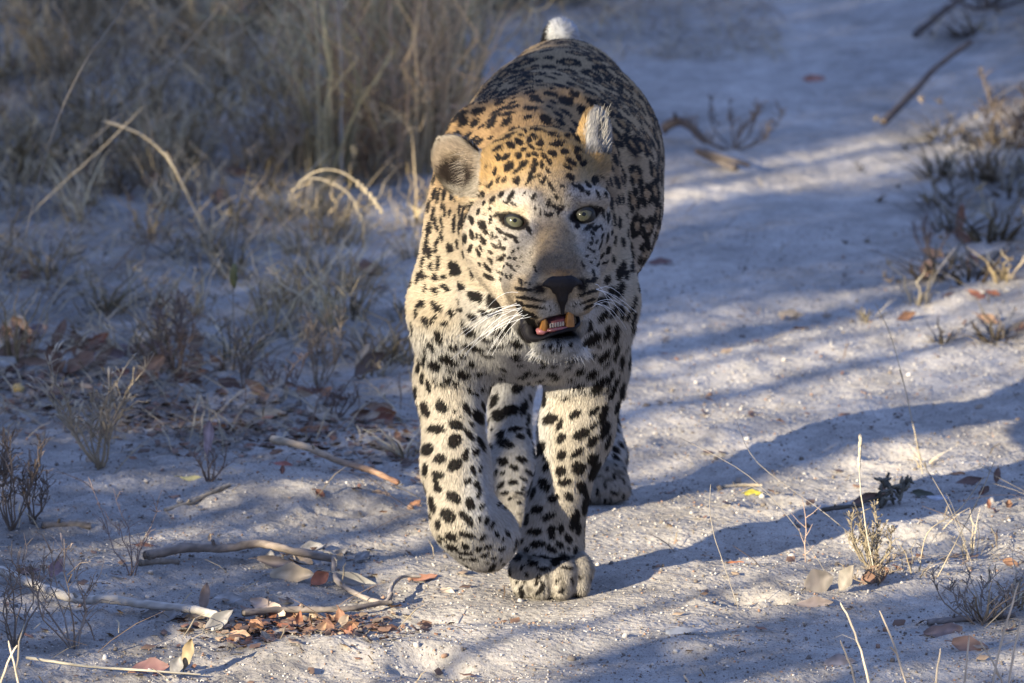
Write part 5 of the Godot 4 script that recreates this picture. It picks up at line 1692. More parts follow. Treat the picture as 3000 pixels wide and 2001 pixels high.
func forb(called: String, x: float, z: float, height: float, wide: float, stems: int, color: Color, leafy: float, r: float, label: String) -> void:
	dress()
	var o := thing(called, label, "dead plant", Vector3(x, ground_y(x, z), z))
	r *= 0.68
	for k in stems:
		var way := Vector3(rng.randf_range(-1, 1) * wide, height * rng.randf_range(0.6, 1.1), rng.randf_range(-1, 1) * wide)
		var bend := Vector3(rng.randf_range(-1, 1), 0, rng.randf_range(-1, 1)) * wide * 0.3
		var pts := []
		var radii := []
		for i in 8:
			var f := i / 7.0
			pts.push_back(Vector3(0, -0.004, 0) + way * f + bend * sin(f * PI) + Vector3(rng.randf_range(-1, 1), 0, rng.randf_range(-1, 1)) * 0.028 * height)
			radii.push_back(r * (1.1 - 0.75 * f))
		var s := Shape.new()
		s.tube(pts, radii, color, 5, 0.15, fine_noise, color * 1.1)
		for j in int(5 + 16 * leafy):
			var at: Vector3 = (pts[rng.randi_range(2, 6)] as Vector3).lerp(pts[7], rng.randf() * 0.3)
			var side := (Vector3(rng.randf_range(-1, 1), rng.randf_range(0.2, 1.2), rng.randf_range(-1, 1)).normalized()) * height * rng.randf_range(0.07, 0.24)
			s.tube([at, at + side * 0.55 + Vector3(0, 0.05 * height, 0) * rng.randf(), at + side], [r * 0.55, r * 0.42, r * 0.2], color * rng.randf_range(0.85, 1.3), 4)
			if rng.randf() < leafy * 0.7:
				s.ribbon([at + side * 0.7, at + side * 0.95 + Vector3(0, 0.003, 0), at + side * 1.25], [r * 0.8, r * 2.6, r * 0.3], side.cross(Vector3.UP).normalized() + Vector3(0.01, 0.01, 0), color * 1.25, color * 1.4)
		put("stem", s.done(), straw_look, o)


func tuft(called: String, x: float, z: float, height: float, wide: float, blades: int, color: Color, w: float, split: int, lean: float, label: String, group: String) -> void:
	dress()
	var o := thing(called, label, "grass", Vector3(x, ground_y(x, z), z), 0.0, group)
	var all := Shape.new()
	for k in blades:
		var s := Shape.new() if split == 1 else all
		var an := rng.randf() * TAU
		var from := Vector3(cos(an), 0, sin(an)) * wide * 0.35 * sqrt(rng.randf())
		var wild := rng.randf() < 0.22 and split == 0 and height > 0.18
		var out := Vector3(cos(an + rng.randf_range(-0.6, 0.6)), 0, sin(an + rng.randf_range(-0.6, 0.6))) * wide * rng.randf_range(0.2, 1.5) + Vector3(lean * height * rng.randf_range(0.2, 1.3), 0, 0)
		var up := height * rng.randf_range(0.35, 1.1)
		var droop := rng.randf_range(0.0, 0.45) if rng.randf() < 0.7 else rng.randf_range(0.5, 1.0)
		if wild:
			out *= 1.8
			up *= 0.8
			droop *= 0.6
		var pts := []
		var ws := []
		var kink := rng.randf_range(-0.12, 0.12) * height
		for i in 6:
			var f := i / 5.0
			pts.push_back(from + Vector3(0, -0.003, 0) + out * pow(f, 1.4) + Vector3(0, maxf(up * (f - droop * f * f * 0.75), 0.0), 0) + Vector3(kink * float(i == 3), 0, kink * float(i == 4)))
			ws.push_back(w * (1.0 - 0.85 * pow(f, 2.0)) * rng.randf_range(0.9, 1.1))
		var tone := rng.randf_range(0.45, 1.4)
		var c := Color(color.r * tone, color.g * tone, color.b * tone * rng.randf_range(0.9, 1.05))
		s.ribbon(pts, ws, Vector3(sin(an) + 0.3, 0.05, -cos(an)), c * 0.6, c * 1.15)
		if split == 1:
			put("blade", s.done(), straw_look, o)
		elif k % 9 == 0:
			var e: Vector3 = pts[5]
			for q in 5:
				all.ribbon([e, e + Vector3(rng.randf_range(-1, 1), rng.randf_range(-0.4, 1), rng.randf_range(-1, 1)) * height * 0.09, e + Vector3(rng.randf_range(-1, 1), rng.randf_range(-0.4, 1.2), rng.randf_range(-1, 1)) * height * 0.17], [w * 0.4, w * 0.5, w * 0.2], Vector3(1, 0.1, 0.2), c, c * 1.1)
	if split == 0:
		put("blades", all.done(), straw_look, o).set_meta("kind", "stuff")


func seed_cluster(x: float, z: float) -> void:
	dress()
	var o := thing("seed_cluster", "dark dried seed cluster lying on the striped sand at the right", "seed head", Vector3(x, ground_y(x, z), z))
	var stem := Shape.new()
	stem.tube([Vector3(-0.035, 0.004, 0.004), Vector3(-0.015, 0.01, 0), Vector3(0.012, 0.02, 0)], [0.0022, 0.002, 0.0012], Color(0.11, 0.09, 0.07), 6, 0.1, fine_noise)
	put("stem", stem.done(), wood_look, o)
	for k in 38:
		var s := Shape.new()
		s.blob(Vector3(rng.randf_range(-0.010, 0.034), rng.randf_range(0.005, 0.036), rng.randf_range(-0.018, 0.018)), Vector3(0.0024, 0.0075, 0.0034), Color(0.12, 0.11, 0.085) * rng.randf_range(0.6, 1.4), fine_noise, 0.3, 5, 7, Basis(Vector3.BACK, rng.randf() * TAU))
		put("pod", s.done(), leaf_look_dry, o)


func fallen_fruit(x: float, z: float) -> void:
	dress()
	var s := Shape.new()
	s.blob(Vector3(0, 0.0065, 0), Vector3(0.0086, 0.0075, 0.008), Color(0.48, 0.34, 0.13), wide_noise, 0.18, 10, 14)
	var o := put("fallen_fruit", s.done(), plain_vertex(0.5))
	o.position = Vector3(x, ground_y(x, z), z)
	tag(o, "round yellow fruit lying on the shaded sand near the left edge", "fruit")


func plain_vertex(rough: float) -> StandardMaterial3D:
	return coat_material(rough, 0.4)


func straw_litter() -> void:
	# broken straw and chaff that nobody could count, thick on the verges and thin on the track
	dress()
	var piece := Shape.new()
	piece.ribbon([Vector3(-0.5, 0, 0), Vector3(-0.1, 0.06, 0.03), Vector3(0.2, 0.05, -0.02), Vector3(0.5, 0, 0.02)], [0.03, 0.055, 0.055, 0.02], Vector3(0, 0, 1), Color(1, 1, 1), Color(1, 1, 1))
	var mm := MultiMesh.new()
	mm.transform_format = MultiMesh.TRANSFORM_3D
	mm.use_colors = true
	mm.mesh = piece.done()
	var xf := []
	var cols := []
	var tries := 0
	while xf.size() < 46000 and tries < 260000:
		tries += 1
		var z := rng.randf_range(-7.0, 0.45)
		var x := rng.randf_range(-2.0, 1.7)
		var left := smoothstep(-0.05, -0.55, x + 0.10 * (z + 1.6) * -1.0 + 0.25 * wide_noise.get_noise_2d(x * 2.0, z * 1.4)) if z < -1.0 else 0.05 * float(x < -0.1)
		var right := smoothstep(0.55, 0.85, x + 0.05 * (z + 1.0) + 0.2 * wide_noise.get_noise_2d(x * 2.0 + 30.0, z)) * 0.6
		if z < -4.6 and x < 0.5:
			left = 1.0
		if rng.randf() > maxf(maxf(left, right), 0.012):
			continue
		var l := 0.012 + 0.12 * pow(rng.randf(), 1.8)
		var b := Basis(Vector3.UP, rng.randf() * TAU) * Basis(Vector3.BACK, rng.randf_range(-0.35, 0.5))
		xf.push_back(Transform3D(b * Basis.from_scale(Vector3(l, l, minf(l, 0.03 + l * 0.12))), Vector3(x, ground_y(x, z) + 0.12 * l + 0.002, z)))
		var k := rng.randf_range(0.6, 1.25)
		cols.push_back((Color(0.42, 0.33, 0.205) if rng.randf() < 0.6 else Color(0.17, 0.115, 0.075)) * k)
	mm.instance_count = xf.size()
	for i in xf.size():
		mm.set_instance_transform(i, xf[i])
		mm.set_instance_color(i, cols[i])
	# crumbled leaf flakes, thickest along the litter bank
	var flake := Shape.new()
	flake.ribbon([Vector3(-0.5, 0, 0), Vector3(-0.15, 0.12, 0), Vector3(0.2, 0.08, 0), Vector3(0.5, 0.2, 0)], [0.15, 0.55, 0.5, 0.1], Vector3(0, 0, 1), Color(1, 1, 1), Color(1, 1, 1))
	var fm := MultiMesh.new()
	fm.transform_format = MultiMesh.TRANSFORM_3D
	fm.use_colors = true
	fm.mesh = flake.done()
	fm.instance_count = 3600
	for i in fm.instance_count:
		var x := rng.randf_range(-0.75, -0.08)
		var z := -1.30 + 0.35 * (x + 0.6) * 2.0 + rng.randfn() * 0.11
		if i % 5 == 0:
			x = -0.26 + rng.randfn() * 0.07
			z = 0.13 + rng.randfn() * 0.06
		elif i % 5 == 1:
			x = rng.randf_range(-1.0, -0.05)
			z = rng.randf_range(-3.5, 0.4)
		elif i % 11 == 3:
			x = rng.randf_range(0.2, 0.75)
			z = rng.randf_range(-2.0, 0.3)
		var l := 0.004 + 0.018 * pow(rng.randf(), 2.0)
		var b := Basis(Vector3.UP, rng.randf() * TAU) * Basis(Vector3.RIGHT, rng.randf_range(-0.7, 0.7))
		fm.set_instance_transform(i, Transform3D(b.scaled(Vector3.ONE * l), Vector3(x, ground_y(x, z) + 0.002, z)))
		fm.set_instance_color(i, ([Color(0.17, 0.10, 0.065), Color(0.11, 0.07, 0.05), Color(0.26, 0.19, 0.13), Color(0.20, 0.10, 0.06)][rng.randi() % 4]) * rng.randf_range(0.7, 1.2))
	var flakes := MultiMeshInstance3D.new()
	flakes.name = "leaf_flakes"
	flakes.multimesh = fm
	flakes.material_override = leaf_look_dry
	add_child(flakes)
	flakes.set_meta("kind", "stuff")
	tag(flakes, "crumbled brown leaf flakes along the litter bank and on the sand", "litter")
	var o := MultiMeshInstance3D.new()
	o.name = "straw_litter"
	o.multimesh = mm
	o.material_override = straw_look
	add_child(o)
	o.set_meta("kind", "stuff")
	tag(o, "broken straw and chaff strewn over the verges of the track", "litter")


var leaf_colors := [Color(0.264, 0.2, 0.14), Color(0.128, 0.068, 0.04), Color(0.336, 0.216, 0.136), Color(0.208, 0.128, 0.08), Color(0.152, 0.06, 0.036), Color(0.176, 0.096, 0.056), Color(0.192, 0.1, 0.06), Color(0.152, 0.068, 0.04), Color(0.096, 0.052, 0.034), Color(0.128, 0.058, 0.036), Color(0.32, 0.24, 0.16), Color(0.256, 0.24, 0.224), Color(0.208, 0.192, 0.176), Color(0.36, 0.296, 0.224), Color(0.16, 0.148, 0.136), Color(0.288, 0.264, 0.232), Color(0.176, 0.12, 0.112)]


func build_plants() -> void:
	stalk("grass_stalk", [Vector3(-0.464, -0.004, -2.506), Vector3(-0.478, 0.043, -2.506), Vector3(-0.508, 0.104, -2.506), Vector3(-0.538, 0.159, -2.506), Vector3(-0.578, 0.193, -2.506), Vector3(-0.632, 0.214, -2.506)], 0.0036, 0.0045, Color(0.5, 0.41, 0.28), 0, "thick straw stem arching over to the left above the grass")
	stalk("grass_stalk", [Vector3(-0.391, -0.004, -2.514), Vector3(-0.363, 0.062, -2.514), Vector3(-0.329, 0.117, -2.514), Vector3(-0.295, 0.136, -2.514), Vector3(-0.261, 0.131, -2.514), Vector3(-0.227, 0.103, -2.514), Vector3(-0.2, 0.069, -2.514)], 0.0022, 0.003, Color(0.5, 0.41, 0.28), 1, "nodding grass stem arching over to the right, upper one")
	stalk("grass_stalk", [Vector3(-0.419, -0.004, -2.553), Vector3(-0.392, 0.048, -2.553), Vector3(-0.35, 0.097, -2.553), Vector3(-0.31, 0.116, -2.553), Vector3(-0.262, 0.097, -2.553), Vector3(-0.235, 0.055, -2.553), Vector3(-0.23, 0.003, -2.553)], 0.0022, 0.003, Color(0.5, 0.41, 0.28), 1, "nodding grass stem bent down to the sand at its tip")
	stalk("grass_stalk", [Vector3(-0.326, -0.004, -2.634), Vector3(-0.317, 0.056, -2.634), Vector3(-0.315, 0.111, -2.634)], 0.002, 0.0022, Color(0.36, 0.31, 0.25), 0, "short upright stem beneath the nodding grass")
	stalk("grass_stalk", [Vector3(-0.743, -0.004, -1.84), Vector3(-0.712, 0.136, -1.84), Vector3(-0.673, 0.279, -1.84), Vector3(-0.627, 0.382, -1.84), Vector3(-0.582, 0.446, -1.84), Vector3(-0.55, 0.494, -1.84)], 0.0021, 0.0017, Color(0.36, 0.31, 0.25), 0, "long thin stalk leaning right up the left edge")
	stalk("grass_stalk", [Vector3(-0.795, -0.004, -2.474), Vector3(-0.754, 0.055, -2.474), Vector3(-0.699, 0.11, -2.474), Vector3(-0.645, 0.158, -2.474), Vector3(-0.57, 0.233, -2.474)], 0.0028, 0.002, Color(0.5, 0.41, 0.28), 0, "straw stem slanting up from the left edge")
	stalk("grass_stalk", [Vector3(-0.791, -0.004, -2.882), Vector3(-0.71, 0.085, -2.882), Vector3(-0.611, 0.177, -2.882), Vector3(-0.526, 0.268, -2.882), Vector3(-0.456, 0.346, -2.882)], 0.0025, 0.002, Color(0.36, 0.31, 0.25), 0, "long slanting stalk across the blurred grass at the top left")
	stalk("grass_stalk", [Vector3(-0.732, -0.004, -3.642), Vector3(-0.68, 0.075, -3.642), Vector3(-0.627, 0.143, -3.642), Vector3(-0.545, 0.247, -3.642)], 0.003, 0.002, Color(0.5, 0.41, 0.28), 0, "pale stalk slanting to the top edge on the left")
	stalk("grass_stalk", [Vector3(-0.598, -0.004, -3.787), Vector3(-0.544, 0.083, -3.787), Vector3(-0.461, 0.182, -3.787), Vector3(-0.431, 0.242, -3.787)], 0.003, 0.002, Color(0.36, 0.31, 0.25), 0, "second pale stalk slanting to the top edge on the left")
	stalk("grass_stalk", [Vector3(-0.279, -0.004, -3.14), Vector3(-0.279, 0.101, -3.14), Vector3(-0.28, 0.209, -3.14), Vector3(-0.285, 0.338, -3.14)], 0.006, 0.005, Color(0.36, 0.31, 0.25), 0, "thick pale upright stem in the tall grass behind the animal")
	stalk("seedling", [Vector3(-0.379, -0.004, -1.4), Vector3(-0.39, 0.063, -1.4), Vector3(-0.393, 0.125, -1.4), Vector3(-0.392, 0.162, -1.4)], 0.0016, 0.0012, Color(0.24, 0.19, 0.13), 2, "thin seedling stem with a dried green bud in the litter bank")
	stalk("grass_stalk", [Vector3(0.55, -0.004, -0.829), Vector3(0.538, 0.056, -0.829), Vector3(0.523, 0.122, -0.829), Vector3(0.505, 0.187, -0.829), Vector3(0.483, 0.233, -0.829)], 0.0016, 0.0011, Color(0.52, 0.43, 0.29), 0, "tall single straw rising from the small tuft on the right")
	stalk("grass_stalk", [Vector3(0.28, -0.004, 0.015), Vector3(0.264, 0.044, 0.015), Vector3(0.248, 0.093, 0.015), Vector3(0.242, 0.126, 0.015), Vector3(0.243, 0.158, 0.015)], 0.0011, 0.0008, Color(0.36, 0.31, 0.25), 0, "thin dry stem standing alone right of the big paw")
	stalk("bare_twig", [Vector3(0.37, -0.004, -0.238), Vector3(0.369, 0.022, -0.238), Vector3(0.37, 0.05, -0.238), Vector3(0.365, 0.084, -0.238)], 0.0016, 0.001, Color(0.5, 0.36, 0.28), 3, "bare pinkish twig standing on the lit sand")
	stalk("grass_stalk", [Vector3(0.454, -0.004, -0.161), Vector3(0.443, 0.05, -0.161), Vector3(0.434, 0.111, -0.161), Vector3(0.433, 0.15, -0.161), Vector3(0.435, 0.175, -0.161)], 0.0017, 0.0013, Color(0.56, 0.49, 0.38), 1, "tallest stem of the right tuft with a drooping seed tip")
	stalk("grass_stalk", [Vector3(0.583, -0.004, -0.264), Vector3(0.552, 0.073, -0.264), Vector3(0.518, 0.129, -0.264), Vector3(0.507, 0.14, -0.264)], 0.0012, 0.0009, Color(0.36, 0.31, 0.25), 0, "fine stem leaning left behind the right tuft")
	stalk("grass_stalk", [Vector3(0.395, -0.004, -0.186), Vector3(0.357, 0.056, -0.186), Vector3(0.296, 0.123, -0.186), Vector3(0.209, 0.172, -0.186)], 0.001, 0.0007, Color(0.36, 0.31, 0.25), 0, "hair thin stem leaning far left over the striped sand")
	stalk("grass_stalk", [Vector3(0.476, -0.004, -0.264), Vector3(0.398, 0.062, -0.264), Vector3(0.31, 0.129, -0.264), Vector3(0.282, 0.185, -0.264)], 0.001, 0.0007, Color(0.36, 0.31, 0.25), 0, "second hair thin stem leaning left over the striped sand")
	stalk("grass_stalk", [Vector3(0.53, -0.004, -0.161), Vector3(0.557, 0.05, -0.161), Vector3(0.584, 0.105, -0.161), Vector3(0.602, 0.15, -0.161)], 0.0014, 0.001, Color(0.5, 0.41, 0.28), 0, "straw stem leaning right beyond the right tuft")
	stalk("grass_stalk", [Vector3(0.51, -0.004, -0.186), Vector3(0.52, 0.05, -0.186), Vector3(0.558, 0.078, -0.186), Vector3(0.59, 0.123, -0.186)], 0.0014, 0.001, Color(0.5, 0.41, 0.28), 0, "bent straw stem crossing the one leaning right")
	stalk("grass_stalk", [Vector3(0.404, -0.004, 0.569), Vector3(0.394, 0.051, 0.569), Vector3(0.378, 0.093, 0.569)], 0.0032, 0.0022, Color(0.58, 0.48, 0.36), 0, "blurred near straw at the bottom right, the leftmost one")
	stalk("grass_stalk", [Vector3(0.419, -0.004, 0.677), Vector3(0.404, 0.076, 0.677), Vector3(0.386, 0.132, 0.677), Vector3(0.373, 0.158, 0.677)], 0.0032, 0.0022, Color(0.58, 0.48, 0.36), 0, "blurred near straw at the bottom right, the second one")
	stalk("grass_stalk", [Vector3(0.483, -0.004, 0.698), Vector3(0.482, 0.071, 0.698), Vector3(0.486, 0.112, 0.698)], 0.0032, 0.0022, Color(0.58, 0.48, 0.36), 0, "blurred near straw at the bottom right, the third one")
	stalk("grass_stalk", [Vector3(0.505, -0.004, 0.74), Vector3(0.511, 0.081, 0.74), Vector3(0.516, 0.136, 0.74)], 0.0032, 0.0022, Color(0.58, 0.48, 0.36), 0, "blurred near straw at the bottom right, the fourth one")
	stalk("grass_stalk", [Vector3(0.537, -0.004, 0.698), Vector3(0.551, 0.102, 0.698), Vector3(0.574, 0.187, 0.698)], 0.0032, 0.0022, Color(0.58, 0.48, 0.36), 0, "blurred near straw at the bottom right, the fifth one")
	stalk("grass_stalk", [Vector3(0.554, -0.004, 0.74), Vector3(0.563, 0.091, 0.74), Vector3(0.574, 0.151, 0.74)], 0.0032, 0.0022, Color(0.58, 0.48, 0.36), 0, "blurred near straw at the bottom right, the sixth one")
	stalk("grass_stalk", [Vector3(0.35, -0.004, 0.677), Vector3(0.325, 0.051, 0.677), Vector3(0.29, 0.076, 0.677)], 0.0032, 0.0022, Color(0.58, 0.48, 0.36), 0, "blurred near straw at the bottom right, the low leaning one")
	stalk("grass_stalk", [Vector3(0.213, -0.004, 0.569), Vector3(0.208, 0.031, 0.569), Vector3(0.198, 0.049, 0.569)], 0.0032, 0.0022, Color(0.58, 0.48, 0.36), 0, "blurred near straw at the bottom right, the lone one")
	stalk("grass_stalk", [Vector3(0.465, -0.004, 0.569), Vector3(0.444, 0.072, 0.569), Vector3(0.423, 0.123, 0.569)], 0.0032, 0.0022, Color(0.58, 0.48, 0.36), 0, "blurred near straw at the bottom right, the tall leaning one")
	stalk("grass_stalk", [Vector3(0.573, -0.004, 0.677), Vector3(0.557, 0.066, 0.677), Vector3(0.532, 0.112, 0.677)], 0.0032, 0.0022, Color(0.58, 0.48, 0.36), 0, "blurred near straw at the bottom right, the left leaning one")
	stalk("grass_stalk", [Vector3(-0.598, -0.004, 0.613), Vector3(-0.582, 0.062, 0.613), Vector3(-0.567, 0.092, 0.613)], 0.0032, 0.0022, Color(0.58, 0.48, 0.36), 0, "blurred near straw at the bottom left corner, right leaning")
	stalk("grass_stalk", [Vector3(-0.558, -0.004, 0.613), Vector3(-0.567, 0.051, 0.613), Vector3(-0.577, 0.097, 0.613)], 0.0032, 0.0022, Color(0.58, 0.48, 0.36), 0, "blurred near straw at the bottom left corner, left leaning")
	forb("dry_forb", -0.546, -0.771, 0.155, 0.085, 9, Color(0.36, 0.29, 0.2), 1, 0.0022, "pale dry shrub with short leafless side twigs on the left")
	forb("dry_forb", -0.399, -0.685, 0.05, 0.035, 7, Color(0.2, 0.15, 0.12), 0.3, 0.0018, "small dark twig tuft around the pinkish upright leaf")
	forb("dry_forb", -0.474, -1.465, 0.13, 0.045, 9, Color(0.17, 0.125, 0.1), 0.9, 0.0018, "dark dead forb rising from the litter bank")
	forb("dry_forb", -0.378, -1.383, 0.09, 0.03, 5, Color(0.2, 0.155, 0.12), 0.5, 0.0018, "thin dead forb right of the dark one in the litter bank")
	forb("dry_forb", -0.321, -1.335, 0.075, 0.05, 6, Color(0.19, 0.14, 0.115), 0.6, 0.0018, "low dead forb among leaves at the middle of the litter bank")
	forb("dry_forb", -0.272, -1.432, 0.12, 0.04, 8, Color(0.24, 0.19, 0.14), 0.8, 0.0018, "blurred brown forb near the lower end of the litter bank")
	forb("dry_forb", -0.245, -1.208, 0.06, 0.05, 6, Color(0.17, 0.13, 0.11), 0.7, 0.0018, "small dark forb at the lower end of the litter bank")
	forb("dry_forb", -0.642, -0.396, 0.15, 0.05, 9, Color(0.17, 0.13, 0.1), 0.9, 0.0018, "dark twiggy shrub at the left edge")
	forb("dry_forb", -0.616, -0.436, 0.08, 0.03, 6, Color(0.15, 0.115, 0.09), 0.8, 0.0018, "small dark shrub close beside the one at the left edge")
	forb("dry_forb", -0.525, 0.231, 0.16, 0.075, 6, Color(0.27, 0.21, 0.165), 0.35, 0.0018, "tall wispy shrub with bare twigs at the lower left")
	forb("dry_forb", -0.476, -0.161, 0.12, 0.06, 5, Color(0.24, 0.175, 0.15), 0.25, 0.0013, "open bare twig plant behind the bleached stick")
	forb("dry_forb", -0.596, 0.254, 0.12, 0.06, 6, Color(0.19, 0.15, 0.12), 0.5, 0.0018, "blurred dark twigs at the bottom left edge")
	forb("dry_forb", 0.453, -0.212, 0.075, 0.04, 10, Color(0.24, 0.2, 0.14), 1, 0.0018, "dense twiggy tuft with leaves caught in it on the right")
	forb("dry_forb", 0.452, -0.11, 0.035, 0.055, 8, Color(0.2, 0.16, 0.12), 0.6, 0.0018, "low dead twigs around the foot of the right tuft")
	forb("dry_forb", 0.654, -2.435, 0.075, 0.05, 6, Color(0.16, 0.125, 0.11), 0.7, 0.0018, "blurred dark forb on the right verge")
	forb("dry_forb", 0.377, -3.572, 0.085, 0.1, 9, Color(0.15, 0.12, 0.1), 0.8, 0.0024, "blurred clump of dead twigs on the track behind the animal")
	forb("dry_forb", 0.572, 0.088, 0.075, 0.07, 9, Color(0.24, 0.19, 0.15), 0.6, 0.0018, "dead twig tangle at the right edge behind the near grass")
	forb("dry_forb", -0.421, -3.228, 0.14, 0.09, 8, Color(0.24, 0.2, 0.16), 0.9, 0.003, "blurred grey forb under the nodding grass")
	forb("dry_forb", 0.852, -3.548, 0.12, 0.13, 10, Color(0.1, 0.08, 0.07), 1, 0.004, "dark blurred bush at the right edge")
	forb("dry_forb", 0.894, -5.066, 0.14, 0.2, 10, Color(0.1, 0.08, 0.07), 1, 0.005, "dark blurred bush at the top of the right verge")
	tuft("grass_tuft", -0.148, -0.947, 0.05, 0.05, 26, Color(0.52, 0.42, 0.28), 0.003, 1, -0.5, "pale straw tuft just left of the lifted fore leg", "")
	tuft("grass_tuft", 0.553, -0.888, 0.035, 0.035, 14, Color(0.5, 0.42, 0.29), 0.0026, 1, 0, "small curly straw tuft at the foot of the tall single straw", "")
	tuft("grass_tuft", 0.458, -0.238, 0.06, 0.05, 16, Color(0.46, 0.37, 0.24), 0.002, 1, 0, "straw blades growing through the dense twiggy tuft", "")
	tuft("grass_tuft", 0.576, 0.064, 0.085, 0.06, 24, Color(0.45, 0.36, 0.25), 0.0028, 1, 0, "near grass tuft at the right edge of the sand", "")
	tuft("grass_tuft", 0.617, 0.015, 0.085, 0.05, 18, Color(0.45, 0.36, 0.25), 0.0028, 1, 0, "grass tuft cut by the right edge near the bottom", "")
	tuft("grass_tuft", 0.503, -0.161, 0.06, 0.06, 12, Color(0.44, 0.36, 0.25), 0.0016, 1, 0, "sparse fine grass between the two right tufts", "")
	tuft("grass_tuft", 0.585, -0.342, 0.085, 0.05, 12, Color(0.46, 0.38, 0.27), 0.0016, 1, 0, "sparse upright grass near the right edge", "")
	tuft("grass_tuft", 0.612, -2.093, 0.08, 0.05, 18, Color(0.42, 0.36, 0.27), 0.0036, 1, 0, "blurred straw tuft on the right verge, nearest the track", "")
	tuft("grass_tuft", 0.53, -1.965, 0.04, 0.05, 14, Color(0.3, 0.26, 0.21), 0.0036, 1, 0, "low blurred tuft left of the straw tuft on the right verge", "")
	tuft("grass_tuft", 0.747, -2.167, 0.07, 0.06, 18, Color(0.46, 0.36, 0.22), 0.0036, 1, 0, "golden blurred tuft at the right edge of the verge", "")
	tuft("grass_tuft", 0.412, -2.001, 0.02, 0.035, 8, Color(0.3, 0.26, 0.21), 0.003, 1, 0, "tiny dry tuft in the middle of the track on the right", "")
	tuft("grass_tuft", 0.629, -1.77, 0.045, 0.05, 16, Color(0.16, 0.135, 0.115), 0.005, 1, 0, "dark matted clump on the lit edge of the track", "")
	tuft("grass_tuft", 0.705, -1.753, 0.055, 0.085, 26, Color(0.15, 0.125, 0.105), 0.006, 1, 0, "wide dark matted clump beside the smaller one", "")
	tuft("grass_tuft", 0.726, -3.228, 0.055, 0.08, 20, Color(0.42, 0.36, 0.28), 0.005, 1, 0, "blurred pale tuft leaning over the right verge", "")
	tuft("grass_tuft", 0.799, -3.184, 0.06, 0.1, 20, Color(0.38, 0.33, 0.27), 0.005, 1, 0, "wide blurred tuft at the right edge", "")
	tuft("grass_tuft", -0.125, -3.096, 0.05, 0.08, 16, Color(0.22, 0.18, 0.15), 0.005, 1, 0, "dark blurred tuft behind the animal's right shoulder", "")
	tussocks([[-0.298,-3.184,51,56,45,25,3],[-0.25,-3.318,52,56,39,25,6],[-0.206,-3.273,55,59,39,25,-7],[-0.163,-3.318,44,59,44,25,-22],[-0.121,-3.409,62,62,43,25,12],[-0.234,-3.642,45,48,42,25,-21],[-0.183,-3.69,46,51,38,25,3],[-0.284,-3.548,51,60,42,25,13],[-0.101,-3.69,52,57,42,25,-8],[-0.147,-3.787,62,62,45,25,17],[-0.332,-3.409,48,51,40,25,-21],[-0.089,-4.085,57,54,45,25,-2],[-0.128,-4.187,61,60,38,25,-12],[-0.226,-4.034,60,55,46,25,-1],[-0.289,-4.085,43,57,44,25,-9]], 0.11, 0.0042, 46, "tussock", "behind the leopard", "tall grass tussocks behind the animal")
	tussocks([[-0.796,-4.192,29,46,35,22,-29],[-0.567,-4.774,30,38,29,18,-24],[-0.619,-3.84,29,21,16,10,-2],[-0.339,-4.729,12,47,37,22,38],[-0.479,-5.008,34,43,33,20,14],[-0.818,-4.945,22,62,48,29,-39],[-0.414,-4.234,14,47,36,22,12],[-0.582,-5.026,26,52,40,25,-29],[-0.159,-3.529,16,41,32,19,-26],[-0.54,-3.446,15,44,34,21,17],[-0.58,-3.268,25,61,47,29,-2],[-0.801,-4.752,17,39,30,18,23],[-0.515,-3.909,23,24,19,11,7],[-0.856,-4.701,26,18,14,9,15],[-0.822,-4.276,28,43,33,20,-34],[-0.274,-3.845,16,44,34,21,-7],[-0.758,-4.797,34,47,36,22,19],[-0.675,-3.492,22,39,30,18,-8],[-0.465,-4.968,14,16,12,8,-34],[-0.44,-4.172,14,41,32,19,9],[-0.802,-3.228,20,41,32,19,22],[-0.794,-3.919,31,61,47,29,12],[-0.323,-4.014,14,22,17,10,-32],[-0.759,-4.339,19,25,19,12,44],[-0.203,-3.86,14,21,16,10,28],[-0.887,-4.198,12,52,40,25,46],[-0.728,-3.719,32,24,18,11,-17],[-0.906,-4.044,25,19,15,9,7],[-0.366,-3.332,32,60,46,28,-11],[-0.548,-4.499,31,53,41,25,-5],[-0.44,-4.466,20,41,32,19,41],[-0.914,-4.882,30,61,47,29,-30],[-0.188,-4.291,20,60,46,28,7],[-0.409,-3.414,30,49,38,23,-15],[-0.811,-3.286,20,23,18,11,18],[-0.849,-3.372,16,41,32,19,29],[-0.519,-4.392,34,57,44,27,-30],[-0.716,-3.4,30,21,16,10,46],[-0.634,-4.493,16,58,44,27,-39],[-0.177,-3.628,17,55,42,26,30],[-0.133,-3.437,21,62,48,29,31],[-0.605,-4.814,21,20,15,9,1],[-0.586,-3.409,20,59,46,28,11],[-0.136,-4.11,34,21,16,10,-31]], 0.13, 0.0032, 40, "blurred tussock", "on the left verge", "dry grass tussocks on the left verge")
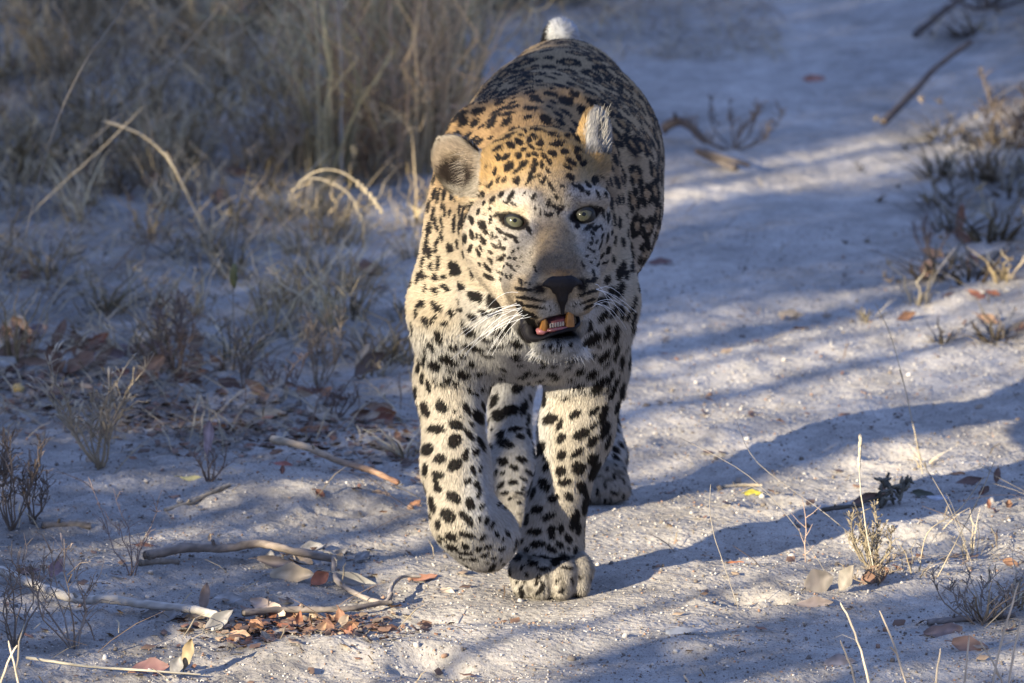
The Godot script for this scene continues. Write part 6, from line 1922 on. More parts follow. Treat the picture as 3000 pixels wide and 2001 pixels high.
	tussocks([[-0.222,-3.202,16,45,34,21,48],[-0.433,-2.365,15,19,15,9,-15],[-0.824,-3.605,10,21,16,10,-22],[-0.189,-3.647,10,45,34,21,-46],[-0.434,-2.307,11,55,42,26,50],[-0.172,-1.633,10,25,19,12,38],[-0.439,-3.372,11,57,44,27,-21],[-0.318,-3.018,9,22,17,10,17],[-0.152,-2.827,16,47,36,22,2],[-0.385,-1.704,7,19,14,9,-50],[-0.602,-3.652,11,52,40,24,-10],[-0.27,-3.21,8,21,16,10,43],[-0.472,-2.009,9,60,46,28,-3],[-0.71,-2.292,11,50,38,23,-39],[-0.57,-3.642,13,60,46,28,48],[-0.812,-2.89,13,43,33,20,-18],[-0.573,-2.674,11,54,41,25,8],[-0.204,-1.66,8,23,17,11,3],[-0.558,-3.676,14,48,37,23,12],[-0.45,-2.844,12,25,19,12,3],[-0.202,-1.548,8,53,41,25,24],[-0.243,-2.261,12,60,46,28,39],[-0.692,-2.785,15,57,44,27,-37],[-0.68,-3.162,10,56,43,26,-7],[-0.151,-1.98,7,22,17,10,-10],[-0.369,-3.7,13,18,14,8,41],[-0.595,-3.237,14,23,18,11,0],[-0.346,-2.911,7,58,44,27,-46],[-0.397,-1.643,7,60,46,28,-32],[-0.697,-2.984,15,58,45,27,-40],[-0.81,-3.153,7,61,47,29,-40],[-0.508,-1.812,10,49,38,23,10],[-0.875,-3.59,10,59,45,28,-14],[-0.532,-2.038,8,25,19,12,1],[-0.79,-2.353,15,25,19,12,41],[-0.152,-2.042,11,53,40,25,48],[-0.254,-2.618,13,46,36,22,28],[-0.235,-2.038,15,43,33,20,19],[-0.265,-1.94,8,57,44,27,-32],[-0.253,-2.284,6,47,36,22,-14],[-0.399,-3.548,9,19,15,9,-28],[-0.549,-2.941,11,52,40,24,0],[-0.703,-3.219,6,24,18,11,12],[-0.303,-2.707,11,46,35,21,26],[-0.35,-2.152,9,40,31,19,41],[-0.395,-1.555,12,21,17,10,50],[-0.349,-1.894,11,58,45,27,17],[-0.161,-3.567,10,49,37,23,47],[-0.202,-1.711,7,22,17,10,45],[-0.519,-2.51,9,22,17,10,3],[-0.478,-2.569,13,52,40,25,25],[-0.873,-3.719,6,24,18,11,-34],[-0.277,-2.097,13,41,32,19,-45],[-0.305,-2.373,10,42,32,20,-2],[-0.291,-2.678,15,41,32,19,22],[-0.511,-3.109,12,62,47,29,-38],[-0.361,-1.994,15,50,39,24,-14],[-0.745,-3.197,13,48,37,23,-4],[-0.602,-1.987,11,20,16,9,50],[-0.149,-2.486,11,56,43,26,0],[-0.554,-1.67,9,54,41,25,11],[-0.318,-2.907,8,54,42,25,-25],[-0.369,-2.882,12,59,46,28,-49],[-0.602,-1.965,7,41,31,19,4],[-0.816,-3.372,12,60,46,28,13],[-0.517,-1.753,9,51,39,24,-1],[-0.774,-3.427,14,58,44,27,12],[-0.284,-2.806,9,21,16,10,31],[-0.581,-3.065,9,23,18,11,5],[-0.303,-2.932,12,49,38,23,-4],[-0.631,-3.409,12,52,40,24,-2],[-0.316,-1.826,7,47,36,22,-29],[-0.378,-3.395,13,55,43,26,19],[-0.646,-3.113,13,19,14,9,-13],[-0.72,-2.357,12,23,18,11,40],[-0.335,-2.534,11,50,38,23,-28],[-0.15,-1.639,14,45,35,21,-48],[-0.328,-2.075,13,53,41,25,-13],[-0.497,-1.555,12,18,14,9,-32],[-0.268,-1.858,14,59,46,28,-28],[-0.708,-1.542,16,43,33,20,15],[-0.241,-1.976,9,17,13,8,5],[-0.622,-3.395,15,46,35,22,-42],[-0.389,-3.109,10,18,14,8,21]], 0.08, 0.0028, 26, "low tuft", "before the left grass", "low grass tufts on the left")
	tussocks([[-0.096,-5.268,13,43,33,21,-13],[-0.371,-5.588,46,38,29,18,18],[0.289,-5.772,16,36,28,17,13],[-0.923,-5.208,57,45,34,21,37],[0.169,-5.785,15,38,30,18,24],[-0.209,-5.143,37,46,36,22,-27],[0.157,-5.5,12,42,32,20,-9],[-0.027,-5.341,16,33,26,16,-2],[0.328,-5.715,11,34,26,16,34],[-0.816,-5.084,44,28,22,14,24],[-0.407,-5.632,41,32,25,15,7],[0.095,-5.426,12,40,31,19,-25],[-0.449,-5.167,53,31,24,15,-15],[0.005,-5.365,12,38,29,18,31],[-0.357,-5.657,37,38,29,18,-36],[-0.699,-5.196,54,48,37,23,22],[-0.843,-5.426,56,46,35,22,32],[-0.164,-5.408,14,42,33,20,-27],[-0.665,-5.292,57,31,24,15,25],[-0.714,-5.377,32,38,30,18,6],[-0.65,-5.805,57,32,25,15,-28],[-0.733,-5.67,48,35,27,17,2],[-0.109,-5.072,15,30,23,14,3],[-0.067,-5.323,11,28,22,14,-25],[0.243,-5.734,13,44,34,21,-37],[-0.222,-5.031,55,31,24,15,-15],[-0.398,-5.167,39,30,23,14,-3],[0.301,-5.753,15,35,27,17,-32],[-0.255,-5.078,54,43,33,21,-30],[-0.177,-5.785,15,45,35,22,-2],[-0.44,-5.619,30,37,29,18,39],[0.306,-5.638,11,46,35,22,10]], 0.16, 0.0042, 44, "tussock", "in the far grass belt", "tussocks of the far grass belt")
	tussocks([[0.755,-2.585,9,23,19,13,4],[0.848,-4.785,6,13,10,7,-31],[0.808,-3.609,8,18,14,10,-13],[0.711,-3.268,8,11,9,6,-29],[0.701,-2.224,6,13,10,7,27],[0.676,-2.373,4,11,9,6,39],[0.811,-3.035,6,21,17,12,26],[0.704,-2.703,9,19,15,11,26],[0.854,-3.251,6,15,12,8,-39],[0.787,-3.184,9,24,19,13,13],[0.649,-2.307,5,14,11,8,-15],[0.701,-3.005,5,18,14,10,-13],[0.749,-3.69,5,19,15,10,21]], 0.11, 0.006, 30, "tussock", "on the far right verge", "tussocks on the far right verge")


func build_litter() -> void:
	dry_leaf(-0.273, -1.114, 0.0368, 0.016, 10, 35, 0.9, Color(0.272, 0.136, 0.072), "curled brown leaf lying alone right of the long litter bank", "")
	dry_leaf(-0.333, -1.224, 0.0496, 0.024, -8, 22, 0.4, Color(0.288, 0.232, 0.16), "broad flat tan leaf at the low end of the litter bank", "")
	dry_leaf(-0.451, -1.374, 0.04, 0.0128, -20, 40, 1, Color(0.416, 0.392, 0.352), "pale curved leaf on the sand hump, left of the broad tan leaf", "")
	dry_leaf(-0.203, -1.525, 0.0528, 0.0272, 40, 55, 0.9, Color(0.104, 0.068, 0.048), "tall dark brown leaf standing on edge near the lifted paw side", "")
	dry_leaf(-0.215, -1.599, 0.0368, 0.0128, 60, 58, 0.3, Color(0.32, 0.248, 0.168), "narrow tan leaf upright before the tall dark one", "")
	dry_leaf(-0.433, -0.986, 0.0192, 0.008, 5, 30, 0.4, Color(0.32, 0.144, 0.072), "small orange brown leaf on the bare hump", "")
	dry_leaf(-0.109, -0.161, 0.032, 0.0144, 15, 30, 0.7, Color(0.24, 0.12, 0.08), "brown leaf pieces just left of the lifted paw", "")
	dry_leaf(-0.081, -0.092, 0.0208, 0.0112, -20, 30, 0.8, Color(0.336, 0.272, 0.216), "little tan leaf below the lifted paw", "")
	dry_leaf(-0.127, -0.581, 0.0176, 0.0088, 30, 35, 0.5, Color(0.304, 0.152, 0.08), "small rust leaf under the lifted fore leg", "")
	dry_leaf(-0.172, -0.629, 0.024, 0.0112, -10, 30, 0.7, Color(0.288, 0.208, 0.144), "light brown leaf beneath the pale stick's red end", "")
	dry_leaf(-0.603, -0.14, 0.032, 0.0144, 10, 25, 0.6, Color(0.136, 0.08, 0.064), "dark leaf at the left edge above the bleached stick", "")
	dry_leaf(-0.57, -0.161, 0.024, 0.0112, -25, 30, 0.5, Color(0.176, 0.104, 0.08), "brown leaf second from the left edge above the bleached stick", "")
	dry_leaf(-0.567, -0.122, 0.028, 0.016, 60, 60, 0.5, Color(0.2, 0.128, 0.128), "mauve leaf standing by the bleached stick", "")
	dry_leaf(-0.465, -0.321, 0.0272, 0.0096, -5, 30, 0.5, Color(0.16, 0.08, 0.056), "red brown leaf left of the thick crooked stick", "")
	dry_leaf(-0.275, -0.173, 0.056, 0.0272, 0, 50, 0.6, Color(0.376, 0.296, 0.2), "blotched tan leaf with ragged edge under the thick crooked stick", "")
	dry_leaf(-0.24, -0.161, 0.0272, 0.0192, 40, 45, 0.9, Color(0.176, 0.072, 0.048), "dark rust leaf beside the blotched tan leaf", "")
	dry_leaf(-0.294, -0.243, 0.056, 0.016, -12, 55, 0.9, Color(0.136, 0.112, 0.104), "long dark leaf with pale rim under the thick crooked stick", "")
	dry_leaf(-0.196, -0.173, 0.064, 0.016, -18, 45, 1.2, Color(0.264, 0.248, 0.224), "grey crescent leaf right of the crooked stick", "")
	dry_leaf(-0.349, -0.022, 0.0368, 0.016, 0, 40, 0.2, Color(0.264, 0.248, 0.232), "oblong grey leaf alone on the sand above the litter heap", "")
	dry_leaf(-0.353, -0.047, 0.024, 0.0096, -30, 20, 0.2, Color(0.44, 0.432, 0.416), "whitish sliver of leaf above the oblong grey one", "")
	dry_leaf(-0.299, 0.039, 0.048, 0.0208, -25, 50, 0.8, Color(0.416, 0.32, 0.248), "pinkish tan curled leaf on top of the litter heap", "")
	dry_leaf(-0.375, 0.064, 0.036, 0.0128, 80, 75, 0.3, Color(0.264, 0.192, 0.152), "slim brown leaf standing upright left of the litter heap", "")
	dry_leaf(-0.427, 0.358, 0.044, 0.024, 5, 40, 0.8, Color(0.128, 0.068, 0.064), "dark wine red leaf at the bottom left", "")
	dry_leaf(-0.396, 0.369, 0.024, 0.016, 70, 60, 0.6, Color(0.168, 0.156, 0.144), "grey folded leaf between the two leaves at the bottom left", "")
	dry_leaf(-0.383, 0.358, 0.0384, 0.0144, 75, 70, 0.6, Color(0.2, 0.152, 0.088), "yellowish brown leaf standing at the bottom left", "")
	dry_leaf(-0.404, -0.8, 0.048, 0.016, 85, 82, 0.4, Color(0.304, 0.232, 0.24), "pinkish grey leaf standing upright in the small twig tuft", "")
	dry_leaf(-0.419, -0.705, 0.04, 0.0096, -8, 25, 0.5, Color(0.32, 0.288, 0.144), "olive strip of leaf below the pinkish upright leaf", "")
	dry_leaf(-0.306, -0.838, 0.0272, 0.0112, -12, 30, 0.6, Color(0.304, 0.112, 0.08), "red leaf beneath the pale stick's left end", "")
	dry_leaf(-0.439, -0.606, 0.016, 0.0072, -10, 30, 0.3, Color(0.32, 0.176, 0.112), "small leaf chip above the short grey stick", "")
	dry_leaf(0.318, -0.671, 0.024, 0.0176, 0, 20, 0.4, Color(0.336, 0.288, 0.04), "bright yellow leaf on the sand right of the hind paws", "")
	dry_leaf(0.282, -0.238, 0.0208, 0.0072, 0, 30, 0.6, Color(0.24, 0.096, 0.048), "small rust leaf on the lit sand right of the big paw", "")
	dry_leaf(0.38, -0.085, 0.0384, 0.032, 20, 62, 0.4, Color(0.12, 0.104, 0.092), "large grey brown leaf propped up at the foot of the right tuft", "")
	dry_leaf(0.415, -0.065, 0.0368, 0.024, 60, 62, 0.5, Color(0.16, 0.14, 0.12), "paler leaf leaning beside the large grey brown one", "")
	dry_leaf(0.372, 0.002, 0.0464, 0.0176, 5, 40, 0.9, Color(0.2, 0.16, 0.14), "pale pinkish curled leaf under the large grey brown one", "")
	dry_leaf(0.461, -0.601, 0.036, 0.0128, 25, 50, 0.8, Color(0.12, 0.068, 0.048), "dark brown leaf next to the dry seed cluster", "")
	dry_leaf(0.542, -0.671, 0.032, 0.0144, -15, 45, 1, Color(0.08, 0.08, 0.056), "dark green curled leaf right of the dry seed cluster", "")
	dry_leaf(0.56, -0.643, 0.036, 0.0128, -10, 25, 0.3, Color(0.32, 0.32, 0.336), "grey leaf flat on shaded sand right of the dry seed cluster", "")
	dry_leaf(0.596, -0.82, 0.0192, 0.008, 0, 30, 0.5, Color(0.336, 0.16, 0.072), "orange leaf chip near the right edge", "")
	dry_leaf(0.607, -0.751, 0.04, 0.0144, 15, 40, 0.8, Color(0.128, 0.08, 0.064), "dark curled leaf near the right edge", "")
	dry_leaf(0.645, -0.771, 0.0208, 0.0096, 80, 70, 0.3, Color(0.16, 0.096, 0.072), "small brown leaf on edge at the far right", "")
	dry_leaf(0.208, 0.195, 0.048, 0.0144, 10, 20, 0.5, Color(0.288, 0.288, 0.288), "whitish feather shaped leaf at the bottom centre right", "")
	dry_leaf(0.452, -0.122, 0.04, 0.024, 30, 50, 0.7, Color(0.192, 0.112, 0.072), "brown leaf caught in the tuft beside the large grey brown leaf", "")
	dry_leaf(0.707, -2.654, 0.048, 0.0144, 85, 80, 0.3, Color(0.192, 0.104, 0.072), "reddish upright leaf on the right verge", "")
	dry_leaf(0.545, -4.37, 0.04, 0.0208, 0, 45, 0.6, Color(0.288, 0.136, 0.096), "red leaf far back on the track", "")
	dry_leaf(0.231, -2.427, 0.04, 0.0144, 5, 35, 0.5, Color(0.128, 0.072, 0.064), "dark leaf on the track at the animal's flank", "")
	dry_leaf(0.419, -2.012, 0.044, 0.0176, -10, 40, 0.8, Color(0.24, 0.2, 0.16), "curled tan leaf in the middle of the track on the right", "")
	dry_leaf(0.522, 0.136, 0.048, 0.024, 10, 35, 0.6, Color(0.16, 0.112, 0.096), "dark leaf under the near grass at the bottom right", "")
	dry_leaf(0.55, 0.231, 0.048, 0.0272, -20, 40, 0.6, Color(0.192, 0.12, 0.088), "brown leaf deep in the near grass at the bottom right", "")
	dry_leaf(0.39, 0.312, 0.04, 0.024, 5, 25, 0.5, Color(0.176, 0.152, 0.144), "grey brown leaf on the sand at the bottom right", "")
	leaf_pile([[-0.325,0.139,19,9,58,12,85,0],[-0.195,0.124,22,13,30,42,105,1],[-0.278,0.158,15,5,43,32,97,2],[-0.244,0.04,26,9,-83,25,73,0],[-0.23,0.207,25,11,57,36,117,3],[-0.347,0.103,13,5,82,35,100,4],[-0.206,0.114,27,11,59,34,83,0],[-0.195,0.167,29,17,81,18,93,5],[-0.308,0.138,23,12,-36,44,54,6],[-0.348,0.126,24,8,-73,34,111,4],[-0.294,0.052,23,10,60,29,80,7],[-0.193,0.085,16,7,-71,14,84,7],[-0.292,0.152,15,9,-4,28,62,7],[-0.296,0.205,19,10,-64,40,54,0],[-0.247,0.174,29,17,43,27,79,3],[-0.262,0.031,23,8,72,29,72,2],[-0.24,0.1,25,8,-75,9,117,4],[-0.324,0.121,23,8,-43,28,98,8],[-0.209,0.082,27,14,-84,44,92,6],[-0.347,0.13,24,9,-43,35,88,5],[-0.353,0.15,30,16,22,18,37,2],[-0.229,0.072,23,9,-60,10,78,5],[-0.333,0.192,28,15,-3,13,103,9],[-0.307,0.054,17,8,72,34,56,5],[-0.264,0.034,20,6,69,40,69,1],[-0.327,0.18,28,15,-17,42,61,2],[-0.259,0.086,27,9,87,40,113,7],[-0.196,0.211,23,10,-60,18,75,7],[-0.27,0.038,29,12,-26,42,73,6],[-0.22,0.1,16,9,-60,18,52,10],[-0.316,0.209,14,7,56,33,34,7],[-0.321,0.083,22,7,-8,8,107,3],[-0.223,0.037,13,8,-68,40,75,4],[-0.312,0.092,18,8,-13,31,54,2],[-0.18,0.115,14,7,7,13,81,7],[-0.245,0.138,24,12,20,11,64,7],[-0.274,0.171,20,9,-28,21,78,3],[-0.239,0.042,20,7,-83,28,64,3],[-0.196,0.189,17,9,79,41,101,4],[-0.241,0.177,22,12,-89,38,43,6],[-0.223,0.036,14,7,6,19,104,6],[-0.303,0.201,12,6,88,26,82,6],[-0.222,0.132,25,12,-65,43,36,6],[-0.309,0.143,27,16,75,23,71,1],[-0.233,0.219,17,7,-1,43,68,0],[-0.356,0.13,30,17,-49,34,92,3],[-0.224,0.165,22,8,12,17,45,4],[-0.275,0.127,25,12,-43,16,54,4],[-0.333,0.147,18,10,47,26,90,1],[-0.205,0.149,23,13,-12,9,54,5],[-0.217,0.069,23,9,-54,34,119,1],[-0.278,0.15,21,10,33,12,107,2]], "leaf", "in the rust coloured litter heap", "leaves of the litter heap before the forked twig")
	leaf_pile([[-0.267,-0.279,35,20,-30,12,116,10],[-0.207,-0.357,18,6,69,10,111,11],[-0.287,-0.259,21,7,-69,15,38,10],[-0.209,-0.349,21,11,-4,8,33,0],[-0.221,-0.318,16,6,-20,12,90,11],[-0.306,-0.255,34,16,89,31,91,12],[-0.273,-0.324,28,14,-23,14,98,13],[-0.19,-0.289,25,13,40,30,35,12],[-0.282,-0.28,30,15,71,17,46,13],[-0.2,-0.292,16,6,-6,34,80,0],[-0.234,-0.323,21,11,-63,19,98,14],[-0.248,-0.278,22,9,-77,16,34,11],[-0.255,-0.356,31,17,13,36,79,11],[-0.218,-0.339,32,12,61,14,91,12],[-0.244,-0.252,16,6,16,33,103,13],[-0.22,-0.302,17,9,49,41,45,10],[-0.297,-0.258,22,7,23,34,115,11],[-0.271,-0.308,26,12,45,27,111,13]], "chip", "beside the crooked stick", "pale chips beside the crooked stick")
	leaf_pile([[-0.552,-1.759,33,11,79,26,74,10],[-0.586,-1.604,33,13,38,53,115,3],[-0.709,-1.668,47,17,-68,51,113,8],[-0.726,-1.549,43,20,-4,32,60,8],[-0.633,-1.522,30,14,-82,17,97,15],[-0.631,-1.483,56,21,88,26,74,15],[-0.715,-1.755,30,15,10,43,73,3],[-0.708,-1.467,34,14,28,41,98,8],[-0.627,-1.705,55,21,4,40,78,0],[-0.569,-1.689,27,11,4,21,107,3],[-0.589,-1.712,28,12,-47,52,32,4],[-0.712,-1.709,42,23,13,40,59,1],[-0.721,-1.515,35,15,-84,26,52,1],[-0.63,-1.701,37,16,-59,50,35,5],[-0.53,-1.671,51,28,-14,43,52,8],[-0.653,-1.48,46,19,-76,55,69,1],[-0.707,-1.549,30,11,-47,44,33,10],[-0.717,-1.536,55,31,32,33,102,3],[-0.465,-1.437,28,15,71,37,38,4],[-0.644,-1.468,31,15,47,55,100,5],[-0.613,-1.472,54,30,51,34,113,5],[-0.633,-1.621,34,18,-2,29,104,13],[-0.585,-1.502,55,24,34,14,44,0],[-0.539,-1.762,41,21,79,18,59,13],[-0.557,-1.485,29,16,25,41,111,4],[-0.528,-1.649,39,14,-64,33,81,5],[-0.714,-1.741,47,24,-51,53,43,3],[-0.458,-1.729,36,14,53,44,68,3],[-0.509,-1.553,51,28,29,23,86,3],[-0.717,-1.483,46,27,-39,28,38,15],[-0.607,-1.689,53,18,34,54,108,4],[-0.634,-1.554,41,16,62,40,103,5],[-0.676,-1.576,41,21,-3,34,47,0],[-0.512,-1.442,48,21,75,16,85,1],[-0.677,-1.643,58,22,22,17,53,1],[-0.638,-1.503,34,19,66,41,114,3],[-0.583,-1.619,56,28,14,42,110,16],[-0.453,-1.601,45,18,-86,23,110,1],[-0.736,-1.715,43,21,-80,24,97,1],[-0.658,-1.614,38,14,-17,21,39,0],[-0.651,-1.622,30,13,89,30,118,8],[-0.448,-1.459,39,17,28,42,77,8],[-0.582,-1.64,53,17,5,34,103,4],[-0.656,-1.682,52,17,71,45,43,1],[-0.719,-1.433,27,15,0,35,118,13],[-0.733,-1.703,28,16,-77,50,79,5],[-0.713,-1.657,35,16,-24,33,34,13],[-0.61,-1.545,48,26,54,27,116,16],[-0.516,-1.471,40,22,51,20,55,13],[-0.698,-1.764,47,26,27,41,77,16],[-0.513,-1.464,57,25,42,52,45,3],[-0.679,-1.526,58,20,0,40,71,3],[-0.505,-1.607,57,27,-55,45,33,8],[-0.601,-1.687,41,20,-83,32,82,4],[-0.578,-1.595,36,19,-22,18,69,0],[-0.725,-1.758,42,25,74,40,48,13],[-0.476,-1.704,39,17,-78,29,49,15],[-0.729,-1.656,46,18,-57,38,53,3],[-0.46,-1.741,34,18,88,45,40,3],[-0.561,-1.725,53,17,-18,16,69,16],[-0.453,-1.604,36,12,-30,43,116,3],[-0.685,-1.449,33,17,75,12,43,8],[-0.714,-1.499,33,16,-57,21,34,3],[-0.459,-1.578,39,17,-44,13,55,5],[-0.706,-1.717,31,18,64,16,114,1],[-0.737,-1.636,32,12,0,46,116,8],[-0.592,-1.519,37,19,45,40,81,1],[-0.601,-1.577,41,18,8,24,98,3]], "leaf", "in the long litter bank", "leaves of the long litter bank on the left")
	leaf_pile([[-0.216,-1.147,32,12,64,13,67,3],[-0.267,-1.332,45,20,58,38,59,5],[-0.33,-1.315,41,17,63,32,108,12],[-0.324,-1.329,48,22,23,49,35,12],[-0.34,-1.321,40,14,7,34,49,4],[-0.348,-1.317,24,11,12,38,64,10],[-0.398,-1.399,41,23,-37,30,69,8],[-0.41,-1.552,44,21,3,23,70,10],[-0.382,-1.48,46,26,20,11,102,12],[-0.351,-1.347,51,20,9,23,76,13],[-0.335,-1.287,42,17,73,15,36,0],[-0.212,-1.237,33,13,18,50,110,1],[-0.34,-1.307,48,24,-68,13,88,3],[-0.311,-1.311,26,14,47,35,56,3],[-0.185,-1.273,38,18,-3,47,42,3],[-0.308,-1.291,33,19,44,23,70,12],[-0.254,-1.19,41,23,-35,21,104,13],[-0.403,-1.481,25,10,84,13,51,13],[-0.359,-1.465,32,12,87,31,96,10],[-0.402,-1.429,29,11,89,23,49,8],[-0.27,-1.296,29,12,48,37,84,15],[-0.284,-1.368,25,14,35,11,82,15],[-0.227,-1.136,33,15,-45,17,95,12],[-0.324,-1.326,47,20,-80,47,61,13],[-0.28,-1.29,43,21,59,28,79,15],[-0.181,-1.199,44,26,18,45,96,4],[-0.36,-1.352,39,16,-42,46,105,3],[-0.322,-1.325,36,17,3,16,95,0],[-0.287,-1.256,28,10,-65,45,78,14],[-0.199,-1.185,38,15,32,27,92,0],[-0.396,-1.448,30,13,21,19,54,5],[-0.299,-1.338,29,11,-24,32,96,3],[-0.26,-1.235,30,12,-61,30,105,13],[-0.425,-1.546,37,13,22,37,75,15],[-0.268,-1.375,46,18,-21,47,111,4],[-0.422,-1.551,36,13,-57,42,96,1],[-0.282,-1.315,50,19,-50,23,118,10],[-0.253,-1.35,44,15,-4,48,96,8],[-0.391,-1.526,26,9,-89,15,87,14],[-0.311,-1.253,39,19,-23,21,93,14],[-0.46,-1.439,43,14,-4,43,95,8],[-0.449,-1.47,24,11,80,30,86,15],[-0.338,-1.459,24,9,16,35,39,3],[-0.368,-1.311,39,15,-66,11,67,12],[-0.331,-1.338,41,18,-37,43,83,12],[-0.277,-1.214,29,13,-65,28,113,13],[-0.294,-1.29,36,15,43,20,50,8],[-0.314,-1.433,26,12,-27,36,32,5],[-0.364,-1.432,46,19,-12,18,58,13],[-0.302,-1.384,41,24,-41,25,38,5],[-0.251,-1.33,45,16,-48,15,117,15],[-0.315,-1.345,34,19,17,31,80,13]], "leaf", "at the litter bank's tapering end", "leaves at the tapering end of the litter bank")
	leaf_pile([[-0.415,0.12,35,14,33,38,87,12],[-0.355,0.154,28,14,32,45,68,12],[-0.36,0.15,35,14,59,16,85,13],[-0.439,0.086,26,15,25,23,69,14],[-0.384,0.112,33,15,20,34,48,0],[-0.354,0.149,42,18,41,43,40,14],[-0.337,0.13,26,12,-53,20,49,10],[-0.35,0.115,30,14,-83,23,79,10],[-0.386,0.105,34,20,-18,21,38,14]], "strip", "along the bleached stick", "leaf strips along the bleached stick")
	leaf_pile([[-0.205,-3.103,36,14,-67,31,80,10],[-0.27,-2.422,36,16,39,29,103,11],[-0.673,-3.225,38,13,-26,32,48,12],[-0.679,-2.276,57,27,-61,39,68,14],[-0.749,-2.344,38,21,44,22,71,4],[-0.685,-2.976,32,19,12,32,102,0],[-0.283,-3.111,52,25,-84,21,108,12],[-0.597,-3.195,40,21,65,44,36,5],[-0.196,-2.733,30,16,22,20,73,13],[-0.757,-3.194,55,22,42,22,106,13],[-0.563,-2.961,41,24,-6,40,81,1],[-0.467,-3.396,32,12,46,17,89,4],[-0.681,-2.528,58,20,48,10,106,10],[-0.221,-2.374,59,35,-48,16,88,1],[-0.475,-2.977,44,26,83,37,109,1],[-0.454,-3.306,56,28,-39,16,55,5],[-0.373,-3.372,36,16,-59,42,110,11],[-0.319,-3.003,43,17,-8,10,107,12],[-0.324,-2.63,30,13,89,32,70,12],[-0.447,-2.604,34,19,-13,50,55,11]], "leaf", "among the left grass", "fallen leaves among the grass on the left")
	leaf_pile([[0.655,-2.476,40,22,-29,43,112,3],[0.703,-2.357,29,12,-72,21,114,5],[0.721,-2.083,30,13,-35,16,86,4],[0.587,-1.961,31,15,27,43,89,1],[0.697,-2.063,32,17,-41,29,38,4],[0.702,-1.893,38,20,-39,26,94,3],[0.744,-1.813,27,16,70,25,71,5],[0.708,-2.359,35,18,-90,30,70,4],[0.708,-2.591,38,21,-45,50,71,8],[0.707,-2.34,42,18,-74,22,80,3],[0.659,-2.134,29,11,31,20,59,1],[0.633,-2.29,39,20,72,44,36,3]], "leaf", "on the right verge", "fallen leaves on the right verge")
	leaf_pile([[0.622,-0.679,22,11,53,30,61,8],[0.623,-0.594,15,6,89,40,35,9],[0.63,-0.263,21,13,-22,41,57,5],[0.49,-0.713,20,9,-79,40,92,5],[0.551,-0.664,11,4,-23,38,47,6],[0.649,-0.595,15,9,88,37,117,1],[0.486,-0.192,15,6,-50,29,63,7],[0.618,-0.668,12,5,55,45,118,4]], "leaf scrap", "on the striped sand", "leaf scraps on the right")
	leaf_pile([[-0.25,-0.574,17,10,-48,35,105,9],[-0.13,-0.367,12,5,-63,23,109,3],[-0.304,-0.729,17,7,88,34,88,4],[-0.251,-0.93,12,5,-8,48,98,5],[-0.509,-0.891,16,8,-36,23,77,6],[-0.442,-0.519,13,7,-60,17,76,13],[-0.157,-1.064,17,10,-82,49,79,6],[-0.163,-0.777,12,6,-25,21,102,15],[-0.386,-0.371,12,5,83,47,99,10]], "leaf scrap", "on the left sand", "leaf scraps on the left")
	stick("stick", [Vector3(-0.323, 0.022, -0.909), Vector3(-0.278, 0.018, -0.858), Vector3(-0.23, 0.012, -0.815), Vector3(-0.188, 0.008, -0.762), Vector3(-0.15, 0.005, -0.705)], 0.00527, 0.00372, Color(0.5, 0.4, 0.28), Color(0.22, 0.12, 0.08), "pale straw coloured stick with a reddish end on the sand")
	stick("stick", [Vector3(-0.451, 0, -0.542), Vector3(-0.423, 0, -0.57), Vector3(-0.396, 0, -0.598), Vector3(-0.37, 0, -0.629)], 0.003596, 0.002976, Color(0.27, 0.23, 0.18), Color(0.27, 0.23, 0.18), "short straight grey stick under the small twig tuft")
	stick("stick", [Vector3(-0.602, 0, -0.417), Vector3(-0.574, 0, -0.428), Vector3(-0.541, 0, -0.436)], 0.00527, 0.00465, Color(0.16, 0.14, 0.125), Color(0.16, 0.14, 0.125), "short dark block of wood at the left")
	stick("stick", [Vector3(-0.46, 0.006, -0.217), Vector3(-0.41, 0.012, -0.258), Vector3(-0.361, 0.016, -0.269), Vector3(-0.318, 0.018, -0.292), Vector3(-0.273, 0.014, -0.264), Vector3(-0.224, 0.008, -0.256)], 0.00651, 0.00465, Color(0.26, 0.21, 0.17), Color(0.26, 0.21, 0.17), "thick crooked stick with cracked bark across the sand")
	stick("stick", [Vector3(-0.468, 0, -0.212), Vector3(-0.446, 0, -0.217), Vector3(-0.419, 0, -0.225)], 0.00558, 0.00372, Color(0.19, 0.155, 0.12), Color(0.19, 0.155, 0.12), "dark stub of wood touching the crooked stick's left end")
	stick("stick", [Vector3(-0.224, 0.012, -0.251), Vector3(-0.218, 0.008, -0.148), Vector3(-0.186, 0.006, -0.055), Vector3(-0.158, 0.006, -0.015), Vector3(-0.148, 0.01, -0.04)], 0.00403, 0.00279, Color(0.24, 0.205, 0.18), Color(0.24, 0.205, 0.18), "bent grey twig curving down from the crooked stick")
	stick("stick", [Vector3(-0.327, 0.006, 0.076), Vector3(-0.285, 0.01, 0.044), Vector3(-0.243, 0.01, 0.037), Vector3(-0.2, 0.008, 0.027), Vector3(-0.164, 0.008, -0.005), Vector3(-0.148, 0.006, -0.015)], 0.00465, 0.00279, Color(0.17, 0.145, 0.13), Color(0.17, 0.145, 0.13), "long dark stick behind the rust coloured litter heap")
	stick("stick", [Vector3(-0.151, 0.004, -0.015), Vector3(-0.149, 0.012, -0.08), Vector3(-0.136, 0.016, -0.122), Vector3(-0.114, 0.01, -0.135)], 0.00341, 0.00186, Color(0.26, 0.235, 0.22), Color(0.26, 0.235, 0.22), "forked end twig rising at the edge of the paw trail")
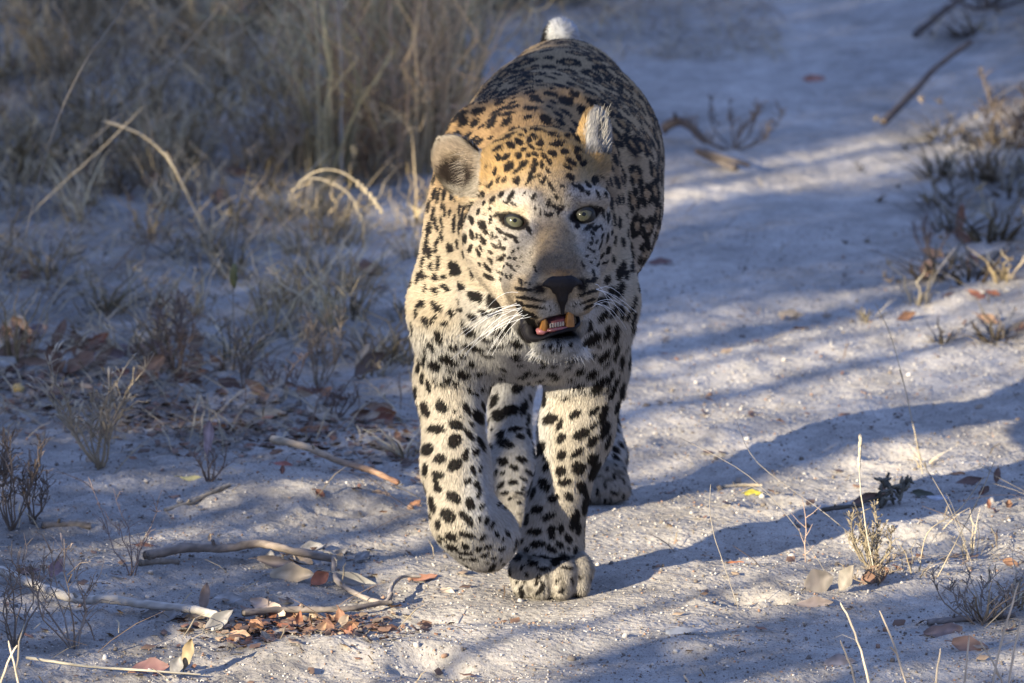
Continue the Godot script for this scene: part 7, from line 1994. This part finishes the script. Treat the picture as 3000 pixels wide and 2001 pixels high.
	stick("stick", [Vector3(-0.635, 0.012, -0.095), Vector3(-0.582, 0.012, -0.022), Vector3(-0.53, 0.012, 0.044), Vector3(-0.492, 0.012, 0.064), Vector3(-0.437, 0.012, 0.093), Vector3(-0.389, 0.01, 0.117), Vector3(-0.357, 0.008, 0.126)], 0.00589, 0.00527, Color(0.4, 0.36, 0.31), Color(0.4, 0.36, 0.31), "long bleached stick slanting in from the left edge")
	stick("stick", [Vector3(0.281, 0, -0.786), Vector3(0.305, 0, -0.797), Vector3(0.334, 0, -0.8)], 0.002604, 0.00186, Color(0.46, 0.38, 0.27), Color(0.46, 0.38, 0.27), "thin pale straw piece lying on the shadow stripe")
	stick("stick", [Vector3(0.402, 0.004, -0.542), Vector3(0.427, 0.008, -0.548), Vector3(0.457, 0.006, -0.57)], 0.00341, 0.00248, Color(0.1, 0.085, 0.07), Color(0.1, 0.085, 0.07), "dark twig below the dry seed cluster")
	stick("stick", [Vector3(0.256, 0.01, -3.661), Vector3(0.29, 0.03, -3.652), Vector3(0.328, 0.01, -3.572)], 0.00992, 0.0062, Color(0.1, 0.08, 0.07), Color(0.1, 0.08, 0.07), "dark curved branch lying on the track behind the animal")
	stick("stick", [Vector3(0.638, 0.02, -3.709), Vector3(0.69, 0.05, -3.835), Vector3(0.742, 0.08, -3.959), Vector3(0.81, 0.1, -4.085)], 0.00682, 0.00434, Color(0.1, 0.08, 0.07), Color(0.1, 0.08, 0.07), "blurred dark branch leaning into the right verge")
	stick("stick", [Vector3(0.741, 0.02, -4.668), Vector3(0.828, 0.06, -4.78), Vector3(0.92, 0.08, -4.95)], 0.00682, 0.00434, Color(0.1, 0.08, 0.07), Color(0.1, 0.08, 0.07), "blurred dark branch at the top of the right verge")
	stick("stick", [Vector3(0.373, 0, -3.341), Vector3(0.311, 0.015, -3.446), Vector3(0.394, 0.02, -3.295)], 0.0062, 0.00372, Color(0.12, 0.1, 0.09), Color(0.12, 0.1, 0.09), "small dark twig beside the blurred clump on the track")
	stick("stick", [Vector3(-0.574, 0.008, 0.358), Vector3(-0.501, 0.008, 0.374), Vector3(-0.433, 0.008, 0.392), Vector3(-0.368, 0.008, 0.365)], 0.00186, 0.00124, Color(0.42, 0.37, 0.28), Color(0.42, 0.37, 0.28), "thin straw along the bottom left edge")
	stick("stick", [Vector3(0.506, 0, 0.088), Vector3(0.554, 0, 0.076), Vector3(0.614, 0, 0.059)], 0.00465, 0.00372, Color(0.22, 0.19, 0.17), Color(0.22, 0.19, 0.17), "grey stick half hidden by the near grass at the bottom right")
	seed_cluster(0.489, -0.601)
	fallen_fruit(-0.692, -1.309)
	straw_litter()
